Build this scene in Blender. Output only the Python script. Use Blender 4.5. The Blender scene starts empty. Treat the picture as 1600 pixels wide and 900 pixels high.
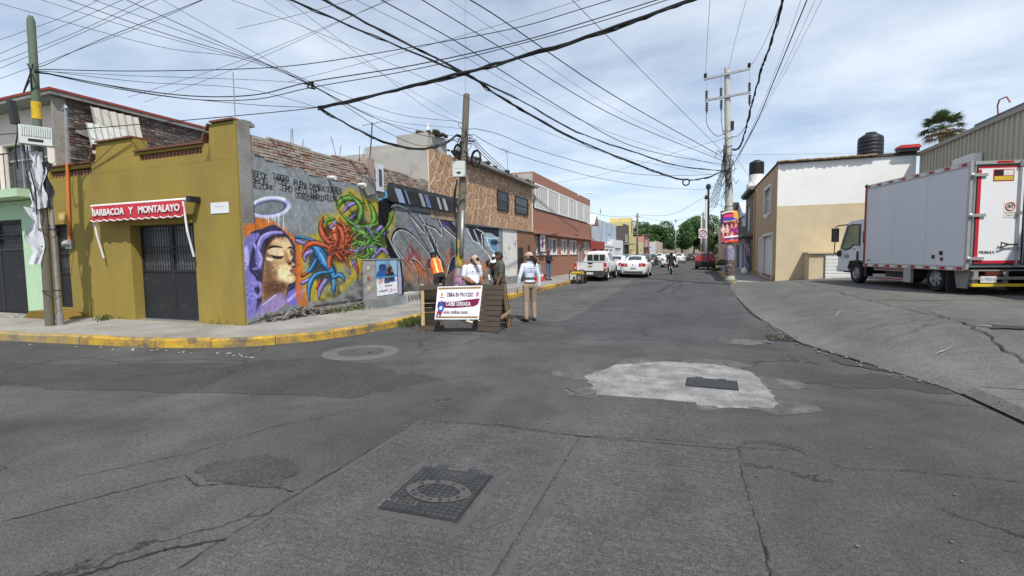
import bpy, bmesh, math, random
import numpy as np
from mathutils import Vector, Matrix
R = math.radians
PI = math.pi
random.seed(7)
rng = np.random.RandomState(5)
SC = bpy.context.scene
COL = SC.collection
# ---------------------------------------------------------------- camera
F_PX, CAM_H = 750.0, 1.62
PHI, TH, ROLL = R(20.8), math.atan(52 / F_PX), 0.0122
cd = bpy.data.cameras.new('camera'); cam = bpy.data.objects.new('camera', cd); COL.objects.link(cam)
cd.sensor_width = 36; cd.lens = 36 * F_PX / 1600; cd.clip_start = .05; cd.clip_end = 3000
cam.matrix_world = Matrix.Translation((0, 0, CAM_H)) @ Matrix.Rotation(PHI, 4, 'Z') @ Matrix.Rotation(PI / 2 - TH, 4, 'X') @ Matrix.Rotation(-ROLL, 4, 'Z')
SC.camera = cam
SC.render.resolution_x, SC.render.resolution_y = 1024, 576
SC.view_settings.view_transform = 'Standard'; SC.view_settings.look = 'None'
SC.view_settings.gamma = 1; SC.view_settings.use_curve_mapping = False
SC.view_settings.exposure = 0.05
# ---------------------------------------------------------------- sky and sun
SUN_EL, SUN_AZ = R(55), R(143)
wd = bpy.data.worlds.new('World'); SC.world = wd; wd.use_nodes = True
nt = wd.node_tree; nt.nodes.clear()
def wn(t, **k):
    n = nt.nodes.new(t)
    for a, b in k.items(): setattr(n, a, b)
    return n
L = nt.links.new
out = wn('ShaderNodeOutputWorld'); bg = wn('ShaderNodeBackground'); bg.inputs[1].default_value = .130
sky = wn('ShaderNodeTexSky', sky_type='NISHITA', sun_disc=False, sun_elevation=SUN_EL, sun_rotation=SUN_AZ, altitude=1800, air_density=1.15, dust_density=.35, ozone_density=1.6)
tc = wn('ShaderNodeTexCoord'); sep = wn('ShaderNodeSeparateXYZ'); L(tc.outputs['Generated'], sep.inputs[0])
mx = wn('ShaderNodeMath', operation='MAXIMUM'); L(sep.outputs[2], mx.inputs[0]); mx.inputs[1].default_value = .02
ad = wn('ShaderNodeMath', operation='ADD'); L(mx.outputs[0], ad.inputs[0]); ad.inputs[1].default_value = .12
dv = wn('ShaderNodeVectorMath', operation='DIVIDE'); L(tc.outputs['Generated'], dv.inputs[0])
cb = wn('ShaderNodeCombineXYZ'); [L(ad.outputs[0], cb.inputs[i]) for i in range(3)]; L(cb.outputs[0], dv.inputs[1])
mp = wn('ShaderNodeMapping'); L(dv.outputs[0], mp.inputs[0]); mp.inputs['Scale'].default_value = (.8, 1.0, 0); mp.inputs['Rotation'].default_value = (0, 0, .5); mp.inputs['Location'].default_value = (1.7, .35, 0)
n1 = wn('ShaderNodeTexNoise'); n1.inputs['Scale'].default_value = 1.25; n1.inputs['Detail'].default_value = 9; n1.inputs['Roughness'].default_value = .56; n1.inputs['Distortion'].default_value = .15
L(mp.outputs[0], n1.inputs['Vector'])
rp = wn('ShaderNodeValToRGB'); rp.color_ramp.elements[0].position = .30; rp.color_ramp.elements[1].position = .74
rp.color_ramp.elements[0].color = (.20, .20, .20, 1); rp.color_ramp.elements[1].color = (.97, .97, .97, 1)
L(n1.outputs[0], rp.inputs[0])
mixc = wn('ShaderNodeMix', data_type='RGBA'); L(rp.outputs[0], mixc.inputs[0]); L(sky.outputs[0], mixc.inputs[6]); mixc.inputs[7].default_value = (6.75, 7.45, 8.3, 1)
L(mixc.outputs[2], bg.inputs[0]); L(bg.outputs[0], out.inputs[0])
sd = bpy.data.lights.new('sun', 'SUN'); sun = bpy.data.objects.new('sun', sd); COL.objects.link(sun)
sd.energy = 4.4; sd.angle = R(.8); sd.color = (1, .955, .88)
SV = Vector((math.cos(SUN_EL) * math.sin(SUN_AZ), math.cos(SUN_EL) * math.cos(SUN_AZ), math.sin(SUN_EL)))
sun.rotation_euler = (-SV).to_track_quat('-Z', 'Y').to_euler(); sun.location = SV * 60
# ---------------------------------------------------------------- pixel of the photograph -> point on a plane of the place
def ray(px, py):
    u, v = px - 800, py - 450
    a = u * math.cos(ROLL) - v * math.sin(ROLL); b = u * math.sin(ROLL) + v * math.cos(ROLL)
    r, d = a / F_PX, b / F_PX
    fw = math.cos(TH) - d * math.sin(TH); dn = d * math.cos(TH) + math.sin(TH)
    return Vector((r * math.cos(PHI) - fw * math.sin(PHI), r * math.sin(PHI) + fw * math.cos(PHI), -dn))
CO = Vector((0, 0, CAM_H))
def atz(px, py, z=0.): r = ray(px, py); return CO + r * ((z - CAM_H) / r.z)
def atx(px, py, x): r = ray(px, py); return CO + r * (x / r.x)
def aty(px, py, y): r = ray(px, py); return CO + r * (y / r.y)
def atd(px, py, d): return CO + ray(px, py) * d
def projn(X, Y, Z):
    r = X * math.cos(PHI) + Y * math.sin(PHI); fw = -X * math.sin(PHI) + Y * math.cos(PHI); d = CAM_H - Z
    f = fw * math.cos(TH) + d * math.sin(TH); dd = d * math.cos(TH) - fw * math.sin(TH)
    a = F_PX * r / f; b = F_PX * dd / f
    return a * math.cos(ROLL) + b * math.sin(ROLL) + 800, -a * math.sin(ROLL) + b * math.cos(ROLL) + 450
# ---------------------------------------------------------------- materials
def srgb(r, g, b):
    f = lambda c: (c / 255 / 12.92) if c <= 10 else ((c / 255 + .055) / 1.055) ** 2.4
    return (f(r), f(g), f(b))
MATS = {}
def mat(name, col=(.5, .5, .5), rough=.75, var=.12, scale=3., bump=.0, bscale=40., metal=0., col2=None, amt=.5, s2=1.2, sharp=.12, emit=0, spec=.35, stretch=(1, 1, 1), alpha=1, fine=0.):
    """Principled colour with cloudy variation, optional second colour in blotches, grain and fine relief."""
    if name in MATS: return MATS[name]
    m = bpy.data.materials.new(name); m.use_nodes = True; t = m.node_tree; b = t.nodes['Principled BSDF']; lk = t.links.new
    b.inputs['Roughness'].default_value = rough; b.inputs['Metallic'].default_value = metal; b.inputs['Specular IOR Level'].default_value = spec
    tcn = t.nodes.new('ShaderNodeTexCoord'); mpn = t.nodes.new('ShaderNodeMapping'); lk(tcn.outputs['Object'], mpn.inputs[0]); mpn.inputs['Scale'].default_value = stretch
    def noise(sc, det=5, ro=.6):
        n = t.nodes.new('ShaderNodeTexNoise'); n.inputs['Scale'].default_value = sc; n.inputs['Detail'].default_value = det; n.inputs['Roughness'].default_value = ro
        lk(mpn.outputs[0], n.inputs['Vector']); return n.outputs[0]
    def mixn(f, a, c):
        x = t.nodes.new('ShaderNodeMix'); x.data_type = 'RGBA'; lk(f, x.inputs[0])
        for s, val in ((6, a), (7, c)):
            if isinstance(val, tuple): x.inputs[s].default_value = (*val, 1)
            else: lk(val, x.inputs[s])
        return x.outputs[2]
    def ramp(f, lo, hi):
        r_ = t.nodes.new('ShaderNodeMapRange'); lk(f, r_.inputs[0]); r_.inputs[1].default_value = lo; r_.inputs[2].default_value = hi; return r_.outputs[0]
    c = tuple(col)
    if var > 0:
        c = mixn(ramp(noise(scale), .25, .75), tuple(x * (1 - var) for x in col), tuple(min(1, x * (1 + var)) for x in col))
    if col2 is not None:
        c = mixn(ramp(noise(s2, 8, .65), 1 - amt - sharp, 1 - amt + sharp), c, tuple(col2))
    if fine > 0:
        g = ramp(noise(bscale * 1.7, 2, .5), .3, .7)
        c2 = t.nodes.new('ShaderNodeMix'); c2.data_type = 'RGBA'; c2.blend_type = 'MULTIPLY'; c2.inputs[0].default_value = 1
        gm = t.nodes.new('ShaderNodeMapRange'); lk(g, gm.inputs[0]); gm.inputs[3].default_value = 1 - fine; gm.inputs[4].default_value = 1 + fine
        (lk(c, c2.inputs[6]) if not isinstance(c, tuple) else c2.inputs[6].__setattr__('default_value', (*c, 1))); lk(gm.outputs[0], c2.inputs[7]); c = c2.outputs[2]
    if isinstance(c, tuple): b.inputs['Base Color'].default_value = (*c, 1)
    else: lk(c, b.inputs['Base Color'])
    if bump > 0:
        bn = t.nodes.new('ShaderNodeBump'); bn.inputs['Strength'].default_value = bump; bn.inputs['Distance'].default_value = .02
        lk(noise(bscale, 6, .65), bn.inputs['Height']); lk(bn.outputs[0], b.inputs['Normal'])
    if emit: b.inputs['Emission Color'].default_value = (*col, 1); b.inputs['Emission Strength'].default_value = emit
    m.diffuse_color = (*col, 1); MATS[name] = m; return m
def cmat(name, rough=.7, bump=.2, bscale=30., var=.1, attr='Col'):
    """Colour read from the mesh's own paint layer (murals, printed posters)."""
    if name in MATS: return MATS[name]
    m = bpy.data.materials.new(name); m.use_nodes = True; t = m.node_tree; b = t.nodes['Principled BSDF']; lk = t.links.new
    b.inputs['Roughness'].default_value = rough; b.inputs['Specular IOR Level'].default_value = .25
    a = t.nodes.new('ShaderNodeAttribute'); a.attribute_name = attr
    n = t.nodes.new('ShaderNodeTexNoise'); n.inputs['Scale'].default_value = 2.3; n.inputs['Detail'].default_value = 8
    tcn = t.nodes.new('ShaderNodeTexCoord'); lk(tcn.outputs['Object'], n.inputs['Vector'])
    mr = t.nodes.new('ShaderNodeMapRange'); lk(n.outputs[0], mr.inputs[0]); mr.inputs[1].default_value = .3; mr.inputs[2].default_value = .7; mr.inputs[3].default_value = 1 - var; mr.inputs[4].default_value = 1 + var
    x = t.nodes.new('ShaderNodeMix'); x.data_type = 'RGBA'; x.blend_type = 'MULTIPLY'; x.inputs[0].default_value = 1; lk(a.outputs[0], x.inputs[6]); lk(mr.outputs[0], x.inputs[7]); lk(x.outputs[2], b.inputs['Base Color'])
    if bump:
        n2 = t.nodes.new('ShaderNodeTexNoise'); n2.inputs['Scale'].default_value = bscale; n2.inputs['Detail'].default_value = 6; lk(tcn.outputs['Object'], n2.inputs['Vector'])
        bn = t.nodes.new('ShaderNodeBump'); bn.inputs['Strength'].default_value = bump; bn.inputs['Distance'].default_value = .02; lk(n2.outputs[0], bn.inputs['Height']); lk(bn.outputs[0], b.inputs['Normal'])
    MATS[name] = m; return m
# ---------------------------------------------------------------- objects
WM = {}
def tag(o, label=None, cat=None, group=None, kind=None):
    for k, v in (('label', label), ('category', cat), ('group', group), ('kind', kind)):
        if v: o[k] = v
    return o
def thing(name, label, cat, loc=(0, 0, 0), rz=0, group=None, kind=None):
    o = bpy.data.objects.new(name, None); COL.objects.link(o); o.empty_display_size = .2
    o.location = loc; o.rotation_euler = (0, 0, rz); WM[o.name] = Matrix.Translation(loc) @ Matrix.Rotation(rz, 4, 'Z')
    return tag(o, label, cat, group, kind)
def link(name, me, m, parent=None, world=True, loc=None):
    o = bpy.data.objects.new(name, me); COL.objects.link(o)
    if m is not None and not me.materials:
        for k in (m if isinstance(m, (list, tuple)) else [m]): me.materials.append(k)
    if loc is not None: o.location = loc
    lm = Matrix.Translation(loc) if loc is not None else Matrix.Identity(4)
    if parent is not None:
        o.parent = parent
        if world: o.matrix_parent_inverse = WM[parent.name].inverted(); WM[o.name] = lm
        else: WM[o.name] = WM[parent.name] @ lm
    else: WM[o.name] = lm
    return o
def copy_tree(o, parent=None, loc=None, rz=None):
    c = o.copy(); COL.objects.link(c); c.parent = parent
    if parent is not None: c.matrix_parent_inverse = o.matrix_parent_inverse.copy()
    if loc is not None: c.location = loc
    if rz is not None: c.rotation_euler[2] = rz
    for ch in o.children: copy_tree(ch, c)
    return c
class MB:
    def __init__(s): s.v = []; s.f = []; s.mi = []
    def add(s, vs, fs, mi=0):
        n = len(s.v); s.v += [tuple(p) for p in vs]; s.f += [tuple(i + n for i in f) for f in fs]; s.mi += [mi] * len(fs); return s
    def box(s, c, d, M=None, mi=0, taper=1.):
        x, y, z = d[0] / 2, d[1] / 2, d[2] / 2; t = taper
        vs = [(-x, -y, -z), (x, -y, -z), (x, y, -z), (-x, y, -z), (-x * t, -y * t, z), (x * t, -y * t, z), (x * t, y * t, z), (-x * t, y * t, z)]
        c = Vector(c); vs = [((M @ Vector(p)) if M else Vector(p)) + c for p in vs]
        return s.add(vs, [(0, 3, 2, 1), (4, 5, 6, 7), (0, 1, 5, 4), (1, 2, 6, 5), (2, 3, 7, 6), (3, 0, 4, 7)], mi)
    def bb(s, x0, x1, y0, y1, z0, z1, mi=0): return s.box(((x0 + x1) / 2, (y0 + y1) / 2, (z0 + z1) / 2), (x1 - x0, y1 - y0, z1 - z0), None, mi)
    def prism(s, poly, M, h, mi=0):
        n = len(poly); a = [M @ Vector((p[0], p[1], 0)) for p in poly]; b = [M @ Vector((p[0], p[1], h)) for p in poly]
        return s.add(a + b, [tuple(range(n))[::-1], tuple(range(n, 2 * n))] + [(i, (i + 1) % n, (i + 1) % n + n, i + n) for i in range(n)], mi)
    def tube(s, pts, r, n=8, mi=0, closed=False):
        pts = [Vector(p) for p in pts]; k = len(pts); rs = r if isinstance(r, (list, tuple)) else [r] * k
        vs = []; up = None
        for i, p in enumerate(pts):
            a = pts[(i - 1) % k] if (i > 0 or closed) else p; b = pts[(i + 1) % k] if (i < k - 1 or closed) else p
            d = (b - a).normalized() if (b - a).length > 1e-9 else Vector((0, 0, 1))
            if up is None: up = d.orthogonal().normalized()
            else:
                up = up - d * up.dot(d); up = up.normalized() if up.length > 1e-6 else d.orthogonal().normalized()
            w = d.cross(up)
            for j in range(n): ang = 2 * PI * j / n; vs.append(p + (up * math.cos(ang) + w * math.sin(ang)) * rs[i])
        fs = [(i * n + j, i * n + (j + 1) % n, ((i + 1) % k) * n + (j + 1) % n, ((i + 1) % k) * n + j) for i in range(k if closed else k - 1) for j in range(n)]
        if not closed: fs += [tuple(range(n))[::-1], tuple((k - 1) * n + j for j in range(n))]
        return s.add(vs, fs, mi)
    def lathe(s, prof, n=16, M=None, mi=0):
        vs = []; M = M or Matrix.Identity(4)
        for (r, z) in prof:
            for j in range(n): a = 2 * PI * j / n; vs.append(M @ Vector((r * math.cos(a), r * math.sin(a), z)))
        k = len(prof); fs = [(i * n + j, i * n + (j + 1) % n, (i + 1) * n + (j + 1) % n, (i + 1) * n + j) for i in range(k - 1) for j in range(n)]
        fs += [tuple(range(n))[::-1], tuple((k - 1) * n + j for j in range(n))]
        return s.add(vs, fs, mi)
    def sphere(s, c, r, M=None, nu=12, nv=8, mi=0):
        r = r if isinstance(r, (tuple, list)) else (r, r, r); vs = [(0, 0, -1)]
        for i in range(1, nv):
            t = PI * i / nv
            for j in range(nu): p = 2 * PI * j / nu; vs.append((math.sin(t) * math.cos(p), math.sin(t) * math.sin(p), -math.cos(t)))
        vs.append((0, 0, 1)); N = len(vs) - 1
        fs = [(0, 1 + (j + 1) % nu, 1 + j) for j in range(nu)] + [(N, N - nu + j, N - nu + (j + 1) % nu) for j in range(nu)]
        fs += [(1 + i * nu + j, 1 + i * nu + (j + 1) % nu, 1 + (i + 1) * nu + (j + 1) % nu, 1 + (i + 1) * nu + j) for i in range(nv - 2) for j in range(nu)]
        c = Vector(c); vs = [Vector((p[0] * r[0], p[1] * r[1], p[2] * r[2])) for p in vs]
        return s.add([(M @ p if M else p) + c for p in vs], fs, mi)
    def sheet(s, rows, mi=0):
        n = len(rows[0]); return s.add([p for r_ in rows for p in r_], [(i * n + j, i * n + j + 1, (i + 1) * n + j + 1, (i + 1) * n + j) for i in range(len(rows) - 1) for j in range(n - 1)], mi)
    def mesh(s, name='m', smooth=False, fix=True):
        me = bpy.data.meshes.new(name); me.from_pydata(s.v, [], s.f)
        if any(s.mi): me.polygons.foreach_set('material_index', s.mi)
        if fix:
            bm = bmesh.new(); bm.from_mesh(me); bmesh.ops.recalc_face_normals(bm, faces=bm.faces)
            if smooth:
                for e in bm.edges:
                    if len(e.link_faces) == 2 and e.calc_face_angle(0) > R(38): e.smooth = False
            bm.to_mesh(me); bm.free()
        if smooth: me.polygons.foreach_set('use_smooth', [True] * len(me.polygons))
        me.update(); return me
    def build(s, name, m, parent=None, world=True, smooth=False, label=None, cat=None, group=None, kind=None, fix=True):
        o = link(name, s.mesh(name, smooth, fix), m, parent, world); return tag(o, label, cat, group, kind)
def frame(O, U, V):
    U = Vector(U).normalized(); V = Vector(V).normalized(); N = U.cross(V); O = Vector(O)
    return Matrix(((U.x, V.x, N.x, O.x), (U.y, V.y, N.y, O.y), (U.z, V.z, N.z, O.z), (0, 0, 0, 1)))
def crv(pts, n=6, closed=False):
    """Catmull-Rom through points (any dimension)."""
    P = [np.array(p, float) for p in pts]; k = len(P); out_ = []
    for i in range(k if closed else k - 1):
        p1, p2 = P[i], P[(i + 1) % k]; p0 = P[i - 1] if (i > 0 or closed) else p1; p3 = P[(i + 2) % k] if (closed or i + 2 < k) else p2
        for j in range(n):
            t = j / n; out_.append(.5 * (2 * p1 + (p2 - p0) * t + (2 * p0 - 5 * p1 + 4 * p2 - p3) * t * t + (3 * p1 - p0 - 3 * p2 + p3) * t ** 3))
    if not closed: out_.append(P[-1])
    return out_
def text(s, size, M, m, parent, name='lettering', ext=.002, world=True, align='CENTER', width=None, shear=0, bold=0.):
    c = bpy.data.curves.new('t', 'FONT'); c.body = s; c.size = size; c.extrude = ext; c.align_x = align; c.align_y = 'CENTER'; c.shear = shear; c.resolution_u = 3; c.offset = bold
    o = bpy.data.objects.new('t', c); COL.objects.link(o); dg = bpy.context.evaluated_depsgraph_get()
    me = bpy.data.meshes.new_from_object(o.evaluated_get(dg)); bpy.data.objects.remove(o); bpy.data.curves.remove(c)
    me.materials.clear()
    if width and len(me.vertices):
        xs = [v.co.x for v in me.vertices]; k = width / (max(xs) - min(xs)); me.transform(Matrix.Diagonal((k, 1, 1, 1)))
    me.transform(M); return link(name, me, m, parent, world)
def evalmesh(me, mods):
    o = bpy.data.objects.new('tmp', me); COL.objects.link(o)
    for ty, kw in mods:
        md = o.modifiers.new(ty, ty)
        for k, v in kw.items(): setattr(md, k, v)
    dg = bpy.context.evaluated_depsgraph_get(); r = bpy.data.meshes.new_from_object(o.evaluated_get(dg)); bpy.data.objects.remove(o); return r
def wallh(mb, O, U, V, W, Hh, holes, dep):
    """Wall slab (outer face at O, thickness dep inwards) with rectangular openings (u0,u1,v0,v1)."""
    M = frame(O, U, V); us = sorted({0, W, *[h[0] for h in holes], *[h[1] for h in holes]}); vs = sorted({0, Hh, *[h[2] for h in holes], *[h[3] for h in holes]})
    inh = lambda u, v: any(h[0] < u < h[1] and h[2] < v < h[3] for h in holes)
    q = lambda *p: mb.add([M @ Vector(x) for x in p], [(0, 1, 2, 3)])
    for a, b in zip(us, us[1:]):
        for c, d in zip(vs, vs[1:]):
            if not inh((a + b) / 2, (c + d) / 2): q((a, c, 0), (b, c, 0), (b, d, 0), (a, d, 0))
    for a, b, c, d in holes:
        q((a, c, 0), (a, d, 0), (a, d, -dep), (a, c, -dep)); q((b, c, 0), (b, c, -dep), (b, d, -dep), (b, d, 0)); q((a, d, 0), (b, d, 0), (b, d, -dep), (a, d, -dep)); q((a, c, 0), (a, c, -dep), (b, c, -dep), (b, c, 0))
    q((0, 0, 0), (0, Hh, 0), (0, Hh, -dep), (0, 0, -dep)); q((W, 0, 0), (W, 0, -dep), (W, Hh, -dep), (W, Hh, 0)); q((0, Hh, 0), (W, Hh, 0), (W, Hh, -dep), (0, Hh, -dep)); q((0, 0, 0), (0, 0, -dep), (W, 0, -dep), (W, 0, 0))
    return mb
# ================================================================ ground
def road_mat(name, base, crack=.6, aggregate=.5, tone=.34, broom=0):
    m = bpy.data.materials.new(name); m.use_nodes = True; t = m.node_tree; b = t.nodes['Principled BSDF']; lk = t.links.new
    b.inputs['Roughness'].default_value = .88; b.inputs['Specular IOR Level'].default_value = .28
    tcn = t.nodes.new('ShaderNodeTexCoord'); P = tcn.outputs['Object']
    def nz(sc, det, ro=.6, vec=P, dist=0):
        n = t.nodes.new('ShaderNodeTexNoise'); n.inputs['Scale'].default_value = sc; n.inputs['Detail'].default_value = det; n.inputs['Roughness'].default_value = ro; n.inputs['Distortion'].default_value = dist; lk(vec, n.inputs['Vector']); return n
    def mr(f, a, c, o0, o1):
        r_ = t.nodes.new('ShaderNodeMapRange'); lk(f, r_.inputs[0])
        for i, v in enumerate((a, c, o0, o1)): r_.inputs[i + 1].default_value = v
        return r_.outputs[0]
    def mul(a, c):
        x = t.nodes.new('ShaderNodeMath'); x.operation = 'MULTIPLY'; lk(a, x.inputs[0]); lk(c, x.inputs[1]); return x.outputs[0]
    stretch = t.nodes.new('ShaderNodeMapping'); lk(P, stretch.inputs[0]); stretch.inputs['Scale'].default_value = (1, .12, 1)
    blotch = mr(nz(.45, 7, .62, dist=.6).outputs[0], .3, .7, 1 - tone, 1 + tone)
    mid = mr(nz(2.6, 6, .65).outputs[0], .3, .7, .86, 1.14)
    tracks = mr(nz(1.1, 3, .5, stretch.outputs[0]).outputs[0], .3, .7, .88, 1.12)
    agg = mr(nz(95, 2, .7).outputs[0], .33, .67, 1 - aggregate, 1 + aggregate)
    agg2 = mr(nz(30, 4, .75).outputs[0], .36, .66, .76, 1.26)
    v = mul(mul(blotch, mid), mul(tracks, mul(agg, agg2)))
    if broom:
        sb = t.nodes.new('ShaderNodeMapping'); lk(P, sb.inputs[0]); sb.inputs['Scale'].default_value = (2.2, 34, 1); v = mul(v, mr(nz(1.6, 4, .6, sb.outputs[0]).outputs[0], .35, .62, 1 - broom, 1 + broom * .4))
    # cracks: distorted cell edges, shown only where a broad mask allows
    wob = nz(1.7, 5, .7); va = t.nodes.new('ShaderNodeVectorMath'); va.operation = 'SCALE'; lk(wob.outputs['Color'], va.inputs[0]); va.inputs['Scale'].default_value = .75
    vb = t.nodes.new('ShaderNodeVectorMath'); vb.operation = 'ADD'; lk(P, vb.inputs[0]); lk(va.outputs[0], vb.inputs[1])
    vo = t.nodes.new('ShaderNodeTexVoronoi'); vo.feature = 'DISTANCE_TO_EDGE'; vo.inputs['Scale'].default_value = .42; lk(vb.outputs[0], vo.inputs['Vector'])
    msk = mr(nz(.35, 3).outputs[0], .48, .56, 0, 1)
    line = mul(mr(vo.outputs['Distance'], .002, .012, 1, 0), msk)
    inv = mr(line, 0, 1, 1, 1 - crack); v2 = mul(v, inv)
    c = t.nodes.new('ShaderNodeMix'); c.data_type = 'RGBA'; c.blend_type = 'MULTIPLY'; c.inputs[0].default_value = 1; c.inputs[6].default_value = (*base, 1); lk(v2, c.inputs[7]); lk(c.outputs[2], b.inputs['Base Color'])
    bn = t.nodes.new('ShaderNodeBump'); bn.inputs['Strength'].default_value = .55; bn.inputs['Distance'].default_value = .012
    hm = t.nodes.new('ShaderNodeMath'); hm.operation = 'SUBTRACT'; lk(nz(60, 4, .75).outputs[0], hm.inputs[0]); lk(line, hm.inputs[1]); lk(hm.outputs[0], bn.inputs['Height']); lk(bn.outputs[0], b.inputs['Normal'])
    MATS[name] = m; return m
ASPH = road_mat('asphalt', (.073, .0725, .0715))
ASPH_D = road_mat('asphalt_patch', (.055, .055, .055), crack=.3, tone=.2)
APRON = road_mat('apron_concrete', (.130, .127, .120), crack=.4, aggregate=.25, tone=.16, broom=.12)
SLAB = road_mat('slab_concrete', (.080, .080, .0795), crack=.1, aggregate=.45, tone=.16, broom=.17)
PAVE = mat('pavement_concrete', (.30, .285, .26), .9, .18, 1.5, .35, 30, col2=(.17, .16, .145), amt=.42, s2=.9, sharp=.15, fine=.15)
KERB = mat('kerb_yellow_paint', (.50, .31, .035), .85, .2, 4, .5, 18, col2=(.13, .11, .085), amt=.47, s2=2.3, sharp=.10, fine=.15)
KERBG = mat('kerb_bare_concrete', (.25, .21, .14), .9, .2, 4, .4, 22, col2=(.40, .27, .06), amt=.5, s2=2.0, sharp=.1)
WHITECON = mat('fresh_concrete', (.29, .29, .285), .9, .3, 2.2, .4, 60, col2=(.09, .09, .087), amt=.44, s2=3.5, sharp=.22, fine=.4)
CRACK = mat('crack_dark', (.026, .025, .024), .95, .3, 8)
CASTIRON = mat('cast_iron', (.056, .058, .062), .62, .25, 9, .25, 60, metal=.35, col2=(.09, .085, .075), amt=.3, s2=6)
CASTWORN = mat('cast_iron_worn', (.078, .077, .073), .7, .2, 20, .1, 80)
OIL = mat('damp_stain', (.042, .039, .036), .6, .25, 5, fine=.3, bscale=60)
g = MB(); g.add([(-900, -900, -.03), (900, -900, -.03), (900, 900, -.03), (-900, 900, -.03)], [(0, 1, 2, 3)])
g.build('ground', mat('dry_earth', (.16, .13, .095), .95, .2, .3), kind='structure')
g = MB(); g.sheet([[(x, y, 0) for x in np.linspace(-70, 60, 14)] for y in np.linspace(-45, 260, 32)])
road = g.build('road', ASPH, kind='structure')
def poly_sheet(pts, z, name, m, parent=road, th=.0):
    g = MB(); M = Matrix.Translation((0, 0, z)); 
    if th: g.prism(pts, M, th)
    else: g.add([(p[0], p[1], z) for p in pts], [tuple(range(len(pts)))])
    return g.build(name, m, parent)
def rough(pts, amp=.05, n=8, sd=1):
    r_ = random.Random(sd); o = []
    k = len(pts)
    for i in range(k):
        a, b = Vector(pts[i]), Vector(pts[(i + 1) % k])
        for j in range(n): p = a.lerp(b, j / n); o.append((p.x + r_.uniform(-amp, amp), p.y + r_.uniform(-amp, amp)))
    return o
def ribbon(pts, w, z, sd=3, amp=.03, sub=10):
    r_ = random.Random(sd); P = []
    for a, b in zip(pts, pts[1:]):
        for j in range(sub): t = j / sub; P.append((a[0] + (b[0] - a[0]) * t + r_.uniform(-amp, amp), a[1] + (b[1] - a[1]) * t + r_.uniform(-amp, amp)))
    P.append(pts[-1]); L_, R_ = [], []
    for i, p in enumerate(P):
        q = P[min(i + 1, len(P) - 1)]; o = P[max(i - 1, 0)]; d = Vector((q[0] - o[0], q[1] - o[1])); d = d.normalized() if d.length else Vector((1, 0)); n = Vector((-d.y, d.x)); ww = w * r_.uniform(.25, 1.2) * (1 if 0 < i < len(P) - 1 else .1)
        L_.append((p[0] + n.x * ww, p[1] + n.y * ww, z)); R_.append((p[0] - n.x * ww, p[1] - n.y * ww, z))
    g = MB(); g.sheet([L_, R_]); return g
# poured concrete lane slabs in the foreground, set a little proud, with open joints
slabs = [[(-2.47, -3.), (-.93, -3.), (-.93, 1.55), (-2.47, 1.45)], [(-2.47, 1.49), (-.93, 1.59), (-.93, 4.06), (-2.49, 4.0)], [(-.91, -3), (.37, -3), (.37, 4.2), (-.91, 4.07)], [(-.98, 4.10), (.33, 4.23), (.08, 4.85), (.04, 5.45), (-1.02, 5.40)]]
for i, s in enumerate(slabs):
    P = [((p[0]), (p[1])) for p in s]
    poly_sheet(P, -.05, 'concrete_slab', SLAB, th=.058)
# trowelled smooth margins round the slabs
MARG = mat('trowelled_margin', (.080, .080, .078), .88, .2, 3, .3, 60, fine=.25)
for a, b in (((-2.46, 1.5), (-2.48, 3.99)), ((-.96, 1.6), (-.96, 4.04)), ((-.87, 1.6), (-.87, 4.05))):
    g = MB(); g.sheet([[(a[0] + o, a[1], .0088), (b[0] + o, b[1], .0088)] for o in (-.022, .022)]); g.build('slab_margin', MARG, road)
poly_sheet(rough([(-1.33, 6.2), (-1.05, 7.0), (-.3, 7.45), (.35, 7.4), (.72, 7.15), (.86, 6.2), (.82, 5.55), (.3, 5.35), (-.4, 5.47), (-1.0, 5.35)], .035, 9, 3), .004, 'fresh_concrete_patch', WHITECON)
HALO = mat('cement_dust', (.13, .13, .127), .92, .3, 4, .3, 60, col2=(.070, .070, .068), amt=.52, s2=5, sharp=.12, fine=.35)
for c_, rr, sd in (((-1.25, 6.3), .34, 1), ((-.7, 7.2), .3, 2), ((.3, 7.5), .3, 3), ((.85, 6.6), .3, 4), ((.75, 5.6), .28, 5), ((-.2, 5.45), .3, 6), ((-1.0, 5.5), .25, 7)):
    poly_sheet(rough([(c_[0] + rr * 1.7 * math.cos(a), c_[1] + rr * math.sin(a)) for a in np.linspace(0, 2 * PI, 9, False)], .05, 3, sd), .0025 + sd * .0001, 'cement_dust', HALO)
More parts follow.
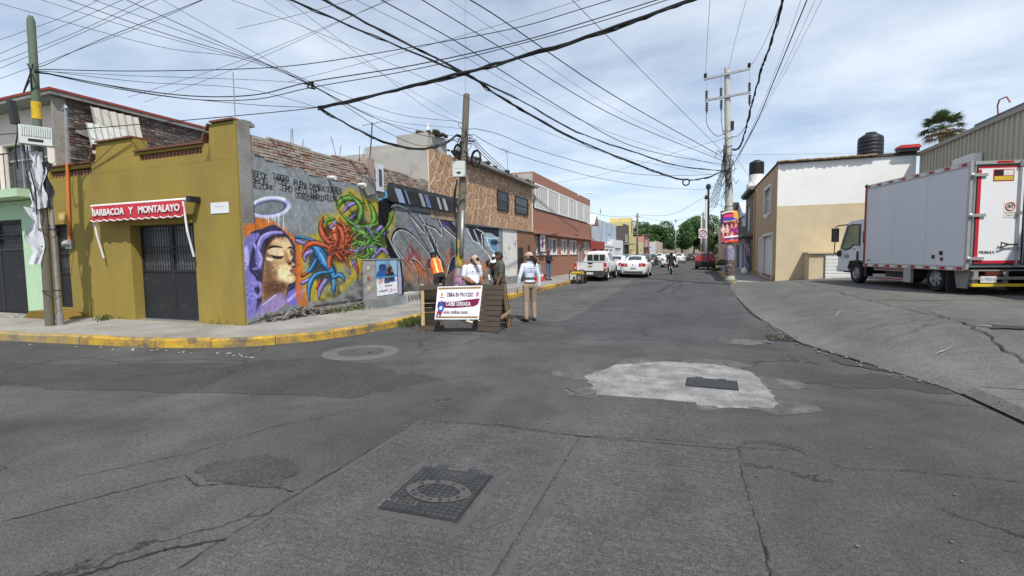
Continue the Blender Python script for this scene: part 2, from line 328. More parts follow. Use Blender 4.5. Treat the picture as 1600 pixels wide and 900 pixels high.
for pts, w, sd in (([(.36, 4.3), (.345, 3.6), (.37, 3.0), (.39, 2.4), (.40, 1.5)], .014, 2), ([(.34, 4.28), (.8, 4.36), (1.1, 4.1), (1.5, 4.22), (2.15, 4.26), (3.2, 4.3)], .009, 5), ([(-2.5, 4.0), (-1.7, 4.12), (-.95, 4.1), (-.2, 4.25), (.34, 4.3)], .012, 6),
                   ([(-2.5, 1.6), (-2.52, 2.6), (-2.5, 3.9)], .010, 7), ([(-2.56, 2.46), (-2.9, 2.5), (-3.3, 2.3), (-3.55, 2.4), (-4.0, 1.56)], .012, 8), ([(-4.3, 2.08), (-3.9, 2.7), (-3.75, 3.4), (-3.2, 4.2)], .009, 9), ([(-2.5, 1.9), (-2.75, 1.7), (-3, 1.3)], .03, 11),
                   ([(-3.4, 4.8), (-3.0, 5.5), (-2.2, 6.2), (-1.4, 6.3)], .008, 12), ([(-9, 4.6), (-7.5, 5.3), (-6.6, 5.5)], .02, 13), ([(-10.5, 4.4), (-9.4, 4.9), (-8.3, 4.75)], .015, 14), ([(1.6, 26), (1.45, 20), (1.4, 14), (1.75, 9.6), (2.4, 7.9), (3.2, 7.6)], .05, 15)):
    ribbon(pts, w * .42, (.0055 if sd in (8, 9, 11, 12, 13, 14) else .0095) if w < .04 else .02, sd, .014, 18).build('crack', CRACK, road)
poly_sheet(rough([(1.25, 6.75), (1.5, 7.4), (1.9, 7.25), (2.2, 7.45), (2.85, 7.2), (2.75, 6.65), (2.2, 6.75), (1.7, 6.6)], .06, 5, 8), .004, 'damp_stain', OIL)
poly_sheet(rough([(1.9, 8.5), (2.25, 8.1), (2.7, 7.85), (3.0, 7.75), (2.9, 7.55), (2.3, 7.7), (1.95, 8.1)], .05, 5, 18), .010, 'damp_stain', OIL)
poly_sheet(rough([(-6.2, 10.5), (-6.2, 30), (-3.4, 30), (-3.0, 20), (-2.9, 11)], .1, 12, 9), .004, 'repaved_strip', road_mat('asphalt_repaved', (.094, .093, .091), tone=.2))
poly_sheet(rough([(-2.9, 10.6), (-2.8, 26), (1.2, 26), (1.2, 13), (.4, 9.6), (-1.6, 8.9)], .12, 12, 10), .003, 'repaved_strip', road_mat('asphalt_smooth', (.066, .067, .07), tone=.2, crack=.3))
poly_sheet(rough([(-13.5, 3.2), (-7.2, 5.0), (-5.4, 6.2), (-3.2, 5.4), (-3.6, 4.4), (-8, 3.4), (-13.5, 2.2)], .12, 8, 12), .0035, 'repaved_strip', MATS['asphalt_patch'])
poly_sheet(rough([(-3.6, 2.5), (-3.3, 2.9), (-2.8, 2.75), (-2.75, 2.45), (-3.3, 2.35)], .04, 4, 22), .005, 'tar_patch', MATS['asphalt_patch'])
poly_sheet(rough([(.6, 9.3), (.8, 9.75), (1.0, 9.8), (1.35, 9.65), (1.25, 9.35), (1.0, 9.2), (.8, 9.1)], .07, 4, 31), .0055, 'chalky_spill', mat('chalk_spill', (.2, .2, .195), .95, .3, 6, col2=(.075, .074, .072), amt=.58, s2=6, sharp=.2))
# ---- sunken drain grate by the apron
t = thing('road_drain', 'small square drain with weeds at the foot of the apron', 'drain', (1.55, 10.05, 0))
g = MB(); g.bb(1.3, 1.86, 9.75, 10.3, -.02, .012); g.build('pit', CRACK, t)
g = MB(); [g.bb(1.33 + i * .075, 1.36 + i * .075, 9.78, 10.27, .0125, .02) for i in range(4)]; g.build('bar', CASTIRON, t)
# ---- left pavement
Zs = lambda y: .13 + .07 * math.exp(-((y - 7) / 4.0) ** 2)
KP = crv([(-60, 4.2), (-30, 4.7), (-20, 4.98), (-13.5, 5.38), (-10.5, 5.66), (-8.6, 5.96), (-7.55, 6.5), (-6.8, 7.4), (-6.42, 8.8), (-6.33, 11), (-6.3, 15), (-6.3, 40), (-6.3, 230)], 6)
def inner(p):
    if p[1] < 6.0 and p[0] < -8.9: return (p[0], 7.42)
    if p[1] < 8: f = (p[1] - 5.9) / 2.1; return (-8.9 + .02 * f, 7.42 + .6 * max(0, f))
    return (-8.88, p[1])
rows = [[], [], [], []]
for p in KP:
    q = inner(p); zk = .15
    d = Vector((q[0] - p[0], q[1] - p[1])).normalized() * .15
    a = (p[0] + d.x, p[1] + d.y)
    for j, f in enumerate((0, .35, .7, 1)): rows[j].append((a[0] + (q[0] - a[0]) * f, a[1] + (q[1] - a[1]) * f, zk + (Zs(p[1]) - zk) * f))
g = MB(); g.sheet(rows); pav = g.build('pavement', PAVE, kind='structure', smooth=True)
def kerbs(pts, parent, m_of, h0=.165, w=.15, maxn=60, sd=2):
    r_ = random.Random(sd); acc = [0]
    for a, b in zip(pts, pts[1:]): acc.append(acc[-1] + (Vector(b[:2]) - Vector(a[:2])).length)
    at = lambda s_: next((Vector(pts[i][:2]).lerp(Vector(pts[i + 1][:2]), (s_ - acc[i]) / (acc[i + 1] - acc[i])) for i in range(len(acc) - 1) if acc[i] <= s_ <= acc[i + 1]), Vector(pts[-1][:2]))
    s_ = 0; i = 0
    while s_ < acc[-1] - .2 and i < maxn:
        ln = r_.uniform(.85, 1.3) if i < maxn - 1 else acc[-1] - s_
        n = 3 if ln < 3 else 1; g = MB(); rings = []
        for k in range(n + 1):
            p = at(min(acc[-1], s_ + .006 + (ln - .012) * k / n)); q = at(min(acc[-1], s_ + ln * k / n + .05)); o = at(max(0, s_ + ln * k / n - .05)); d = (q - o).normalized(); nn = Vector((-d.y, d.x)) if True else 0
            j = r_.uniform(-.012, .012); hh = h0 + r_.uniform(-.012, .008)
            rings.append([(p.x + nn.x * (-.01 + j), p.y + nn.y * (-.01 + j), -.02), (p.x + nn.x * (.0 + j), p.y + nn.y * (0. + j), hh - .03), (p.x + nn.x * .03, p.y + nn.y * .03, hh), (p.x + nn.x * w, p.y + nn.y * w, hh), (p.x + nn.x * w, p.y + nn.y * w, -.02)])
        g.sheet(rings); g.add(rings[0], [(0, 1, 2, 3, 4)]); g.add(rings[-1], [(0, 1, 2, 3, 4)])
        g.build('kerb_stone', m_of(at(s_)), parent); s_ += ln; i += 1
kerbs([p for p in KP if p[0] > -31 and p[1] < 70], pav, lambda p: KERBG if (p.x < -11.3 or (p.x > -9 and p.y > 60)) else KERB)
# broken drain rim on the pavement, bottom left manhole on the road
def round_cover(c, r, label, cmt=.03):
    t = thing('manhole_cover', label, 'manhole', (*c, 0)); M = Matrix.Translation((*c, 0))
    g = MB(); g.lathe([(r * 1.75, .002), (r * 1.7, .012), (r * 1.08, .016), (r * 1.06, -.01)], 32, M); g.build('concrete_collar', mat('collar_concrete', (.12, .118, .112), .9, .2, 5, .4, 40, col2=(.1, .1, .1), amt=.4, s2=3), t)
    g = MB(); g.lathe([(r, -.01), (r, .014), (r * .93, .018), (r * .9, .012), (.001, .012)], 32, M); g.build('lid', CASTWORN, t, smooth=True)
    g = MB(); [g.lathe([(.035, .012), (.03, .019)], 10, M @ Matrix.Translation((r * .5 * math.cos(a), r * .5 * math.sin(a), 0))) for a in (0, PI)]; g.build('pick_hole', CRACK, t)
round_cover((-5.25, 6.6), .36, 'round manhole lid in a worn concrete collar near the yellow kerb')
# rectangular iron water covers
def water_cover(x0, x1, y0, y1, rz, label, txt):
    cx, cy = (x0 + x1) / 2, (y0 + y1) / 2; w, h = x1 - x0, y1 - y0
    t = thing('valve_cover', label, 'manhole cover', (cx, cy, 0), rz)
    g = MB()
    for a in ((-w / 2 - .012, w / 2 + .012, -h / 2 - .014, -h / 2), (-w / 2 - .012, w / 2 + .012, h / 2, h / 2 + .014), (-w / 2 - .014, -w / 2, -h / 2, h / 2), (w / 2, w / 2 + .014, -h / 2, h / 2)): g.bb(*a, .002, .0115)
    g.build('joint_gap', CRACK, t, False)
    g = MB(); g.bb(-w / 2, w / 2, -h / 2, h / 2, -.02, .012); g.build('plate', CASTIRON, t, False)
    for sx in (-.27, .22):
        g = MB(); g.bb(sx * w - .045, sx * w + .045, h / 2 + .0005, h / 2 + .075, -.02, .0125); g.build('hinge_lug', CASTIRON, t, False)
    # raised tread squares
    n, mrows = 12, 15; g = MB(); r_ = random.Random(1)
    inring = lambda x, y: .55 < ((x / (.36 * w)) ** 2 + ((y + .01) / (.22 * h)) ** 2) < 1.5
    for i in range(n):
        for j in range(mrows):
            x = -w / 2 + (i + .5) * w / n; y = -h / 2 + (j + .5) * h / mrows
            if (txt and (inring(x, y) or (y > .32 * h and abs(x) < .26 * w) or (y < -.26 * h and y > -.40 * h and x < -.08 * w))): continue
            g.bb(x - w / n * .42, x + w / n * .42, y - h / mrows * .42, y + h / mrows * .42, .012, .0175)
    g.build('tread', CASTIRON, t, False, kind='stuff')
    if txt:
        g = MB(); k = 28; o = []; ii = []
        for i in range(k): a = 2 * PI * i / k; e = 1 + .12 * abs(math.cos(a)) ** 6; o.append((.40 * w * e * math.cos(a), -.01 + .25 * h * math.sin(a))); ii.append((.27 * w * e * math.cos(a), -.01 + .155 * h * math.sin(a)))
        g.add([(*p, .0185) for p in o] + [(*p, .0185) for p in ii], [(i, (i + 1) % k, (i + 1) % k + k, i + k) for i in range(k)]); g.bb(-.42 * w, -.1 * w, -.38 * h, -.29 * h, .012, .0185); g.build('name_band', CASTWORN, t, False)
        text('TMC', .085, Matrix.Translation((0, .38 * h, .0145)), CASTWORN, t, world=False, ext=.003)
        text('2025', .07, Matrix.Translation((-.26 * w, -.335 * h, .0205)), CRACK, t, world=False, ext=.001)
        for s_, a0, a1, up in (('AGUA', 150, 30, 1), ('POTABLE', 205, 335, -1)):
            for i, ch in enumerate(s_):
                a = R(a0 + (a1 - a0) * i / (len(s_) - 1)); text(ch, .05, Matrix.Translation((.345 * w * math.cos(a), -.01 + .205 * h * math.sin(a), .0205)), CRACK, t, world=False, ext=.001)
        g = MB(); g.lathe([(.014, .0176), (.013, .0182)], 10, Matrix.Translation((-.02, -.4 * h, 0))); g.build('pick_hole', CRACK, t, False)
    return t
water_cover(-1.88, -1.35, 2.49, 3.10, R(3), 'rectangular cast iron water cover lettered TMC in the near slab', True)
water_cover(-.06, .50, 6.1, 6.5, R(-2), 'worn iron cover sunk in the pale concrete patch', False)
for q in ((-1.98, -1.27, 2.40, 2.455), (-1.99, -1.93, 2.46, 3.16), (-1.30, -1.24, 2.46, 3.2)): g = MB(); g.bb(*q, .0082, .0098); g.build('slab_margin', MARG, road)
# ---- right: apron ramp and the lot where the lorry stands
XE = lambda y: float(np.interp(y, [-12, 5.9, 7.0, 8, 9.5, 12, 20, 26, 28], [3.0, 2.9, 2.75, 2.35, 1.75, 1.5, 1.38, 1.6, 1.6]))
def sm(t): t = min(1, max(0, t)); return t * t * (3 - 2 * t)
def za(x, y):
    base = .47 * sm((x - XE(y)) / (3.7 - XE(y)))
    f = sm((y - 21) / 5.5); base = base * (1 - f) + f * (.12 + .30 * sm((x - 2.5) / 4))
    e = sm((y - 6.6) / 2.6); base = base * e + .10 * (1 - e)
    return .012 + base * min(1, (x - XE(y)) * 6)
g = MB(); ys = np.concatenate([np.linspace(6.67, 12, 28), np.linspace(12.4, 26.4, 36)]); rows = []
for y in ys: rows.append([(x, y, za(x, y)) for x in np.concatenate([np.linspace(XE(y), 4.2, 16), np.linspace(4.6, 9, 8), np.linspace(12, 60, 6)])])
g.sheet(rows); apr = g.build('apron', APRON, kind='structure', smooth=True)
g = MB(); g.sheet([[(x, y, .012 + .10 * min(1, max(0, (x - XE(y) + .02) * 8))) for x in np.concatenate([np.linspace(XE(y), XE(y) + .3, 4), np.linspace(XE(y) + 1, 60, 5)])] for y in np.linspace(-30, 6.65, 24)]); g.build('corner_pavement', PAVE if False else APRON, kind='structure')
rb = ribbon([(3.6, 25), (3.66, 18), (3.7, 13.3), (3.9, 10), (3.75, 7.6), (3.9, 7)], .014, 0, 21, .05, 14); rb.v = [(a, b, za(a, b) + .018) for a, b, c in rb.v]; rb.build('crack', CRACK, apr)
PAINTY = mat('worn_yellow_line', (.33, .24, .07), .9, .2, 5, col2=(.14, .13, .11), amt=.5, s2=3)
for pts, w, m_ in (([(4.0, 13.3), (5.3, 13.4), (6.8, 13.5)], .04, PAINTY), ([(3.9, 9.05), (4.6, 8.85), (5.2, 8.7)], .03, mat('worn_white_line', (.35, .35, .33), .9, .2, 5, col2=(.15, .15, .14), amt=.45, s2=4)), ([(3.05, 8.0), (3.3, 8.15)], .015, MATS['worn_white_line']), ([(2.7, 11.4), (2.9, 11.9)], .015, MATS['worn_white_line'])):
    rb = ribbon(pts, w, 0, 5, .008, 8); rb.v = [(a, b, za(a, b) + .017) for a, b, c in rb.v]; rb.build('painted_line', m_, apr)
for c, s in (((4.3, 9.0), .25),):
    P = rough([(c[0] - s, c[1] - s * .5), (c[0] + s, c[1] - s * .6), (c[0] + s * .8, c[1] + s * .4), (c[0] - s * .6, c[1] + s * .5)], .06, 4, int(c[1] * 10)); g = MB(); g.add([(a, b, za(a, b) + .02) for a, b in P], [tuple(range(len(P)))]); g.build('damp_stain', OIL, apr)
# rubble along the worn foot of the apron
r_ = random.Random(4); g = MB()
for i in range(170):
    y = r_.choice([r_.uniform(7, 12), r_.uniform(7, 26)]); x = XE(y) + r_.gauss(0, .12); s = r_.uniform(.008, .03); g.sphere((x, y, s * .3 + .01), (s, s * r_.uniform(.6, 1), s * .5), None, 6, 4)
for i in range(260):
    x, y = r_.uniform(-6, 3), r_.uniform(2.5, 12); s = r_.uniform(.003, .012); g.sphere((x, y, .012), (s, s, s * .7), None, 5, 4)
g.build('loose_gravel', mat('gravel', (.17, .16, .145), .9, .4, 12), kind='stuff', label='loose gravel and grit scattered over the road', cat='gravel')
# ---- right pavement beyond the apron
g = MB(); g.sheet([[(1.75, y, .125), (2.7, y, .13), (3.7, y, .14)] for y in (26.3, 34, 60, 230)]); pavr = g.build('pavement', PAVE, kind='structure')
kerbs([(1.6, 60), (1.6, 24.6)][::-1] if False else [(1.75, 60), (1.75, 25.2)], pavr, lambda p: KERB, .16, .15, 40, 6)
# ================================================================ painter: colours laid on a wall grid, drawn in photograph coordinates
class Paint:
    def __init__(s, px, py, base): s.x, s.y = px, py; s.c = np.tile(np.array(base, float), (len(px), 1)); s.z = (0, 0, 1)
    def zoom(s, ox, oy, k): s.z = (ox, oy, k)
    def _sel(s, P, pad):
        ox, oy, k = s.z; X = (s.x - ox) * k; Y = (s.y - oy) * k
        i = np.where((X > P[:, 0].min() - pad) & (X < P[:, 0].max() + pad) & (Y > P[:, 1].min() - pad) & (Y < P[:, 1].max() + pad))[0]
        return i, X[i], Y[i]
    def _mix(s, i, a, col): a = a[:, None]; s.c[i] = s.c[i] * (1 - a) + np.array(col, float) * a
    def poly(s, pts, col, soft=4, alpha=1., smooth=True, col2=None, dirn=(0, 1)):
        P = np.array(crv(pts, 6, True) if smooth else pts, float); i, X, Y = s._sel(P, soft)
        if not len(i): return
        ins = np.zeros(len(i), bool); dm = np.full(len(i), 1e9); n = len(P)
        for k in range(n):
            (x0, y0), (x1, y1) = P[k], P[(k + 1) % n]
            if y0 != y1: ins ^= ((y0 > Y) != (y1 > Y)) & (X < (x1 - x0) * (Y - y0) / (y1 - y0) + x0)
            dx, dy = x1 - x0, y1 - y0; l2 = dx * dx + dy * dy + 1e-9; t = np.clip(((X - x0) * dx + (Y - y0) * dy) / l2, 0, 1); dm = np.minimum(dm, (X - x0 - t * dx) ** 2 + (Y - y0 - t * dy) ** 2)
        sd_ = np.where(ins, 1, -1) * np.sqrt(dm); a = np.clip(.5 + sd_ / max(soft, .1), 0, 1) * alpha
        if col2 is not None:
            u = X * dirn[0] + Y * dirn[1]; u = np.clip((u - u.min()) / (np.ptp(u) + 1e-6), 0, 1)[:, None]
            cc = np.array(col, float) * (1 - u) + np.array(col2, float) * u; s.c[i] = s.c[i] * (1 - a[:, None]) + cc * a[:, None]
        else: s._mix(i, a, col)
    def stroke(s, pts, col, w=None, soft=3, alpha=1., smooth=True, off=(0, 0), wk=1., grow=0.):
        P = np.array([(p[0] + off[0], p[1] + off[1], (p[2] if len(p) > 2 else w) * wk + grow) for p in pts], float); P = np.array(crv(P, 6)) if smooth else P
        i, X, Y = s._sel(P[:, :2], P[:, 2].max() + soft)
        if not len(i): return
        best = np.full(len(i), -1e9)
        for (x0, y0, w0), (x1, y1, w1) in zip(P, P[1:]):
            dx, dy = x1 - x0, y1 - y0; l2 = dx * dx + dy * dy + 1e-9; t = np.clip(((X - x0) * dx + (Y - y0) * dy) / l2, 0, 1)
            best = np.maximum(best, (w0 + (w1 - w0) * t) / 2 - np.hypot(X - x0 - t * dx, Y - y0 - t * dy))
        s._mix(i, np.clip(.5 + best / soft, 0, 1) * alpha, col)
    def petal(s, pts, col, hi, out=(18, 18, 22), og=7):
        s.stroke(pts, out, grow=og); s.stroke(pts, tuple(c * .55 for c in col)); s.stroke(pts, col, wk=.72, off=(-2, -3), soft=8); s.stroke(pts, hi, wk=.28, off=(-4, -6), soft=7, alpha=.8)
    def edge(s, pts, w, white=4, side=(6, -5)):
        s.stroke(pts, (16, 16, 20), w=w); s.stroke(pts, (225, 228, 232), w=white, off=side)
GLY = dict(A='0,6 2,0 4,6|1,4 3,4', S='4,1 1,0 0,2 3,3 4,5 1,6 0,5', P='0,6 0,0 3,0 4,2 0,3', O='1,0 3,0 4,3 3,6 1,6 0,3 1,0', K='0,0 0,6|4,0 0,3 4,6', B='0,0 0,6 3,6 3,3 0,3 3,2 3,0 0,0', R='0,6 0,0 3,0 3,3 0,3 4,6', N='0,6 0,0 4,6 4,0', D='0,0 0,6 3,5 4,2 0,0', E='4,0 0,0 0,6 4,6|0,3 3,3', Z='0,0 4,0 0,6 4,6', T='0,0 4,0|2,0 2,6', V='0,0 2,6 4,0', Y='0,0 2,3 4,0|2,3 1,6', J='4,0 4,5 2,6 0,5', M='0,6 0,0 2,4 4,0 4,6', F='4,0 0,0 0,6|0,3 3,3', U='0,0 0,5 2,6 4,5 4,0', I='2,0 2,6', C='4,1 2,0 0,3 2,6 4,5', L='0,0 0,6 4,6', G='4,1 1,0 0,3 1,6 4,5 4,3 2,3')
def scrawl(pt, word, x, y, w, h, slope, lw=3.2, sd=0):
    r_ = random.Random(sd); n = len(word)
    for i, ch in enumerate(word):
        if ch not in GLY: continue
        for st in GLY[ch].split('|'):
            P = []
            for c in st.split():
                a, b = map(float, c.split(',')); gx = x + (i + a / 4.6 + r_.uniform(-.04, .04)) * w / n; P.append((gx, y + slope * (gx - x) + b / 6 * h + r_.uniform(-.05, .05) * h))
            pt.stroke(P, (16, 16, 18), w=lw, soft=2, alpha=.95)
def lin(c): c = np.clip(c, 0, 255) / 255; return np.where(c <= .04, c / 12.92, ((c + .055) / 1.055) ** 2.4)
def paint_mesh(name, P3, nu, nv, cols, m, parent, gain=1.3, world=True):
    me = bpy.data.meshes.new(name); f = [(i * nu + j, i * nu + j + 1, (i + 1) * nu + j + 1, (i + 1) * nu + j) for i in range(nv - 1) for j in range(nu - 1)]
    me.from_pydata([tuple(p) for p in P3], [], f); at = me.color_attributes.new('Col', 'FLOAT_COLOR', 'POINT')
    rgba = np.ones((len(P3), 4), np.float32); rgba[:, :3] = np.clip(lin(cols) * gain, 0, .92); at.data.foreach_set('color', rgba.ravel()); me.update()
    return link(name, me, m, parent, world)
# ================================================================ materials of the left side
OCHRE = mat('ochre_paint', srgb(150, 131, 62), .85, .10, 1.2, .25, 25, col2=srgb(130, 114, 62), amt=.40, s2=1.3, sharp=.22, stretch=(1, 1, .5), fine=.05)
OCHRE_D = mat('ochre_dark_trim', srgb(120, 98, 40), .85, .1, 3)
TILEC = mat('terracotta_coping', srgb(128, 78, 58), .85, .3, 9, .4, 30, col2=srgb(90, 74, 60), amt=.4, s2=4)
GREYCON = mat('weathered_concrete', (.27, .265, .25), .9, .15, 2, .4, 20, col2=(.13, .125, .115), amt=.4, s2=1.3, sharp=.2, fine=.12)
BLACKMET = mat('black_metal', (.022, .023, .026), .45, .2, 6, .05, 40, col2=(.05, .05, .05), amt=.3, s2=3)
DARKGLASS = mat('dark_glass', (.035, .038, .042), .12, .2, 1.5, spec=.6)
GREYGLASS = mat('frosted_glass', (.12, .125, .13), .3, .35, 4, spec=.5)
WHITEP = mat('white_plaster', (.72, .71, .68), .85, .06, 1.5, .12, 20, col2=(.5, .49, .46), amt=.25, s2=1.0, sharp=.2)
WHITEM = mat('white_metal', (.75, .75, .74), .45, .06, 5)
GALV = mat('galvanised_steel', (.38, .39, .4), .45, .2, 7, metal=.6)
CABLE = mat('black_cable', (.018, .018, .019), .55, .1)
WOOD_POLE = mat('weathered_pole_wood', (.15, .135, .10), .9, .25, 2, .5, 12, stretch=(6, 6, .5), col2=(.11, .1, .08), amt=.4, s2=2)
BR = [mat('brick_%s' % n, c, .92, .25, 9, .5, 40, col2=(.36, .33, .29), amt=a, s2=7, sharp=.15, fine=.15) for n, c, a in (('pale', (.43, .34, .28), .5), ('rose', (.39, .27, .215), .45), ('limed', (.47, .43, .38), .5), ('red', (.31, .18, .13), .35))]
MORTAR = mat('old_mortar', (.31, .28, .24), .95, .2, 5, .6, 25)
BRD = [mat('sooty_brick_%s' % n, c, .92, .3, 8, .5, 40, col2=c2, amt=.35, s2=4, sharp=.2) for n, c, c2 in (('a', (.11, .085, .075), (.2, .18, .165)), ('b', (.075, .065, .062), (.15, .13, .12)), ('c', (.16, .13, .115), (.34, .32, .3)), ('d', (.13, .075, .06), (.09, .08, .075)))]
BRICK_ME = {}
def bricks(parent, X, y0, y1, z0f, z1f, bl, bh, mats, skip=None, proud=.03, limit=300, sd=3, near_first=True, N=1):
    """Single bricks on a wall plane x=X (faces +x): each an object; beyond the limit joined."""
    r_ = random.Random(sd); rest = MB(); n = 0; zmin = min(z0f(y0), z0f(y1), z0f((y0 + y1) / 2)); rows = int((max(z1f(y0), z1f(y1)) - zmin) / bh) + 1; cells = []
    for k in range(rows):
        y = y0 - (k % 2) * bl * .5
        while y < y1:
            a, b = max(y, y0), min(y + bl, y1); z = zmin + k * bh; zc = z + bh / 2; ym = (a + b) / 2
            if b - a > .05 and zc > z0f(ym) + r_.uniform(-.04, .03) and zc < z1f(ym) and not (skip and skip(ym, zc)): cells.append((a, b, z, z + bh))
            y += bl
    cells.sort(key=lambda c: c[0])
    for a, b, z, zt in cells:
        key = (round(b - a, 3), bh, r_.randrange(3)); p = proud + r_.uniform(-.012, .014); mi = r_.randrange(len(mats))
        loc = (X + p - .04, (a + b) / 2, (z + zt) / 2 + r_.uniform(-.004, .004))
        if n < limit:
            k2 = key + (mi, id(mats))
            if k2 not in BRICK_ME:
                g = MB(); j = lambda: r_.uniform(-.006, .006); L2, h2 = (b - a) / 2 - .008, bh / 2 - .007
                vs = [(x + j() * .5, yy + j(), zz + j()) for x in (-.04, .04) for yy in (-L2, L2) for zz in (-h2, h2)]
                g.add(vs, [(0, 1, 3, 2), (4, 6, 7, 5), (0, 4, 5, 1), (2, 3, 7, 6), (0, 2, 6, 4), (1, 5, 7, 3)]); me = g.mesh('brick'); me.materials.append(mats[mi]); BRICK_ME[k2] = me
            o = link('brick', BRICK_ME[k2], None, parent, True, loc); n += 1
        else: rest.box(loc, (.08, b - a - .016, zt - z - .014))
    if rest.v: rest.build('brickwork', mats[0], parent, kind='stuff')
# ================================================================ ochre corner house
T = thing('corner_house', 'single storey ochre yellow house with scalloped parapet and red awning', 'house', (-12.2, 7.4, .15))
YF = 7.4
g = MB(); wallh(g, (-15.62, YF, .05), (1, 0, 0), (0, 0, 1), 6.77, 3.63, [(.0 + .08, .86, .34, 2.48), (3.26, 5.40, .15, 2.36)], .30); g.build('front_wall', OCHRE, T)
g = MB(); g.bb(-15.6, -8.9, YF + .30, 13.5, 0, 3.6); g.build('side_and_roof', GREYCON, T)
# parapet: frames of baluster strips and the scalloped crests
g = MB()
def crest(x0, x1, z0, z1, curve):
    n = 8; P = [(x0 - (.18 if curve else 0), z0)] if curve else [(x0, z0)]
    if curve: P += [(x0 - .18 + .18 * math.sin(t * PI / 2), z0 + (z1 - z0) * (1 - math.cos(t * PI / 2)) * .9 + .02) for t in np.linspace(.15, 1, n)]
    P += [(x0 + .06, z1), (x1 - .06, z1)]
    if curve == 2: P += [(x1 + .18 * (1 - math.cos(t * PI / 2)), z1 - (z1 - z0) * math.sin(t * PI / 2)) for t in np.linspace(.1, 1, n)]
    else: P += [(x1, z1), (x1, z0)]
    return P
MY = frame((0, YF + .30, 0), (1, 0, 0), (0, 0, 1))
g.bb(-15.62, -15.3, YF, YF + .3, 3.683, 3.86); g.bb(-13.62, -13.42, YF, YF + .3, 3.683, 3.86); g.bb(-15.62, -13.42, YF, YF + .3, 3.86, 3.94)
g.prism(crest(-13.42, -12.02, 3.683, 4.38, 1), MY, .30); g.bb(-12.02, -11.86, YF, YF + .3, 3.683, 4.05); g.bb(-11.86, -9.84, YF, YF + .3, 3.683, 3.86); g.bb(-9.84, -9.60, YF, YF + .3, 3.683, 4.05); g.bb(-11.86, -9.84, YF, YF + .3, 4.0, 4.05)
g.prism(crest(-9.60, -8.853, 3.683, 4.44, 1), MY, .30)
par = g.build('parapet', OCHRE, T)
bal = MB(); bal.lathe([(.035, 0), (.05, .03), (.035, .07), (.05, .11), (.035, .14)], 8); bal_me = bal.mesh('baluster', True); bal_me.materials.append(mat('baluster_clay', srgb(150, 112, 92), .85, .25, 6, col2=srgb(205, 190, 175), amt=.25, s2=6))
for x0, x1, z, n in ((-15.25, -13.68, 3.69, 13), (-11.80, -9.90, 3.861, 17)):
    for i in range(n): link('baluster', bal_me, None, par, True, (x0 + (x1 - x0) * i / (n - 1), YF + .1, z))
g = MB(); g.bb(-15.3, -13.6, YF + .22, YF + .29, 3.69, 3.86); g.bb(-11.86, -9.84, YF + .22, YF + .29, 3.865, 3.995); g.build('strip_backing', mat('strip_dark_red', srgb(96, 62, 48), .9, .2), par)  # plain dark red sheet behind the balusters
# coping tiles along the crest, one by one
tile = MB(); tile.box((0, .1, .02), (.155, .40, .04)); tile_me = tile.mesh('coping_tile'); tile_me.materials.append(TILEC)
def coping(path):
    acc = 0
    for a, b in zip(path, path[1:]):
        a, b = Vector(a), Vector(b); d = b - a; n = max(1, round(d.length / .165))
        for i in range(n):
            p = a + d * ((i + .5) / n); o = link('coping_tile', tile_me, None, par, True, (p.x, YF + .05, p.y)); o.rotation_euler = (0, -math.atan2(d.y, d.x) + random.uniform(-.04, .04), 0)
coping([(-15.65, 3.95), (-13.58, 3.95)]); coping([(-13.58, 3.97), (-13.50, 4.2), (-13.36, 4.39), (-12.02, 4.395)]); coping([(-12.0, 4.06), (-9.76, 4.06)]); coping([(-9.76, 4.08), (-9.68, 4.28), (-9.54, 4.45), (-8.86, 4.455)])
# corner pier of raw concrete
g = MB(); g.bb(-9.1, -8.82, YF - .003 + .05, 7.73, .1, 4.40); g.prism([(0, 0), (.40, 0), (.40, .04), (.3, .1), (.1, .1), (0, .05)], frame((-8.82, 7.46, 4.40), (0, 1, 0), (0, 0, 1)), -.28); g.build('corner_pier', GREYCON, T)
ST = mat('splash_grime', srgb(132, 115, 54), .9, .2, 3, .2, 25, col2=srgb(116, 103, 58), amt=.4, s2=3); r_ = random.Random(1)
for a, b, hh in ((-14.7, -12.45, .28), (-10.15, -8.9, .34)):
    xs_ = np.linspace(a, b, 26); g = MB(); g.sheet([[(x, YF - .003, .08) for x in xs_], [(x, YF - .003, .13 + hh * (.35 + .2 * math.sin(k * 1.3) + .15 * math.sin(k * 2.9 + 1)) * math.sin(PI * k / 25) ** .4) for k, x in enumerate(xs_)]]); g.build('splash_stain', ST, T)
g = MB(); g.tube([(-8.95, 7.5, 4.42), (-8.95, 7.5, 5.45)], .012, 5); g.build('aerial_rod', GALV, T)
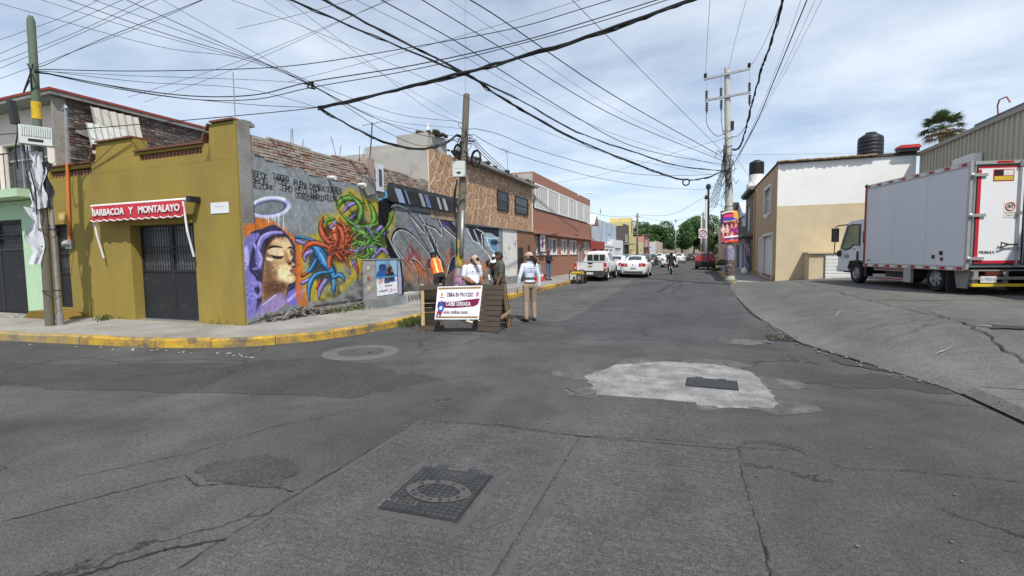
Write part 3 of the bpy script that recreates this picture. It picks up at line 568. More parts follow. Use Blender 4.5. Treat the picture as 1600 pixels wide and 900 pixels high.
def gate(T, x0, x1, z0, z1, y, leaves, split, name='door'):
    w = (x1 - x0) / leaves
    for k in range(leaves):
        a, b = x0 + k * w + .006, x0 + (k + 1) * w - .006
        g = MB(); s = .045
        g.bb(a, b, y, y + .04, z0, z0 + s); g.bb(a, b, y, y + .04, z1 - s, z1); g.bb(a, a + s, y, y + .04, z0 + s, z1 - s); g.bb(b - s, b, y, y + .04, z0 + s, z1 - s); g.bb(a + s, b - s, y, y + .04, split, split + .05)
        for zz in (split + (z1 - split) * .40, split + (z1 - split) * .52): g.bb(a + s, b - s, y, y + .035, zz, zz + .025)
        d = g.build(name, BLACKMET, T)
        g = MB(); n = int((b - a - 2 * s) / .035)
        g.sheet([[(a + s + (b - a - 2 * s) * i / n, y + .012 + .012 * (i % 2), zz) for i in range(n + 1)] for zz in (z0 + s, split)]); g.build('ribbed_panel', BLACKMET, d)
        g = MB(); n = max(4, int((b - a) / .085))
        for i in range(1, n):
            x = a + (b - a) * i / n
            g.tube([(x, y + .015, split + .04), (x, y + .015, z1 - .03)], .008, 6)
            for f in (.12, .46, .88): g.sphere((x, y + .012, split + (z1 - split) * f), (.016, .014, .03), None, 6, 4)
        g.build('bars', BLACKMET, d, kind='stuff')
        g = MB(); g.bb(a + s, b - s, y + .045, y + .055, split + .05, z1 - s); g.build('glass_pane', GREYGLASS, d)
gate(T, -12.36, -10.22, .21, 2.41, YF + .22, 2, 1.32, 'gate_leaf'); gate(T, -15.54, -14.76, .39, 2.53, YF + .16, 1, 1.25, 'side_door')
g = MB(); g.bb(-12.36, -10.22, YF + .02, YF + .28, .16, .205); g.build('door_sill', GALV, T)
g = MB(); g.prism([(-15.9, .1), (-14.0, .1), (-14.5, .36), (-15.6, .36)], frame((0, YF - .005, 0), (1, 0, 0), (0, 0, 1)), .5); g.build('ramp_step', OCHRE_D, T)
text('69', .13, frame((-14.95, YF - .004, 2.72), (1, 0, 0), (0, 0, 1)), mat('number_pale', srgb(225, 205, 170), .8), T, 'house_number')
g = MB(); g.bb(-15.08, -14.8, YF - .003, YF + .004, 2.63, 2.82); g.build('number_plate', mat('plate_tan', srgb(190, 160, 90), .8), T)
# white notice
g = MB(); g.bb(-9.66, -9.14, YF - .012, YF + .002, 2.57, 2.80); nb = g.build('wall_notice', mat('notice_white', (.74, .75, .76), .6, .05), T); g = MB(); g.bb(-9.52, -9.28, YF - .0135, YF - .0125, 2.70, 2.725); g.build('faint_print', mat('faint_print', (.55, .56, .58), .7), nb)
# orange conduit and meter
tt = thing('electric_conduit', 'orange conduit pipe with a round meter on the ochre wall', 'conduit', (-14.55, YF, 2))
g = MB(); g.tube([(-14.48, YF - .04, 4.0), (-14.53, YF - .05, 3), (-14.6, YF - .05, 2.1)], .035, 10); g.build('orange_pipe', mat('orange_pvc', srgb(205, 120, 60), .6, .1, 4), tt)
g = MB(); g.tube([(-14.42, YF - .02, 5.35), (-14.46, YF - .03, 4.6), (-14.48, YF - .035, 4.0)], .03, 8); g.tube([(-14.5, YF - .03, 5.3), (-14.42, YF - .02, 5.38), (-14.36, YF - .03, 5.3)], .035, 8); g.build('steel_riser', GALV, tt)
g = MB(); g.lathe([(.001, 0), (.08, 0), (.085, .03), (.075, .12), (.05, .16), (.001, .17)], 16, frame((-14.66, YF - .01, 2.03), (1, 0, 0), (0, 0, 1))); g.build('meter', mat('meter_glass_grey', (.3, .3, .3), .25, .1), tt, smooth=True)
g = MB(); g.bb(-14.78, -14.52, YF - .06, YF - .002, 1.9, 2.13); g.build('meter_base', GALV, tt)
# ---- red awning, folded down
AW = thing('shop_awning', 'red cloth awning with scalloped hem lettered BARBACOA Y MONTALAYO', 'awning', (-11.7, YF, 2.85))
RED = mat('awning_red', srgb(186, 56, 66), .8, .1, 3, .15, 60, col2=srgb(170, 60, 66), amt=.3, s2=2)
X0, X1 = -13.28, -10.16; n = 80
r1 = [(X0 + (X1 - X0) * i / n, YF - .235, 2.87) for i in range(n + 1)]; r2 = [(p[0], YF - .25 - .008 * math.sin(i * .9), 2.70) for i, p in enumerate(r1)]; r3 = [(p[0], YF - .262 - .010 * math.sin(i * .7 + 1), 2.53 - .035 * abs(math.sin(PI * i / n * 13))) for i, p in enumerate(r1)]
rows = [r1, r2, r3]; g = MB(); g.sheet(rows); g.sheet([[(p[0], p[1] + .006, p[2]) for p in q] for q in rows]); g.build('fabric', RED, AW, smooth=True, fix=False)
hem = [(p[0], p[1] - .004, p[2] + .012) for p in r3]; g = MB(); g.tube(hem, .014, 5); g.build('hem', WHITEM, AW)
g = MB(); g.tube([(X0 - .06, YF - .2, 2.88), (X1 + .08, YF - .2, 2.88)], .035, 10); g.build('roller', WHITEM, AW)
g = MB(); g.bb(X1 + .08, X1 + .2, YF - .24, YF + .0, 2.82, 2.94); g.build('roller_motor', BLACKMET, AW)
for x in (X0 + .02, X1 - .02):
    g = MB(); g.tube([(x, YF - .235, 2.84), (x + .03, YF - .20, 2.2), (x + .05, YF - .10, 1.66)], .022, 8); g.build('arm', WHITEM, AW)
Ma = frame((-11.7, YF - .262, 2.715), (1, 0, 0), (0, -.36, .93))
Ma = frame((-11.72, YF - .276, 2.705), (1, 0, 0), (0, 0, 1))
text('BARBACOA   Y   MONTALAYO', .21, Ma, WHITEM, AW, width=2.96, ext=.004, bold=.006)
# ================================================================ house at the far left
T = thing('left_house', 'two storey house with pale green ground floor and sooty brick flank', 'house', (-17.5, 7.4, .1))
GRN = mat('pale_green_paint', srgb(178, 206, 172), .8, .08, 1.5, .1, 20, col2=srgb(150, 180, 150), amt=.3, s2=1.4)
PINKW = mat('pinkish_white_paint', srgb(222, 208, 200), .85, .06, 1.2, .1, 20, col2=srgb(205, 170, 165), amt=.3, s2=1.1)
g = MB(); wallh(g, (-22, 7.36, 0), (1, 0, 0), (0, 0, 1), 6.38, 3.2, [(2.3, 5.35, .1, 2.72)], .3); g.build('ground_floor_wall', GRN, T)
g = MB(); g.bb(-22, -15.66, 7.66, 14, 0, 3.25); g.bb(-22, -15.66, 8.4, 14, 3.42, 5.85); g.build('rear_body', MORTAR, T)
g = MB(); wallh(g, (-22, 8.1, 3.42), (1, 0, 0), (0, 0, 1), 6.34, 2.45, [(3.0, 5.2, .02, 1.55)], .3); g.build('upper_wall', PINKW, T)
g = MB(); g.bb(-22, -15.7, 6.9, 8.1, 3.22, 3.42); g.build('balcony_slab', GRN, T)
bl_ = MB(); bl_.bb(-22, -15.72, 6.93, 6.96, 4.28, 4.31); br_ = bl_.build('balcony_rail', BLACKMET, T)
for i in range(26):
    g = MB(); x = -21.9 + i * .245; g.tube([(x, 6.945, 3.42), (x, 6.945, 4.285)], .009, 6); g.build('baluster_bar', BLACKMET, br_)
g = MB(); g.bb(-19, -16.8, 8.24, 8.3, 3.44, 4.97); dw = g.build('balcony_window', DARKGLASS, T)
g = MB(); [g.bb(x, x + .05, 8.2, 8.24, 3.44, 4.97) for x in (-19, -18.28, -17.55, -16.85)]; g.bb(-19, -16.8, 8.19, 8.235, 4.5, 4.55); g.build('frame', GALV, dw)
gate(T, -19.7, -16.65, .1, 2.72, 7.52, 2, 1.9, 'garage_door')
g = MB(); g.bb(-22.4, -15.45, 7.6, 14.2, 5.88, 5.97); g.build('roof_slab', GREYCON, T)
g = MB(); g.bb(-22.42, -15.43, 7.58, 14.2, 5.975, 6.04); g.build('roof_edge_tiles', mat('roof_red', srgb(140, 62, 50), .8, .2, 5), T)
g = MB(); g.bb(-15.66, -15.60, 7.7, 14, 3.4, 5.86); flank = g.build('flank_wall', MORTAR, T)
bricks(flank, -15.58, 8.0, 13.0, lambda y: 4.0, lambda y: 5.86, .26, .075, BRD, None, .012, 300, 8)
for i in range(9):                                                # patches of old render clinging to the flank
    P = rough([(8.1 + i * .12, 5.0 - .03 * i), (9.3 + i * .1, 4.98), (9.3, 5.12), (8.2, 5.16)], .06, 4, i) if i < 1 else None
    if P: g = MB(); g.add([(-15.535, a, b) for a, b in P], [tuple(range(len(P)))]); g.build('render_remnant', mat('old_render', (.34, .32, .3), .9, .25, 4), T)
# corrugated sheets leaning against the flank
CORR = mat('fibre_cement', (.52, .50, .44), .85, .12, 3, .2, 30, col2=(.36, .34, .3), amt=.35, s2=3)
for y0, w, z0, z1, off, lab, c in ((8.42, 1.2, 4.5, 5.78, .10, 'upper corrugated fibre cement sheet leaning on the sooty brick flank', CORR), (8.22, .95, 3.95, 5.30, .22, 'lower corrugated sheet leaning in front of the other one', mat('fibre_cement_pale', (.62, .62, .58), .85, .1, 3)),):
    g = MB(); nn = 48; rows = []
    for k in (0, 1): rows.append([(-15.55 + off + (.20 if k == 0 else .05) + .035 * math.cos(2 * PI * i / nn * 6), y0 + w * i / nn + (.1 if k == 0 else 0), z0 if k == 0 else z1) for i in range(nn + 1)])
    g.sheet(rows); g.sheet([[(p[0] + .008, p[1], p[2]) for p in q] for q in rows]); g.build('corrugated_sheet', c, label=lab, cat='roof sheet', smooth=True, fix=False, group='leaning roof sheets')
# ================================================================ mural wall with raw brick top
T = thing('mural_wall', 'grey rendered wall painted with a large graffiti mural under raw brick courses', 'wall', (-8.9, 13, .15))
XW = -8.85
g = MB(); g.bb(-9.15, XW - .02, 7.73, 15.1, 0, 4.24); g.build('core', MORTAR, T)
zb = lambda y: float(np.interp(y, [7.8, 8.4, 9.5, 11.2, 12.2, 13, 14.9], [3.80, 3.72, 3.66, 3.60, 3.72, 3.86, 3.86]))
bricks(T, XW, 7.82, 15.05, zb, lambda y: 4.27 + .03 * math.sin(y * 3), .255, .066, BR + BR[:2], lambda y, z: 11.6 < y < 11.95, .02, 300, 5)
g = MB(); g.bb(-9.15, XW + .05, 11.62, 11.93, 3.55, 4.45); g.build('brick_pier', BR[1], T)
g = MB(); g.prism([(0, 0), (.35, .1), (.4, .4), (.3, .55), (-.1, .5), (-.15, .2)], frame((XW + .02, 11.5, 3.35), (0, 1, 0), (0, 0, 1)), .09); g.build('broken_beam_stub', GREYCON, T)
for y in (10.05, 11.25):
    g = MB(); p = Vector((XW, y, 3.66 - (y - 10) * .02)); g.tube([p, p + Vector((.28, -.06, -.03))], .05, 12); g.build('drain_pipe_stub', WHITEM, T)
g = MB(); r_ = random.Random(3)
for k in range(110):
    y = r_.uniform(7.9, 12.4); g.sphere((XW + r_.uniform(.01, .12), y, .15 + r_.uniform(.0, .26 - .02 * (y - 8))), (r_.uniform(.03, .07), r_.uniform(.05, .16), r_.uniform(.03, .08)), Matrix.Rotation(r_.uniform(-.9, .9), 3, 'X') @ Matrix.Rotation(r_.uniform(0, 3), 3, 'Z'), 5, 3)
g.build('rubble_footing', mat('dark_rubble', (.16, .15, .135), .95, .3, 5, .5, 20), T, kind='stuff')
for y, hh, dx in ((9.0, .38, .02), (9.08, .42, 0), (9.35, .22, .03), (10.6, .55, -.1), (10.66, .35, .05), (11.5, .5, .02), (11.66, .45, .04), (11.75, .2, .05), (14.2, .2, 0)):
    g = MB(); g.tube([(-9.0, y, 4.2), (-9.0 + dx, y + dx, 4.27 + hh)], .008, 5); g.build('rebar', mat('rusty_rebar', (.1, .06, .045), .9, .2), T)
# ---- the mural itself
cols_px = np.linspace(380.5, 786, 430); ys = np.array([atx(p, 420, XW).y for p in cols_px]); nu = len(ys); nv = 250
tops = np.array([zb(y) + .03 if y < 15 else 3.30 for y in ys]) + .03 * np.sin(ys * 7) * np.sin(ys * 2.3); tops[ys > 17.6] = 2.90
tops[ys < 7.735] = 2.35; bots = np.array([float(np.interp(y, [7.45, 7.72, 7.74, 9, 12, 22], [.24, .28, .30, .42, .42, .35])) for y in ys])
V_ = np.linspace(0, 1, nv)[:, None]; Z = bots[None] + (tops - bots)[None] * V_; Yg = np.repeat(ys[None], nv, 0)
bulge = .010 + .003 * np.sin(Yg * 1.3) * np.cos(Z * 1.7)
P3 = np.stack([np.where(Yg.ravel() < 7.735, XW + .034, XW) + bulge.ravel(), Yg.ravel(), Z.ravel()], 1); qx, qy = projn(P3[:, 0], P3[:, 1], P3[:, 2])
pt = Paint(qx, qy, (122, 127, 129))
PUR, LIL, NAV, ORG, OLV = (120, 114, 184), (168, 162, 218), (50, 49, 82), (196, 108, 40), (172, 152, 44)
BLK = (16, 16, 20)
# --- background tones
pt.zoom(0, 0, 1); pt.poly([(384, 250), (560, 300), (560, 360), (400, 350)], (138, 146, 150), 40, .5); pt.poly([(600, 330), (720, 360), (720, 440), (620, 440)], (108, 112, 114), 20, .5)
# --- halo, woman, hood
pt.zoom(380, 290, 4.2857)
pt.poly([(-30, 330), (40, 235), (130, 215), (250, 270), (330, 330), (390, 390), (420, 470), (440, 560), (400, 620), (425, 700), (430, 800), (380, 800), (300, 600), (40, 360)], (188, 108, 48), 30)
pt.poly([(340, 400), (430, 440), (470, 560), (400, 600)], (170, 84, 34), 22, .7)
def ell(cx, cy, rx, ry, rot=0, n=20): return [(cx + rx * math.cos(a) * math.cos(rot) - ry * math.sin(a) * math.sin(rot), cy + rx * math.cos(a) * math.sin(rot) + ry * math.sin(a) * math.cos(rot)) for a in np.linspace(0, 2 * PI, n, False)]
pt.poly(ell(178, 142, 140, 68, -.12), (170, 170, 222), 6); pt.poly(ell(176, 146, 116, 48, -.12), (78, 84, 104), 6); pt.poly(ell(172, 150, 100, 40, -.12), (116, 124, 128), 8)
pt.stroke(ell(178, 140, 130, 60, -.12)[9:19], (228, 228, 246), w=15, soft=8); pt.stroke(ell(178, 142, 134, 64, -.12)[0:9], (198, 198, 236), w=20, soft=8)
for x, y0, y1 in ((170, 200, 245), (195, 195, 225), (213, 195, 235), (238, 190, 280), (270, 180, 300), (155, 205, 225)): pt.stroke([(x, y0), (x, y1)], (226, 228, 240), w=5, smooth=False)
pt.poly([(40, 330), (130, 288), (205, 262), (262, 296), (315, 355), (348, 440), (364, 545), (388, 620), (390, 770), (280, 800), (90, 860), (20, 800), (0, 640), (-10, 520)], NAV, 5)
pt.poly([(30, 340), (75, 318), (110, 330), (60, 420), (40, 560), (90, 640), (80, 860), (0, 860), (-30, 560), (0, 420)], PUR, 8); pt.poly([(0, 440), (30, 410), (40, 500), (20, 560), (0, 580)], LIL, 10)
pt.stroke([(262, 316, 16), (190, 322, 30), (130, 352, 34), (98, 430, 30), (96, 520, 24)], PUR); pt.stroke([(255, 310, 8), (185, 314, 14), (122, 346, 14), (90, 430, 8)], LIL, soft=6)
pt.stroke([(62, 372, 8), (92, 430, 20), (118, 490, 26), (104, 545, 24), (66, 560, 8)], PUR, grow=4); pt.stroke([(66, 378, 4), (100, 440, 12), (122, 490, 12), (104, 540, 8)], LIL, soft=6)
pt.stroke([(70, 650, 30), (110, 660, 30), (128, 700, 30), (100, 745, 22), (70, 720, 10)], (146, 134, 206)); pt.stroke([(84, 690, 20), (92, 715, 14)], NAV)
for i in range(22): a = random.Random(i); pt.stroke([(a.uniform(0, 60), a.uniform(480, 860), 9), (a.uniform(0, 60) * .2 + 20, a.uniform(480, 860), 1)][:1] * 2, NAV, soft=3, alpha=.8)
# face
FACE = [(172, 372), (195, 340), (245, 332), (292, 352), (322, 395), (337, 445), (332, 480), (322, 505), (346, 528), (318, 546), (352, 558), (356, 574), (332, 586), (352, 612), (344, 642), (308, 656), (292, 690), (284, 750), (272, 810), (150, 850), (128, 800), (134, 620), (148, 480)]
pt.poly(FACE, (206, 172, 124), 5); pt.poly([(150, 400), (185, 380), (200, 460), (190, 560), (230, 640), (280, 660), (275, 800), (140, 850), (128, 700), (134, 560)], (112, 78, 54), 40, .9)
pt.poly([(250, 345), (300, 370), (325, 430), (300, 480), (270, 430), (240, 390)], (226, 198, 150), 24, .9); pt.poly([(240, 540), (310, 540), (335, 600), (330, 645), (280, 640), (230, 600)], (236, 214, 166), 26, .95)
pt.poly([(170, 420), (240, 418), (268, 440), (262, 468), (200, 470), (166, 452)], (226, 204, 164), 14, .95); pt.poly([(158, 480), (200, 490), (196, 505), (160, 500)], (236, 226, 200), 10, .9)
pt.poly([(276, 430), (300, 470), (306, 520), (290, 520), (278, 480)], (150, 110, 76), 14, .8); pt.poly([(196, 470), (262, 478), (250, 492), (206, 488)], (58, 42, 34), 5)
pt.stroke([(182, 462, 4), (215, 476, 10), (272, 474, 6)], BLK); pt.stroke([(160, 432, 4), (195, 408, 16), (262, 414, 7)], (30, 22, 20)); pt.stroke([(298, 420, 6), (318, 414, 13), (338, 428, 5)], (30, 22, 20)); pt.poly([(150, 380), (185, 336), (250, 326), (300, 345), (240, 348), (190, 372), (160, 420), (140, 470)], (40, 32, 36), 14, .85)
pt.poly([(312, 428), (334, 436), (336, 470), (318, 462)], (90, 62, 46), 8, .9); pt.poly([(298, 500), (322, 505), (326, 528), (302, 530)], (120, 72, 52), 8, .95); pt.stroke([(306, 524, 8), (320, 520, 8)], (40, 24, 20))
pt.poly([(314, 562), (346, 550), (358, 566), (340, 590), (316, 582)], (150, 84, 70), 5); pt.stroke([(312, 572), (356, 566)], (70, 34, 32), w=3); pt.poly([(300, 600), (340, 590), (330, 605)], (160, 120, 86), 10, .8)
pt.poly([(150, 650), (290, 655), (282, 700), (150, 720)], (84, 56, 42), 30, .7)
for cx, cy, sc in ((200, 550, 42), (190, 700, 44), (180, 770, 40), (260, 355, 26), (215, 590, 24)):                               # flower tattoos
    for k in range(7): a = k * .9; pt.stroke([(cx, cy), (cx + sc * .6 * math.cos(a - .4), cy + sc * .6 * math.sin(a - .4)), (cx + sc * math.cos(a), cy + sc * math.sin(a)), (cx + sc * .6 * math.cos(a + .4), cy + sc * .6 * math.sin(a + .4)), (cx, cy)], (70, 44, 36), w=2.6, alpha=.6)
pt.stroke([(326, 360, 6), (350, 440, 14), (364, 545, 8)], NAV); pt.poly([(372, 590), (392, 640), (392, 770), (290, 800), (300, 720), (350, 680)], (116, 104, 184), 8); pt.stroke([(300, 770, 20), (350, 730, 22), (430, 690, 10)], LIL, soft=8)
pt.poly([(110, 800), (200, 740), (266, 720), (272, 800), (200, 850), (90, 870)], (150, 136, 196), 22, .85); pt.stroke([(130, 800), (170, 770), (220, 730)], (205, 195, 230), w=6)
for i in range(40): a = random.Random(i + 50); pt.stroke([(a.uniform(60, 460), a.uniform(260, 700), a.uniform(2, 5))] * 2, (235, 235, 238), soft=2, alpha=.85)
# --- flowers
pt.zoom(460, 290, 4.7375)
pt.poly([(330, 90), (410, 20), (520, 90), (560, 95), (640, 110), (660, 20), (710, 60), (740, 250), (710, 340), (720, 470), (600, 620), (520, 660), (440, 710), (300, 820), (130, 850), (60, 720), (20, 450), (60, 390), (170, 350), (180, 250), (230, 210), (310, 210), (300, 130)], OLV, 40, .88)
for q in ([(200, 520), (260, 540), (240, 650), (150, 600)], [(480, 200), (560, 220), (540, 280), (470, 250)], [(330, 600), (420, 660), (300, 780), (200, 800)], [(90, 470), (150, 470), (140, 600), (60, 640)]): pt.poly(q, (128, 132, 116), 30, .7)
pt.poly([(14, 450), (40, 470), (58, 620), (50, 850), (18, 850), (8, 640)], (196, 104, 42), 16, .9)
for q, c in (([(390, 250), (480, 170), (540, 270), (650, 300), (690, 420), (570, 570), (480, 520), (420, 400)], (28, 44, 26)), ([(210, 320), (330, 270), (400, 330), (420, 430), (390, 560), (280, 550), (230, 440)], (58, 28, 24)), ([(120, 450), (240, 480), (310, 640), (220, 730), (120, 640)], (22, 38, 62))): pt.poly(q, c, 26, .72)
pu = lambda P, c=(132, 116, 188): pt.petal(P, c, (178, 166, 222))
pu([(20, 408, 30), (100, 436, 34)]); pu([(80, 560, 10), (78, 512, 34), (140, 482, 34)]); pu([(180, 838, 6), (190, 770, 34), (232, 700, 34)]); pu([(58, 722, 24), (120, 690, 30)]); pu([(380, 565, 10), (412, 650, 12)]); pu([(430, 560, 14), (466, 660, 4)]); pu([(270, 310, 24), (306, 272, 20)])
pu([(366, 196, 12), (396, 152, 34), (444, 130, 26)]); pu([(576, 376, 12), (618, 330, 30), (654, 298, 26)]); pu([(578, 536, 18), (618, 490, 32), (660, 470, 30), (694, 512, 10)]); pu([(408, 256, 10), (446, 218, 22)]); pu([(498, 654, 8), (540, 590, 26)]); pu([(410, 480, 16), (470, 486, 22)]); pu([(640, 370, 14), (684, 344, 24)])
pb = lambda P: pt.petal(P, (40, 112, 172), (110, 170, 212))
pb([(8, 380, 12), (70, 386, 18), (150, 412, 22)]); pb([(150, 446, 50), (196, 510, 84), (226, 570, 66), (282, 640, 44), (292, 720, 40), (290, 822, 4)]); pb([(162, 548, 18), (120, 622, 26), (58, 672, 10)]); pb([(110, 852, 4), (108, 760, 30), (132, 690, 36), (184, 650, 26), (282, 640, 8)]); pb([(288, 682, 18), (340, 662, 36), (372, 702, 8)]); pb([(190, 480, 4), (240, 530, 14)])
pt.petal([(64, 664, 26), (96, 650, 10)], (180, 78, 40), (214, 130, 80)); pt.petal([(168, 760, 12), (190, 704, 18)], (170, 74, 40), (200, 110, 70))
pg = lambda P: pt.petal(P, (78, 134, 50), (146, 184, 96))
pg([(320, 172, 8), (338, 122, 38), (400, 92, 40), (470, 112, 24), (516, 132, 4)]); pg([(405, 46, 3), (440, 92, 22), (492, 160, 40), (482, 240, 40), (440, 312, 20), (416, 336, 3)]); pg([(545, 110, 3), (580, 180, 32), (592, 250, 42), (560, 292, 10)]); pg([(330, 190, 5), (400, 260, 18), (470, 300, 20), (540, 302, 26), (640, 282, 6)])
pg([(430, 320, 30), (520, 356, 60), (598, 420, 70), (566, 480, 64), (532, 552, 20)]); pg([(408, 456, 10), (470, 420, 26), (530, 442, 26), (544, 500, 24), (520, 565, 6)]); pg([(560, 412, 10), (620, 382, 22), (662, 330, 20), (702, 280, 20), (727, 200, 20), (720, 146, 5)]); pg([(602, 330, 8), (560, 392, 20), (540, 452, 22), (552, 522, 18), (520, 572, 4)]); pg([(560, 452, 8), (620, 432, 16), (692, 472, 4)]); pg([(240, 300, 6), (236, 262, 26), (294, 246, 14)]); pg([(318, 700, 6), (332, 800, 3)])
pr = lambda P: pt.petal(P, (176, 74, 44), (216, 124, 84))
pr([(216, 230, 3), (196, 310, 34), (222, 380, 46), (272, 440, 20), (312, 470, 6)]); pr([(306, 290, 14), (346, 330, 42), (362, 400, 40), (330, 472, 12)]); pr([(58, 522, 6), (86, 452, 34), (150, 426, 38), (230, 446, 32), (302, 482, 12)]); pr([(492, 364, 3), (430, 396, 26), (380, 430, 32), (340, 482, 20)]); pr([(330, 240, 3), (370, 300, 22), (392, 370, 30), (380, 432, 20)])
pr([(300, 310, 34), (302, 370, 70), (304, 430, 34)]); pr([(340, 488, 12), (280, 512, 26), (256, 560, 36), (262, 612, 12)]); pr([(340, 490, 12), (402, 492, 22), (442, 540, 22), (466, 622, 14), (470, 690, 3)]); pr([(340, 500, 10), (382, 542, 22), (406, 612, 3)]); pr([(308, 500, 20), (346, 548, 26)]); pr([(400, 420, 10), (440, 360, 14), (470, 345, 3)])
for k in range(26): a = random.Random(k + 300); x, y, an, ln = a.uniform(430, 640), a.uniform(290, 520), a.uniform(0, 6.3), a.uniform(40, 90); pt.petal([(x, y, 10), (x + ln * .5 * math.cos(an), y + ln * .5 * math.sin(an), 13), (x + ln * math.cos(an + .5), y + ln * math.sin(an + .5), 2)], a.choice([(70, 128, 46), (96, 150, 58), (124, 110, 182)]), (160, 196, 110), og=4)
for k in range(18): a = random.Random(k + 360); x, y, an, ln = a.uniform(250, 400), a.uniform(330, 520), a.uniform(0, 6.3), a.uniform(40, 80); pt.petal([(x, y, 9), (x + ln * .5 * math.cos(an), y + ln * .5 * math.sin(an), 12), (x + ln * math.cos(an + .5), y + ln * math.sin(an + .5), 2)], a.choice([(170, 70, 40), (190, 92, 54), (140, 52, 34)]), (220, 136, 96), og=4)
pt.petal([(676, 34, 14), (684, 80, 32), (690, 160, 6)], (58, 120, 172), (140, 190, 220), out=(60, 90, 40)); pt.petal([(686, 172, 18), (678, 240, 14)], (160, 88, 48), (200, 140, 90)); pt.stroke([(282, 320), (300, 312)], (240, 235, 235), w=8)
for i in range(46): a = random.Random(i + 150); pt.stroke([(a.uniform(190, 520), a.uniform(130, 520), a.uniform(2, 6))] * 2, (232, 232, 228), soft=2, alpha=.8)
# --- big letters on the right
pt.zoom(580, 280, 4.5)
pt.poly([(50, 150), (110, 130), (200, 155), (262, 212), (210, 204), (160, 196), (128, 240), (118, 300), (96, 340), (48, 310)], BLK, 4, smooth=False); pt.stroke([(50, 152, 4), (96, 128, 12), (160, 120, 14), (212, 142, 12), (262, 204, 4)], (92, 168, 202)); pt.stroke([(142, 196, 6), (170, 182, 18), (206, 188, 16), (258, 212, 4)], (186, 190, 194), grow=2)
pt.stroke([(150, 220, 4), (168, 300, 10), (150, 370, 4)], (168, 150, 60), alpha=.8, soft=10)
pt.poly([(262, 216), (610, 270), (610, 410), (560, 350), (500, 300), (420, 250), (300, 230)], (40, 36, 58), 8, smooth=False)
for q, c in (([(310, 262), (345, 250), (376, 330), (350, 340)], (118, 122, 126)), ([(430, 322), (452, 296), (498, 388), (470, 374)], (118, 122, 126)), ([(556, 290), (610, 300), (610, 360)], (120, 124, 128)), ([(380, 262), (400, 270), (392, 320)], (78, 112, 150)), ([(500, 300), (520, 320), (530, 350)], (86, 120, 160)), ([(470, 270), (540, 300), (560, 340), (500, 320)], (66, 48, 96))): pt.poly(q, c, 6, smooth=False)
pt.poly([(100, 350), (130, 440), (175, 530), (220, 580), (150, 570), (110, 480)], BLK, 5); pt.stroke([(112, 385), (140, 450), (190, 535), (215, 572)], (226, 228, 232), w=5)
pt.edge([(262, 600), (200, 520), (155, 450), (152, 395), (190, 352), (250, 364), (320, 424), (400, 520), (440, 566)], 17, 5, (5, 8))
pt.edge([(246, 222), (310, 296), (380, 376), (372, 312), (392, 322), (450, 346), (502, 396), (496, 332), (530, 352), (604, 418)], 12, 5, (-3, 5)); pt.edge([(330, 250), (372, 312)], 9, 4, (6, 0)); pt.edge([(460, 268), (496, 336)], 9, 4, (6, 0))
pt.edge([(402, 404), (432, 462), (452, 512), (484, 560), (506, 622), (498, 690), (474, 742)], 13, 5, (-7, 3)); pt.edge([(455, 436), (460, 500), (482, 542)], 10, 4, (6, 0)); pt.edge([(386, 330), (420, 400), (448, 470)], 8, 4, (5, -3))
pt.poly([(260, 590), (380, 570), (500, 610), (610, 580), (640, 700), (250, 720)], (176, 96, 56), 70, .55)
for x, y, h_, c in ((262, 570, 100, (150, 44, 42)), (285, 550, 130, (156, 40, 40)), (318, 590, 110, (160, 56, 48)), (335, 590, 120, (150, 60, 50)), (240, 600, 60, (170, 70, 50)), (530, 590, 90, (176, 88, 58)), (548, 580, 110, (180, 92, 60)), (566, 590, 120, (176, 80, 56)), (400, 600, 60, (180, 90, 60)), (590, 600, 100, (180, 90, 60))):
    pt.stroke([(x, y, 16), (x + 10, y - h_ * .35, 14), (x - 8, y - h_ * .7, 8), (x + 6, y - h_, 2)], c, soft=8, alpha=.8)
pt.edge([(286, 560), (330, 588), (372, 642)], 10, 4, (4, -6)); pt.edge([(296, 580), (330, 660), (326, 730)], 10, 4, (-6, 2)); pt.poly([(300, 580), (350, 610), (374, 660), (340, 690)], (176, 92, 48), 8, .8)
pt.poly([(536, 690), (556, 606), (604, 540), (640, 560), (600, 630)], (48, 66, 104), 6); pt.edge([(536, 690), (556, 606), (606, 536)], 10, 5, (-6, -3)); pt.stroke([(540, 684), (600, 624), (640, 600)], (230, 230, 232), w=5)
pt.stroke([(282, 312), (290, 330)], (96, 80, 150), w=10, alpha=.7); pt.stroke([(305, 340), (312, 352)], (96, 80, 150), w=10, alpha=.7)
# right of the pole
pt.zoom(700, 300, 5.294)
pt.poly([(70, 320), (420, 290), (430, 560), (300, 640), (150, 640), (60, 560)], (134, 142, 148), 20, .8, smooth=False)
pt.poly([(150, 280), (240, 290), (262, 420), (200, 400)], (38, 40, 60), 5, smooth=False); pt.poly([(225, 290), (420, 300), (420, 380), (350, 340), (290, 340), (300, 450), (350, 550), (300, 480), (268, 420)], (30, 32, 44), 5, smooth=False)
pt.poly([(290, 335), (360, 340), (420, 390), (420, 540), (360, 480), (310, 430)], (146, 160, 172), 5, smooth=False); pt.poly([(320, 380), (400, 390), (418, 520), (352, 470)], (96, 140, 176), 6, smooth=False)
for P in ([(158, 300), (205, 400), (262, 430), (212, 310)], [(228, 300), (292, 334), (276, 352), (288, 462), (330, 512), (356, 560)], [(318, 378), (352, 470), (412, 520)], [(318, 378), (360, 384), (416, 376)]): pt.stroke(P, (228, 230, 234), w=6, smooth=False)
for i in range(5): pt.stroke([(352 + i * 12, 430 + (i % 2) * 14), (360 + i * 12, 396), (366 + i * 12, 440), (372 + i * 12, 410)], BLK, w=4)
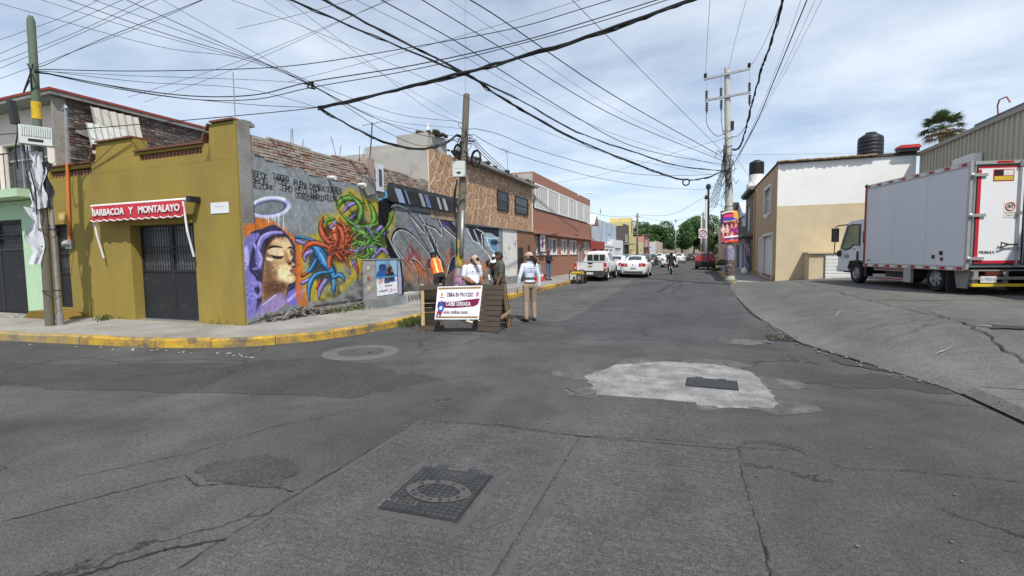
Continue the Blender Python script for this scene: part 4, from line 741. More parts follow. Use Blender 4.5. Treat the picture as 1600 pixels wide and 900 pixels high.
pt.edge([(205, 545), (246, 570), (280, 640), (296, 700)], 14, 6, (-8, -2)); pt.poly([(60, 560), (330, 600), (330, 720), (40, 720)], (180, 100, 62), 60, .5)
for x in (120, 200, 300, 330): pt.stroke([(x, 640, 16), (x + 8, 590, 12), (x - 6, 540, 6), (x + 4, 500, 2)], (184, 96, 66), soft=8, alpha=.75)
pt.poly([(10, 600), (40, 540), (70, 530), (60, 620), (10, 650)], (48, 62, 96), 6); pt.edge([(6, 650), (30, 560), (66, 528)], 9, 5, (-6, -3))
# --- writing along the top
pt.zoom(360, 180, 5.0)
for wd_, x, y, w, h_, sl in (('ASPOK', 165, 425, 130, 42, .30), ('BRON', 165, 475, 130, 44, .28), ('DEZORK', 160, 530, 190, 34, .12), ('TVBERO', 330, 452, 130, 40, .25), ('YOSE', 345, 490, 120, 40, .22), ('JEMO', 385, 545, 100, 40, .18), ('FUENK', 500, 505, 110, 44, .26), ('DABRA', 620, 530, 120, 44, .22), ('SUIZEN', 750, 555, 120, 44, .15), ('MEO', 510, 560, 90, 40, .2), ('TMC', 620, 575, 80, 40, .2), ('OSIRIS', 510, 605, 110, 40, .22), ('MARCO', 630, 615, 100, 40, .2), ('KLUN', 740, 620, 90, 46, .1)): scrawl(pt, wd_, x, y, w, h_, sl, 6, len(wd_) + int(x))
# grime towards broken render edges and scuffs with a shape of their own
pt.zoom(0, 0, 1)
for i in range(60): a = random.Random(i + 900); x, y = a.uniform(500, 640), a.uniform(440, 485); pt.stroke([(x, y, a.uniform(2, 9)), (x + a.uniform(-12, 12), y + a.uniform(-3, 5), a.uniform(1, 5))], a.choice([(84, 82, 76), (60, 58, 54), (120, 116, 106)]), soft=5, alpha=.6)
for i in range(60): a = random.Random(i + 990); x, y = a.uniform(640, 790), a.uniform(425, 450); pt.stroke([(x, y, a.uniform(2, 9)), (x + a.uniform(-12, 12), y + a.uniform(-3, 5), a.uniform(1, 5))], a.choice([(124, 116, 104), (90, 86, 80), (140, 116, 96)]), soft=6, alpha=.5)
MUR = cmat('mural_paint', .7, .25, 26, .07)
nz_ = rng.rand(nv // 6 + 3, nu // 4 + 3); ii, jj = np.meshgrid(np.arange(nv) / 6, np.arange(nu) / 4, indexing='ij'); i0, j0 = ii.astype(int), jj.astype(int); fi, fj = ii - i0, jj - j0
low = (nz_[i0, j0] * (1 - fi) * (1 - fj) + nz_[i0 + 1, j0] * fi * (1 - fj) + nz_[i0, j0 + 1] * (1 - fi) * fj + nz_[i0 + 1, j0 + 1] * fi * fj).ravel()
pt.c *= (.86 + .20 * low + .10 * (rng.rand(len(pt.c)) - .5))[:, None]; spk = rng.rand(len(pt.c)) > .992; pt.c[spk] = pt.c[spk] * .5 + 100
paint_mesh('mural', P3, nu, nv, pt.c, MUR, T, 1.28)
# ledge band with painted stripes, over the far half of the mural
g = MB(); LY0, LY1 = 12.6, 17.62; g.prism([(0, 3.36), (.12, 3.30), (.15, 3.72), (.12, 3.86), (0, 3.86)], frame((XW + .0, LY0, 0), (1, 0, 0), (0, 0, 1)), -(LY1 - LY0)); led = g.build('ledge', mat('ledge_dark_paint', (.035, .036, .04), .7, .2, 3, .2, 25), T)
for y0, w, c in ((12.75, .35, (.33, .42, .6)), (13.3, .10, (.2, .28, .5)), (14.15, .22, (.42, .44, .46)), (14.5, .25, (.16, .22, .42)), (15.35, .18, (.42, .44, .46)), (15.75, .25, (.18, .26, .46)), (16.6, .14, (.42, .44, .46)), (16.95, .55, (.30, .32, .34))):
    g = MB(); g.add([(XW + .124, y0 + .3, 3.31), (XW + .124, y0 + .3 + w, 3.31), (XW + .154, y0 + w, 3.72), (XW + .154, y0, 3.72)], [(0, 1, 2, 3)]); g.build('painted_stripe', mat('stripe_%d' % (c[2] * 100), c, .7, .15), led)
# white sign board and aerial on the brick pier
bs = thing('sign_board', 'narrow white board fixed upright to the brick pier above the mural', 'sign', (-8.76, 12.15, 3.7)); g = MB(); g.bb(-8.80, -8.76, 11.98, 12.32, 3.55, 4.35); g.build('board', mat('board_white', (.62, .64, .7), .6, .1), bs); g = MB(); g.bb(-8.757, -8.752, 12.08, 12.22, 3.7, 4.2); g.build('dark_figure', mat('board_figure', (.08, .09, .12), .7), bs)
ae = thing('roof_aerial', 'bent television aerial mast rising from the brick pier', 'aerial', (-8.95, 12.0, 4.4)); g = MB(); g.tube([(-8.95, 11.9, 4.3), (-8.95, 12.02, 5.0), (-8.95, 12.1, 5.55)], .018, 6); g.build('mast', MATS['rusty_rebar'], ae); g = MB(); g.tube([(-9.15, 11.9, 5.45), (-8.75, 12.3, 5.62)], .012, 5); [g.tube([(-8.95 + k * .1 - .1, 12.1 + k * .1 - .12, 5.53 + .03 * k), (-8.95 + k * .1, 12.1 + k * .1 - .25, 5.5 + .03 * k)], .008, 5) for k in range(-1, 3)]; g.build('elements', GALV, ae, kind='stuff')
# ================================================================ house clad in crazy-paving stone
def clip(poly, a, b, c):
    o = []
    for i in range(len(poly)):
        p, q = poly[i], poly[(i + 1) % len(poly)]; dp = a * p[0] + b * p[1] - c; dq = a * q[0] + b * q[1] - c
        if dp <= 0: o.append(p)
        if (dp < 0 < dq) or (dq < 0 < dp): t_ = dp / (dp - dq); o.append((p[0] + (q[0] - p[0]) * t_, p[1] + (q[1] - p[1]) * t_))
    return o
def voronoi(x0, x1, y0, y1, sx, sy, gap, sd):
    r_ = random.Random(sd); pts = []
    ny = int((y1 - y0) / sy + .5); nx = int((x1 - x0) / sx + .5)
    for j in range(ny):
        for i in range(nx): pts.append((x0 + (i + .5 + (j % 2) * .5 - .25 + r_.uniform(-.36, .36)) * (x1 - x0) / nx, y0 + (j + .5 + r_.uniform(-.36, .36)) * (y1 - y0) / ny))
    res = []
    for k, p in enumerate(pts):
        P = [(x0, y0), (x1, y0), (x1, y1), (x0, y1)]
        for m_, q in enumerate(pts):
            if m_ == k: continue
            a, b = q[0] - p[0], q[1] - p[1]; d = math.hypot(a, b)
            if d > 4 * max(sx, sy): continue
            P = clip(P, a / d, b / d, (a * (p[0] + q[0]) / 2 + b * (p[1] + q[1]) / 2) / d - gap)
            if len(P) < 3: break
        if len(P) >= 3: res.append(P)
    return res
STONE = [mat('sandstone_%d' % i, c, .85, .18, 3, .35, 18, col2=c2, amt=.35, s2=2.5, sharp=.2, fine=.1) for i, (c, c2) in enumerate((((.42, .265, .16), (.34, .21, .125)), ((.46, .30, .185), (.37, .235, .14)), ((.39, .24, .145), (.31, .19, .115))))]
JOINT = mat('pale_joint', (.74, .62, .50), .9, .1, 4)
BROWNP = mat('brown_paint', (.26, .135, .085), .85, .1, 1.5, .1, 20, col2=(.2, .1, .065), amt=.35, s2=1.2)
T = thing('stone_house', 'two storey house clad in orange crazy paving stone with two barred windows', 'house', (-8.9, 21, .15))
g = MB(); g.bb(-16, XW - .03, 15.12, 26.98, 0, 5.45); g.build('body', mat('pale_old_concrete', (.42, .40, .365), .9, .12, 1.2, .3, 20, col2=(.2, .19, .175), amt=.3, s2=1.0, sharp=.2), T)
g = MB(); g.bb(XW - .03, XW + .0, 15.12, 26.9, 2.94, 5.45); cl = g.build('joint_bed', JOINT, T)
r_ = random.Random(2)
for P in voronoi(15.14, 26.6, 2.96, 5.44, .44, .36, .034, 4):
    g = MB(); h_ = r_.uniform(.016, .03); g.prism(P, frame((XW, 0, 0), (0, 1, 0), (0, 0, 1)), h_); g.build('stone', r_.choice(STONE), cl)
for y0, y1 in ((21.35, 22.8), (23.75, 25.85)):
    g = MB(); g.bb(XW + .005, XW + .05, y0, y1, 3.80, 4.72); w_ = g.build('window', DARKGLASS, T)
    g = MB(); [g.bb(XW + .05, XW + .085, *a) for a in ((y0, y1, 3.80, 3.86), (y0, y1, 4.66, 4.72), (y0, y1, 4.22, 4.28), (y0, y0 + .06, 3.86, 4.66), (y1 - .06, y1, 3.86, 4.66))]; [g.tube([(XW + .075, y, 3.82), (XW + .075, y, 4.7)], .010, 5) for y in np.linspace(y0 + .15, y1 - .15, 8)]; g.build('grille', BLACKMET, w_, kind='stuff')
g = MB(); g.bb(-16, XW + .35, 17.9, 27.0, 5.46, 5.58); g.build('roof_eave', GREYCON, T)
g = MB(); g.bb(XW + .0, XW + .07, 17.62, 26.95, 2.90, 2.955); g.build('floor_band', GREYCON, T)
g = MB(); g.bb(-10.2, XW - .06, 15.2, 16.6, 5.46, 6.0); g.bb(-11.6, -10.21, 15.2, 16.4, 5.46, 5.7); g.build('roof_parapet', MATS['pale_old_concrete'], T)
g = MB(); r_ = random.Random(9)
for k in range(150): y = r_.uniform(15.2, 26.9); s = r_.uniform(.05, .16); g.sphere((XW + r_.uniform(-.5, .28), y, 5.6 + r_.uniform(0, .08) + (.42 if y < 16.6 else 0)), (s, s * 1.3, s * .6), None, 6, 4)
g.build('roof_debris', mat('roof_debris_dark', (.09, .075, .06), .95, .4, 6), T, kind='stuff')
g = MB(); g.tube([(-9.3, 15.9, 5.9), (-9.3, 15.9, 6.5)], .06, 10); g.build('vent_pipe', WHITEM, T)
# ground floor: mural continues, then white plaster, then brown bay with a door
g = MB(); g.bb(XW - .028, XW + .004, 21.66, 24.12, .5, 2.90); g.build('plaster_panel', mat('peeling_white', (.70, .69, .66), .9, .08, 2, .3, 20, col2=(.23, .215, .19), amt=.40, s2=1.6, sharp=.05), T)
g = MB(); g.bb(XW - .028, XW + .10, 17.7, 24.1, 0, .52); g.build('plinth', GREYCON, T)
g = MB(); wallh(g, (XW + .01, 24.13, 0), (0, 1, 0), (0, 0, 1), 2.8, 2.9, [(.12, 1.0, .15, 2.0), (1.75, 2.2, 1.75, 2.15)], .14); g.build('brown_bay', BROWNP, T)
g = MB(); g.bb(XW - .027, XW - .008, 24.25, 25.13, .15, 2.0); d_ = g.build('door', BLACKMET, T); g = MB(); g.bb(XW - .007, XW + .02, 25.0, 25.05, 1.0, 1.15); g.build('handle', GALV, d_)
g = MB(); g.bb(XW - .027, XW - .008, 25.88, 26.33, 1.75, 2.15); g.build('vent_window', DARKGLASS, T)
g = MB(); g.bb(XW - .1, XW + .02, 15.12, 17.6, 2.96, 3.2); g.build('lintel', GREYCON, T)
ae = thing('roof_aerial', 'thin television aerial on the roof of the stone house', 'aerial', (-9.6, 25, 5.5)); g = MB(); g.tube([(-9.6, 25, 5.4), (-9.6, 24.7, 7.3)], .016, 5); g.build('mast', GALV, ae); g = MB(); [g.tube([(-9.9 - .1 * k, 24.7 + .3 * k - .5, 7.25), (-9.3 - .1 * k, 24.7 + .3 * k - .2, 7.3)], .008, 4) for k in range(5)]; g.tube([(-9.6, 24.1, 7.27), (-9.9, 25.6, 7.28)], .01, 4); g.build('elements', GALV, ae, kind='stuff')
# ================================================================ terracotta building
TERR = mat('terracotta_paint', (.33, .155, .105), .85, .07, .8, .1, 20, col2=(.27, .125, .09), amt=.3, s2=.8, sharp=.25)
TERR2 = mat('terracotta_band', (.36, .18, .13), .85, .07, .8)
T = thing('terracotta_building', 'long two storey terracotta building with white louvred screens upstairs', 'building', (-8.9, 35, .12))
Y0, Y1 = 27.0, 43.4
wins = [(27.4, 29.4), (30.0, 32.4), (33.2, 35.1), (35.7, 38.2), (41.0, 43.1)]
holes = [(a - Y0, b - Y0, 1.62, 2.68) for a, b in wins] + [(38.55 - Y0, 40.35 - Y0, .15, 2.35)]
g = MB(); wallh(g, (XW, Y0, 0), (0, 1, 0), (0, 0, 1), Y1 - Y0, 2.84, holes, .22); g.build('ground_floor_wall', TERR, T)
g = MB(); g.bb(-17, XW - .22, Y0, Y1, 0, 2.84); g.bb(-17, XW - .02, Y0, Y1, 3.0, 4.32); g.bb(-17, XW - .25, Y0, Y1, 4.33, 5.86); g.build('body', TERR, T)
g = MB(); g.bb(-17, XW + .30, Y0 + .0, Y1 + .1, 2.842, 2.998); g.build('canopy_ledge', TERR2, T)
g = MB(); g.bb(-17, XW + .0, Y0, Y1, 5.862, 6.45); g.build('top_band', TERR, T)
g = MB(); g.bb(-11.5, XW - .03, Y0 - .08, Y0 - .005, 4.9, 6.35); g.build('raw_end_wall', MATS['pale_old_concrete'], T)
for i, (a, b) in enumerate(wins):
    g = MB(); g.bb(XW - .16, XW - .14, a, b, 1.62, 2.68); p_ = g.build('window', mat('window_blue_grey', (.12, .155, .18), .12, .3, 1.3, spec=.6), T)
    g = MB(); [g.bb(XW - .14, XW - .06, *q) for q in ((a, b, 1.62, 1.70), (a, b, 2.60, 2.68), (a, a + .1, 1.70, 2.60), (b - .1, b, 1.70, 2.60), ((a + b) / 2 - .05, (a + b) / 2 + .05, 1.70, 2.60), (a + (b - a) * .25 - .02, a + (b - a) * .25 + .02, 1.7, 2.6))]; g.build('frame', WHITEM, p_)
    g = MB(); g.bb(XW - .05, XW + .05, a - .05, b + .05, 1.57, 1.618); g.build('sill', WHITEP, p_)
g = MB(); g.bb(XW - .18, XW - .14, 38.55, 40.35, .15, 2.35); d_ = g.build('door', WHITEM, T); g = MB(); [g.bb(XW - .14, XW - .125, a, b, .4, 2.2) for a, b in ((38.75, 39.3), (39.6, 40.15))]; g.build('panel', GREYGLASS, d_)
nb = 6
for k in range(nb):
    a = Y0 + .25 + k * (Y1 - Y0 - .3) / nb; b = a + (Y1 - Y0 - .3) / nb - .04
    g = MB(); [g.bb(XW - .02, XW + .05, *q) for q in ((a, b, 4.36, 4.44), (a, b, 5.74, 5.83), (a, a + .12, 4.44, 5.74), (b - .12, b, 4.44, 5.74))]; fr = g.build('screen_frame', WHITEM, T)
    g = MB(); g.bb(XW - .2, XW - .03, a + .12, b - .12, 4.44, 5.74); g.build('screen_back', WHITEP, fr); g = MB()
    for z in np.arange(4.50, 5.74, .105): g.bb(XW - .0, XW + .03, a + .12, b - .12, z, z + .055)
    for y in np.linspace(a + .12, b - .12, 6)[1:-1]: g.bb(XW + .031, XW + .045, y - .02, y + .02, 4.44, 5.74)
    g.build('louvres', WHITEP, fr, kind='stuff')
g = MB(); g.tube([(XW - .02, 38.4, 6.3), (XW + .5, 38.5, 6.5), (XW + .9, 38.5, 6.48)], .03, 6); g.sphere((XW + 1.0, 38.5, 6.46), (.2, .1, .06)); g.build('security_lamp', WHITEM, T)
bn = thing('wall_banner', 'small white and purple banner hanging from the terracotta canopy', 'banner', (XW + .2, 28.2, 2.7)); g = MB(); g.sheet([[(XW + .16 + .02 * math.sin(y * 5 + z), y, z) for y in np.linspace(27.75, 28.75, 5)] for z in (1.78, 2.2, 2.6, 2.84)]); g.build('cloth', mat('banner_white', (.62, .6, .66), .8), bn, fix=False); g = MB(); g.sheet([[(XW + .17, y, z) for y in (28.1, 28.4)] for z in (2.05, 2.65)]); g.build('print_mark', mat('banner_mauve', (.3, .1, .22), .8), bn); g = MB(); g.bb(XW + .12, XW + .2, 27.75, 28.75, 1.7, 1.78); g.build('dark_hem', mat('banner_hem', (.06, .04, .08), .8), bn)
# ================================================================ houses further along
def row_house(side, y0, y1, h, col, label, opens=(), roof=None, depth=8, x=None, trim=None, storeys=(), cat='house', name='house', group=None, parapet=True, col2=None):
    """side -1 left, 1 right; opens: (fy0,fy1,z0,z1,kind)."""
    xf = x if x is not None else (XW if side < 0 else 3.66); s = -side
    m_ = mat('paint_%s_%d' % (name, int(y0 * 10) * side), col, .85, .08, 1., .15, 15, col2=col2 or tuple(c * .75 for c in col), amt=.3, s2=.9, sharp=.2)
    T = thing(name, label, cat, (xf, (y0 + y1) / 2, .1), group=group); W = y1 - y0; hs = [(o[0] * W, o[1] * W, o[2], o[3]) for o in opens]
    g = MB()
    if side < 0: wallh(g, (xf, y0, 0), (0, 1, 0), (0, 0, 1), W, h, hs, .2)
    else: wallh(g, (xf, y1, 0), (0, -1, 0), (0, 0, 1), W, h, [(W - b, W - a, c, d) for a, b, c, d in hs], .2)
    g.build('front_wall', m_, T)
    xa, xb = sorted((xf - s * .2, xf - s * depth)); g = MB(); g.bb(xa, xb, y0 + .002, y1 - .002, 0, h - (.25 if parapet else 0)); g.build('body', m_, T)
    for (a, b, c, d), o in zip(hs, opens):
        k = o[4]; X1 = xf - s * .13; X2 = xf - s * .17; a += y0; b += y0; xs = sorted((X1, X2)); w_m = {'w': DARKGLASS, 'd': BLACKMET, 'wd': WHITEM, 'bd': mat('blue_door', (.05, .13, .3), .5), 'g': GALV}[k]
        g = MB(); g.bb(*xs, a, b, c, d); p_ = g.build('window' if k == 'w' else 'door', w_m, T)
        xs = sorted((xf - s * .13, xf - s * .09)); fm = trim or WHITEM; g = MB(); t_ = .06
        for q in ((a, b, c, c + t_), (a, b, d - t_, d), (a, a + t_, c + t_, d - t_), (b - t_, b, c + t_, d - t_), ((a + b) / 2 - t_ / 2, (a + b) / 2 + t_ / 2, c + t_, d - t_)): g.bb(*xs, *q)
        g.build('frame', fm if k in 'w' else GALV, p_)
    for z, pr, th in storeys:
        xs = sorted((xf + s * .003, xf + s * pr)); g = MB(); g.bb(*xs, y0, y1, z, z + th); g.build('ledge', m_ if pr < .4 else GREYCON, T)
    if roof:
        xs = sorted((xf + s * .25, xf - s * depth)); g = MB(); g.bb(*xs, y0 - .05, y1 + .05, h + .003, h + .10); g.build('roof', roof, T)
    return T, m_
ROOFT = mat('old_roof_tiles', (.21, .135, .085), .9, .3, 4, .5, 18, col2=(.12, .09, .06), amt=.4, s2=2)
ROOFD = mat('dark_roof', (.06, .055, .05), .9, .3, 4)
row_house(-1, 43.5, 51, 2.85, (.33, .055, .045), 'low red house just past the terracotta building', ((.15, .42, .15, 2.1, 'd'), (.6, .85, .15, 2.1, 'd')))
T, m_ = row_house(-1, 43.6, 50.8, 4.6, (.36, .25, .19), 'raw brick upper storey with a white gabled canopy above the red house', ((.25, .8, 3.1, 4.3, 'w'),), x=-10.2, depth=6); g = MB(); g.prism([(0, 0), (1.3, 1.0), (2.6, 0), (2.6, -.14), (1.3, .84), (0, -.14)], frame((-10.05, 47.4, 4.6), (0, 1, 0), (0, 0, 1)), .8); g.build('gable', WHITEM, T)
row_house(-1, 51.1, 57, 2.65, (.72, .73, .74), 'small white single storey shop beside the red house', ((.1, .4, .15, 2.1, 'd'), (.55, .85, .15, 2.1, 'w')), storeys=((2.4, .06, .12),))
T, m_ = row_house(-1, 51.2, 64.5, 5.3, (.42, .50, .58), 'tall pale blue plain building behind the white shop', ((.75, .92, .15, 2.3, 'wd'), (.55, .66, 2.9, 4.0, 'w')), x=-9.7); 
for f in (.2, .45, .7):
    g = MB(); y = 51.2 + f * 13.3; g.tube([(-9.67, y, 2.7), (-9.67, y, 5.25)], .04, 5); g.build('down_pipe', GALV, T)
row_house(-1, 57.2, 66, 3.3, (.70, .71, .72), 'white walled yard front with a wide gate', ((.2, .8, .15, 2.3, 'wd'),), x=-9.0)
row_house(-1, 66.2, 71, 5.6, (.10, .09, .085), 'dark cluttered house front with an upstairs balcony', ((.2, .7, .2, 2.2, 'd'), (.2, .8, 3.2, 4.6, 'w')), storeys=((2.8, .8, .15),))
T, m_ = row_house(-1, 71.2, 80, 4.2, (.62, .52, .24), 'pale yellow house with a stepped gable', ((.2, .4, .2, 2.2, 'd'), (.55, .75, 1.1, 2.2, 'w'))); g = MB(); g.bb(-12, XW - .004, 72.6, 76, 4.203, 6.3); g.bb(-12, XW - .004, 73.4, 75.2, 6.303, 6.9); g.build('stepped_gable', m_, T); g = MB(); g.bb(XW - .003, XW + .03, 74, 74.6, 4.6, 6.4); g.build('slit_window', DARKGLASS, T)
row_house(-1, 80.2, 92, 3.6, (.60, .53, .30), 'cream yellow single storey house with plain front', ((.15, .3, .2, 2.2, 'd'), (.5, .7, 1.1, 2.2, 'w')))
row_house(-1, 92.2, 104, 5.0, (.48, .22, .20), 'pinkish two storey house with a brick top', ((.2, .4, .2, 2.3, 'd'), (.2, .6, 3.1, 4.4, 'w')), ROOFT, storeys=((2.7, .5, .15),))
row_house(-1, 104.2, 122, 3.8, (.66, .66, .66), 'long low white house towards the end of the street', ((.1, .2, .2, 2.2, 'd'), (.3, .4, 1, 2.2, 'w'), (.6, .7, 1, 2.2, 'w')))
row_house(-1, 122.2, 150, 4.6, (.52, .42, .34), 'tan house block at the far left end of the street', ((.1, .2, .2, 2.2, 'd'), (.5, .6, 1, 2.2, 'w')))
# ================================================================ right side: corner building
BEIGE = mat('beige_paint', (.60, .50, .33), .85, .06, .9, .12, 18, col2=(.49, .40, .27), amt=.38, s2=1.1, sharp=.2)
TANP = mat('tan_paint', (.47, .33, .19), .85, .06, .9, .1, 18, col2=(.42, .29, .165), amt=.35, s2=.8, sharp=.25)
T = thing('tan_corner_building', 'tan two storey corner building with a white upper gable wall', 'building', (6, 26, .3)); YR = 26.0; XR = 3.64
g = MB(); g.bb(XR + .2, 8.94, YR + .003, 35.0, .05, 5.68); g.build('body', TANP, T)
g = MB(); g.bb(XR + .004, 8.94, YR - .02, YR, .05, 3.76); g.build('beige_front', BEIGE, T)
g = MB(); g.add([(XR + .004, YR - .016, 3.70), (8.94, YR - .016, 3.66), (8.94, YR - .016, 5.72), (XR + .004, YR - .016, 5.76), (XR + .004, YR + .002, 3.7), (8.94, YR + .002, 3.66), (8.94, YR + .002, 5.72), (XR + .004, YR + .002, 5.76)], [(0, 1, 2, 3), (4, 7, 6, 5), (3, 2, 6, 7)]); g.build('white_gable', mat('white_limewash', (.80, .80, .78), .85, .04, 1, .15, 14, col2=(.70, .70, .68), amt=.3, s2=1.2, sharp=.25), T)
W = 9.0
holesR = [(W - (30.4 - 26), W - (27.95 - 26), 3.62, 5.0), (W - (30.6 - 26), W - (27.0 - 26), .22, 2.48), (W - (32.1 - 26), W - (31.2 - 26), .22, 2.36)]
g = MB(); wallh(g, (XR, 35.0, .05), (0, -1, 0), (0, 0, 1), W, 5.68, [(a, b, c - .05, d - .05) for a, b, c, d in holesR], .2); g.build('street_wall', TANP, T)
for (y0, y1, z0, z1, nm, m_) in ((27.95, 30.4, 3.62, 5.0, 'window', mat('window_pale', (.2, .25, .28), .15, .3, 1.2, spec=.6)), (27.0, 30.6, .22, 2.48, 'garage_door', WHITEM), (31.2, 32.1, .22, 2.36, 'door', WHITEM)):
    g = MB(); g.bb(XR + .13, XR + .17, y0, y1, z0, z1); p_ = g.build(nm, m_, T); t_ = .09
    g = MB(); 
    for q in ((y0 - .1, y1 + .1, z0 - (.08 if nm == 'window' else 0), z0 + .02), (y0 - .1, y1 + .1, z1 - .02, z1 + .1), (y0 - .1, y0 + .02, z0 + .02, z1 - .02), (y1 - .02, y1 + .1, z0 + .02, z1 - .02)): g.bb(XR - .05, XR + .05, *q)
    g.build('surround', WHITEP, p_)
    g = MB()
    for y in np.linspace(y0, y1, 5 if nm != 'door' else 2)[(0 if nm == 'window' else 1):]: g.bb(XR + .09, XR + .129, y - .03, y + .03, z0 + .02, z1 - .02)
    if nm == 'window': g.bb(XR + .085, XR + .128, y0, y1, 4.45, 4.51)
    g.build('bars', WHITEM, p_, kind='stuff')
g = MB(); g.bb(XR - .02, XR + .0, 26.0, 35, .1, .42); g.build('stained_foot', mat('stained_foot', (.3, .19, .12), .9, .3, 3), T)
g = MB(); g.sphere((XR - .12, 28.6, 3.42), (.1, .08, .08)); g.tube([(XR, 28.6, 3.45), (XR - .1, 28.6, 3.45)], .03, 6); g.build('street_bulb', WHITEM, T)
g = MB(); g.tube([(XR - .05, 34.7, .2), (XR - .05, 34.7, 5.4)], .05, 8); g.build('down_pipe', mat('ochre_pipe', (.5, .36, .12), .6), T)
# clay tile eave, tile by tile, along the front edge
tl = MB(); tl.tube([(0, -.16, -.03), (0, .25, .03)], [.058, .05], 7); tme = tl.mesh('roof_tile', True); tme.materials.append(mat('eave_tile', (.30, .215, .115), .9, .3, 5, .4, 25, col2=(.15, .11, .07), amt=.4, s2=3))
g = MB(); g.bb(XR - .05, 8.94, YR - .1, 35.1, 5.735, 5.80); rf = g.build('roof', ROOFD, T)
for i in range(36): o = link('roof_tile', tme, None, rf, True, (XR + .0 + i * .108, YR - .05 + random.uniform(-.03, .03), 5.84 + random.uniform(-.012, .012)))
g = MB(); g.bb(7.55, 8.94, YR - .06, YR + .1, 5.80, 5.86); g.build('ragged_edge', ROOFD, T)
# ---- low lean-to with roller shutter in front
T = thing('beige_lean_to', 'low beige lean-to with a white slatted shutter against the corner building', 'lean-to', (6, 25.3, .4))
g = MB(); g.bb(4.82, 8.6, 24.9, YR - .025, .2, 1.50); g.build('wall', BEIGE, T); g = MB(); g.bb(4.76, 8.7, 24.8, YR - .03, 1.502, 1.57); g.build('roof', BEIGE, T)
g = MB(); g.bb(5.42, 8.55, 24.83, 24.895, .3, 1.47); sh = g.build('shutter', GALV, T)
for z in np.arange(.32, 1.4, .155):
    g = MB(); g.bb(5.44, 8.53, 24.80, 24.829, z, z + .14); g.build('slat', WHITEM, sh)
# ---- roof tank, red rooftop unit
def water_tank(x, y, z, r, h, label, base=None):
    T = thing('water_tank', label, 'water tank', (x, y, z)); M = Matrix.Translation((x, y, z)); prof = [(r * .97, 0)]
    for k in range(7): z0 = h * .78 * k / 7; prof += [(r, z0 + .02), (r, z0 + h * .085), (r * .97, z0 + h * .1)]
    prof += [(r * .99, h * .80), (r * .93, h * .86), (r * .55, h * .95), (r * .42, h * .955), (r * .42, h), (.01, h)]
    g = MB(); g.lathe(prof, 28, M); g.build('tank', mat('black_polyethylene', (.016, .017, .02), .5, .1), T, smooth=True)
    if base: g = MB(); g.lathe([(r * 1.02, -base), (r * 1.02, -.005)], 28, M); g.build('white_base', WHITEP, T)
    return T
water_tank(8.1, 29, 5.81, .54, 1.62, 'black ribbed water tank on the roof of the tan corner building')
T = thing('rooftop_unit', 'small red and black rooftop unit at the end of the white gable', 'rooftop unit', (8.6, 25.8, 5.8)); g = MB(); g.bb(8.25, 8.95, 25.7, 26.2, 5.86, 6.0); g.build('black_base', BLACKMET, T); g = MB(); g.prism([(0, 0), (.8, 0), (.72, .13), (.06, .13)], frame((8.2, 26.25, 6.0), (1, 0, 0), (0, 0, 1)), .6); g.build('red_hood', mat('unit_red', (.5, .03, .03), .5), T)
# ================================================================ warehouse of profiled sheet
T = thing('warehouse', 'long warehouse clad in tan profiled metal sheet behind the lorry', 'warehouse', (9.0, 18, .5)); XH = 9.0
CLAD = mat('tan_cladding', (.36, .33, .265), .55, .08, 1, spec=.4)
g = MB(); g.bb(XH + .05, 30, -8, 25.9, 0, 5.6); g.build('body', CLAD, T)
pw = 1.1
for k in range(30):                                              # cladding sheets, each with four ribs
    yb = 25.9 - k * pw; P = []
    for i in range(4):
        b = i * pw / 4; P += [(0, b), (0, b + .16), (-.045, b + .19), (-.045, b + .255)]
    P.append((0, pw - .002)); g = MB(); g.sheet([[(XH + .03 + p[0], yb - p[1], z) for p in P] for z in (.4, 5.66)]); g.build('cladding_sheet', CLAD, T)
g = MB(); g.bb(XH - .08, XH + .3, -8, 25.95, 5.661, 5.80); g.build('eave_trim', mat('eave_trim', (.25, .23, .2), .6), T)
for k, z in enumerate((4.2, 4.35, 4.5, 4.65)):
    g = MB(); g.bb(XH - .14, XH - .02, 13.5, 18.0, z, z + .08); g.build('louvre_blade', CLAD, T)
g = MB(); g.bb(XH - .25, XH - .02, 20.9, 22.3, 4.5, 4.85); v_ = g.build('wall_vent', WHITEM, T); 
for z in np.arange(4.54, 4.82, .08):
    g = MB(); g.bb(XH - .275, XH - .252, 20.95, 22.25, z, z + .05); g.build('vent_slat', WHITEP, v_)
g = MB(); g.bb(XH + .4, XH + 1.2, 18.5, 22.5, 5.82, 6.1); g.build('rooftop_duct', mat('duct_dark', (.1, .1, .11), .6), T)
g = MB(); g.tube([(XH + .4, 21, 5.9), (XH + .35, 21, 6.35), (XH + .3, 20.8, 6.5), (XH + .3, 20.4, 6.48), (XH + .3, 20.2, 6.25)], .022, 6); g.build('red_hose', mat('hose_red', (.25, .06, .05), .6), T)
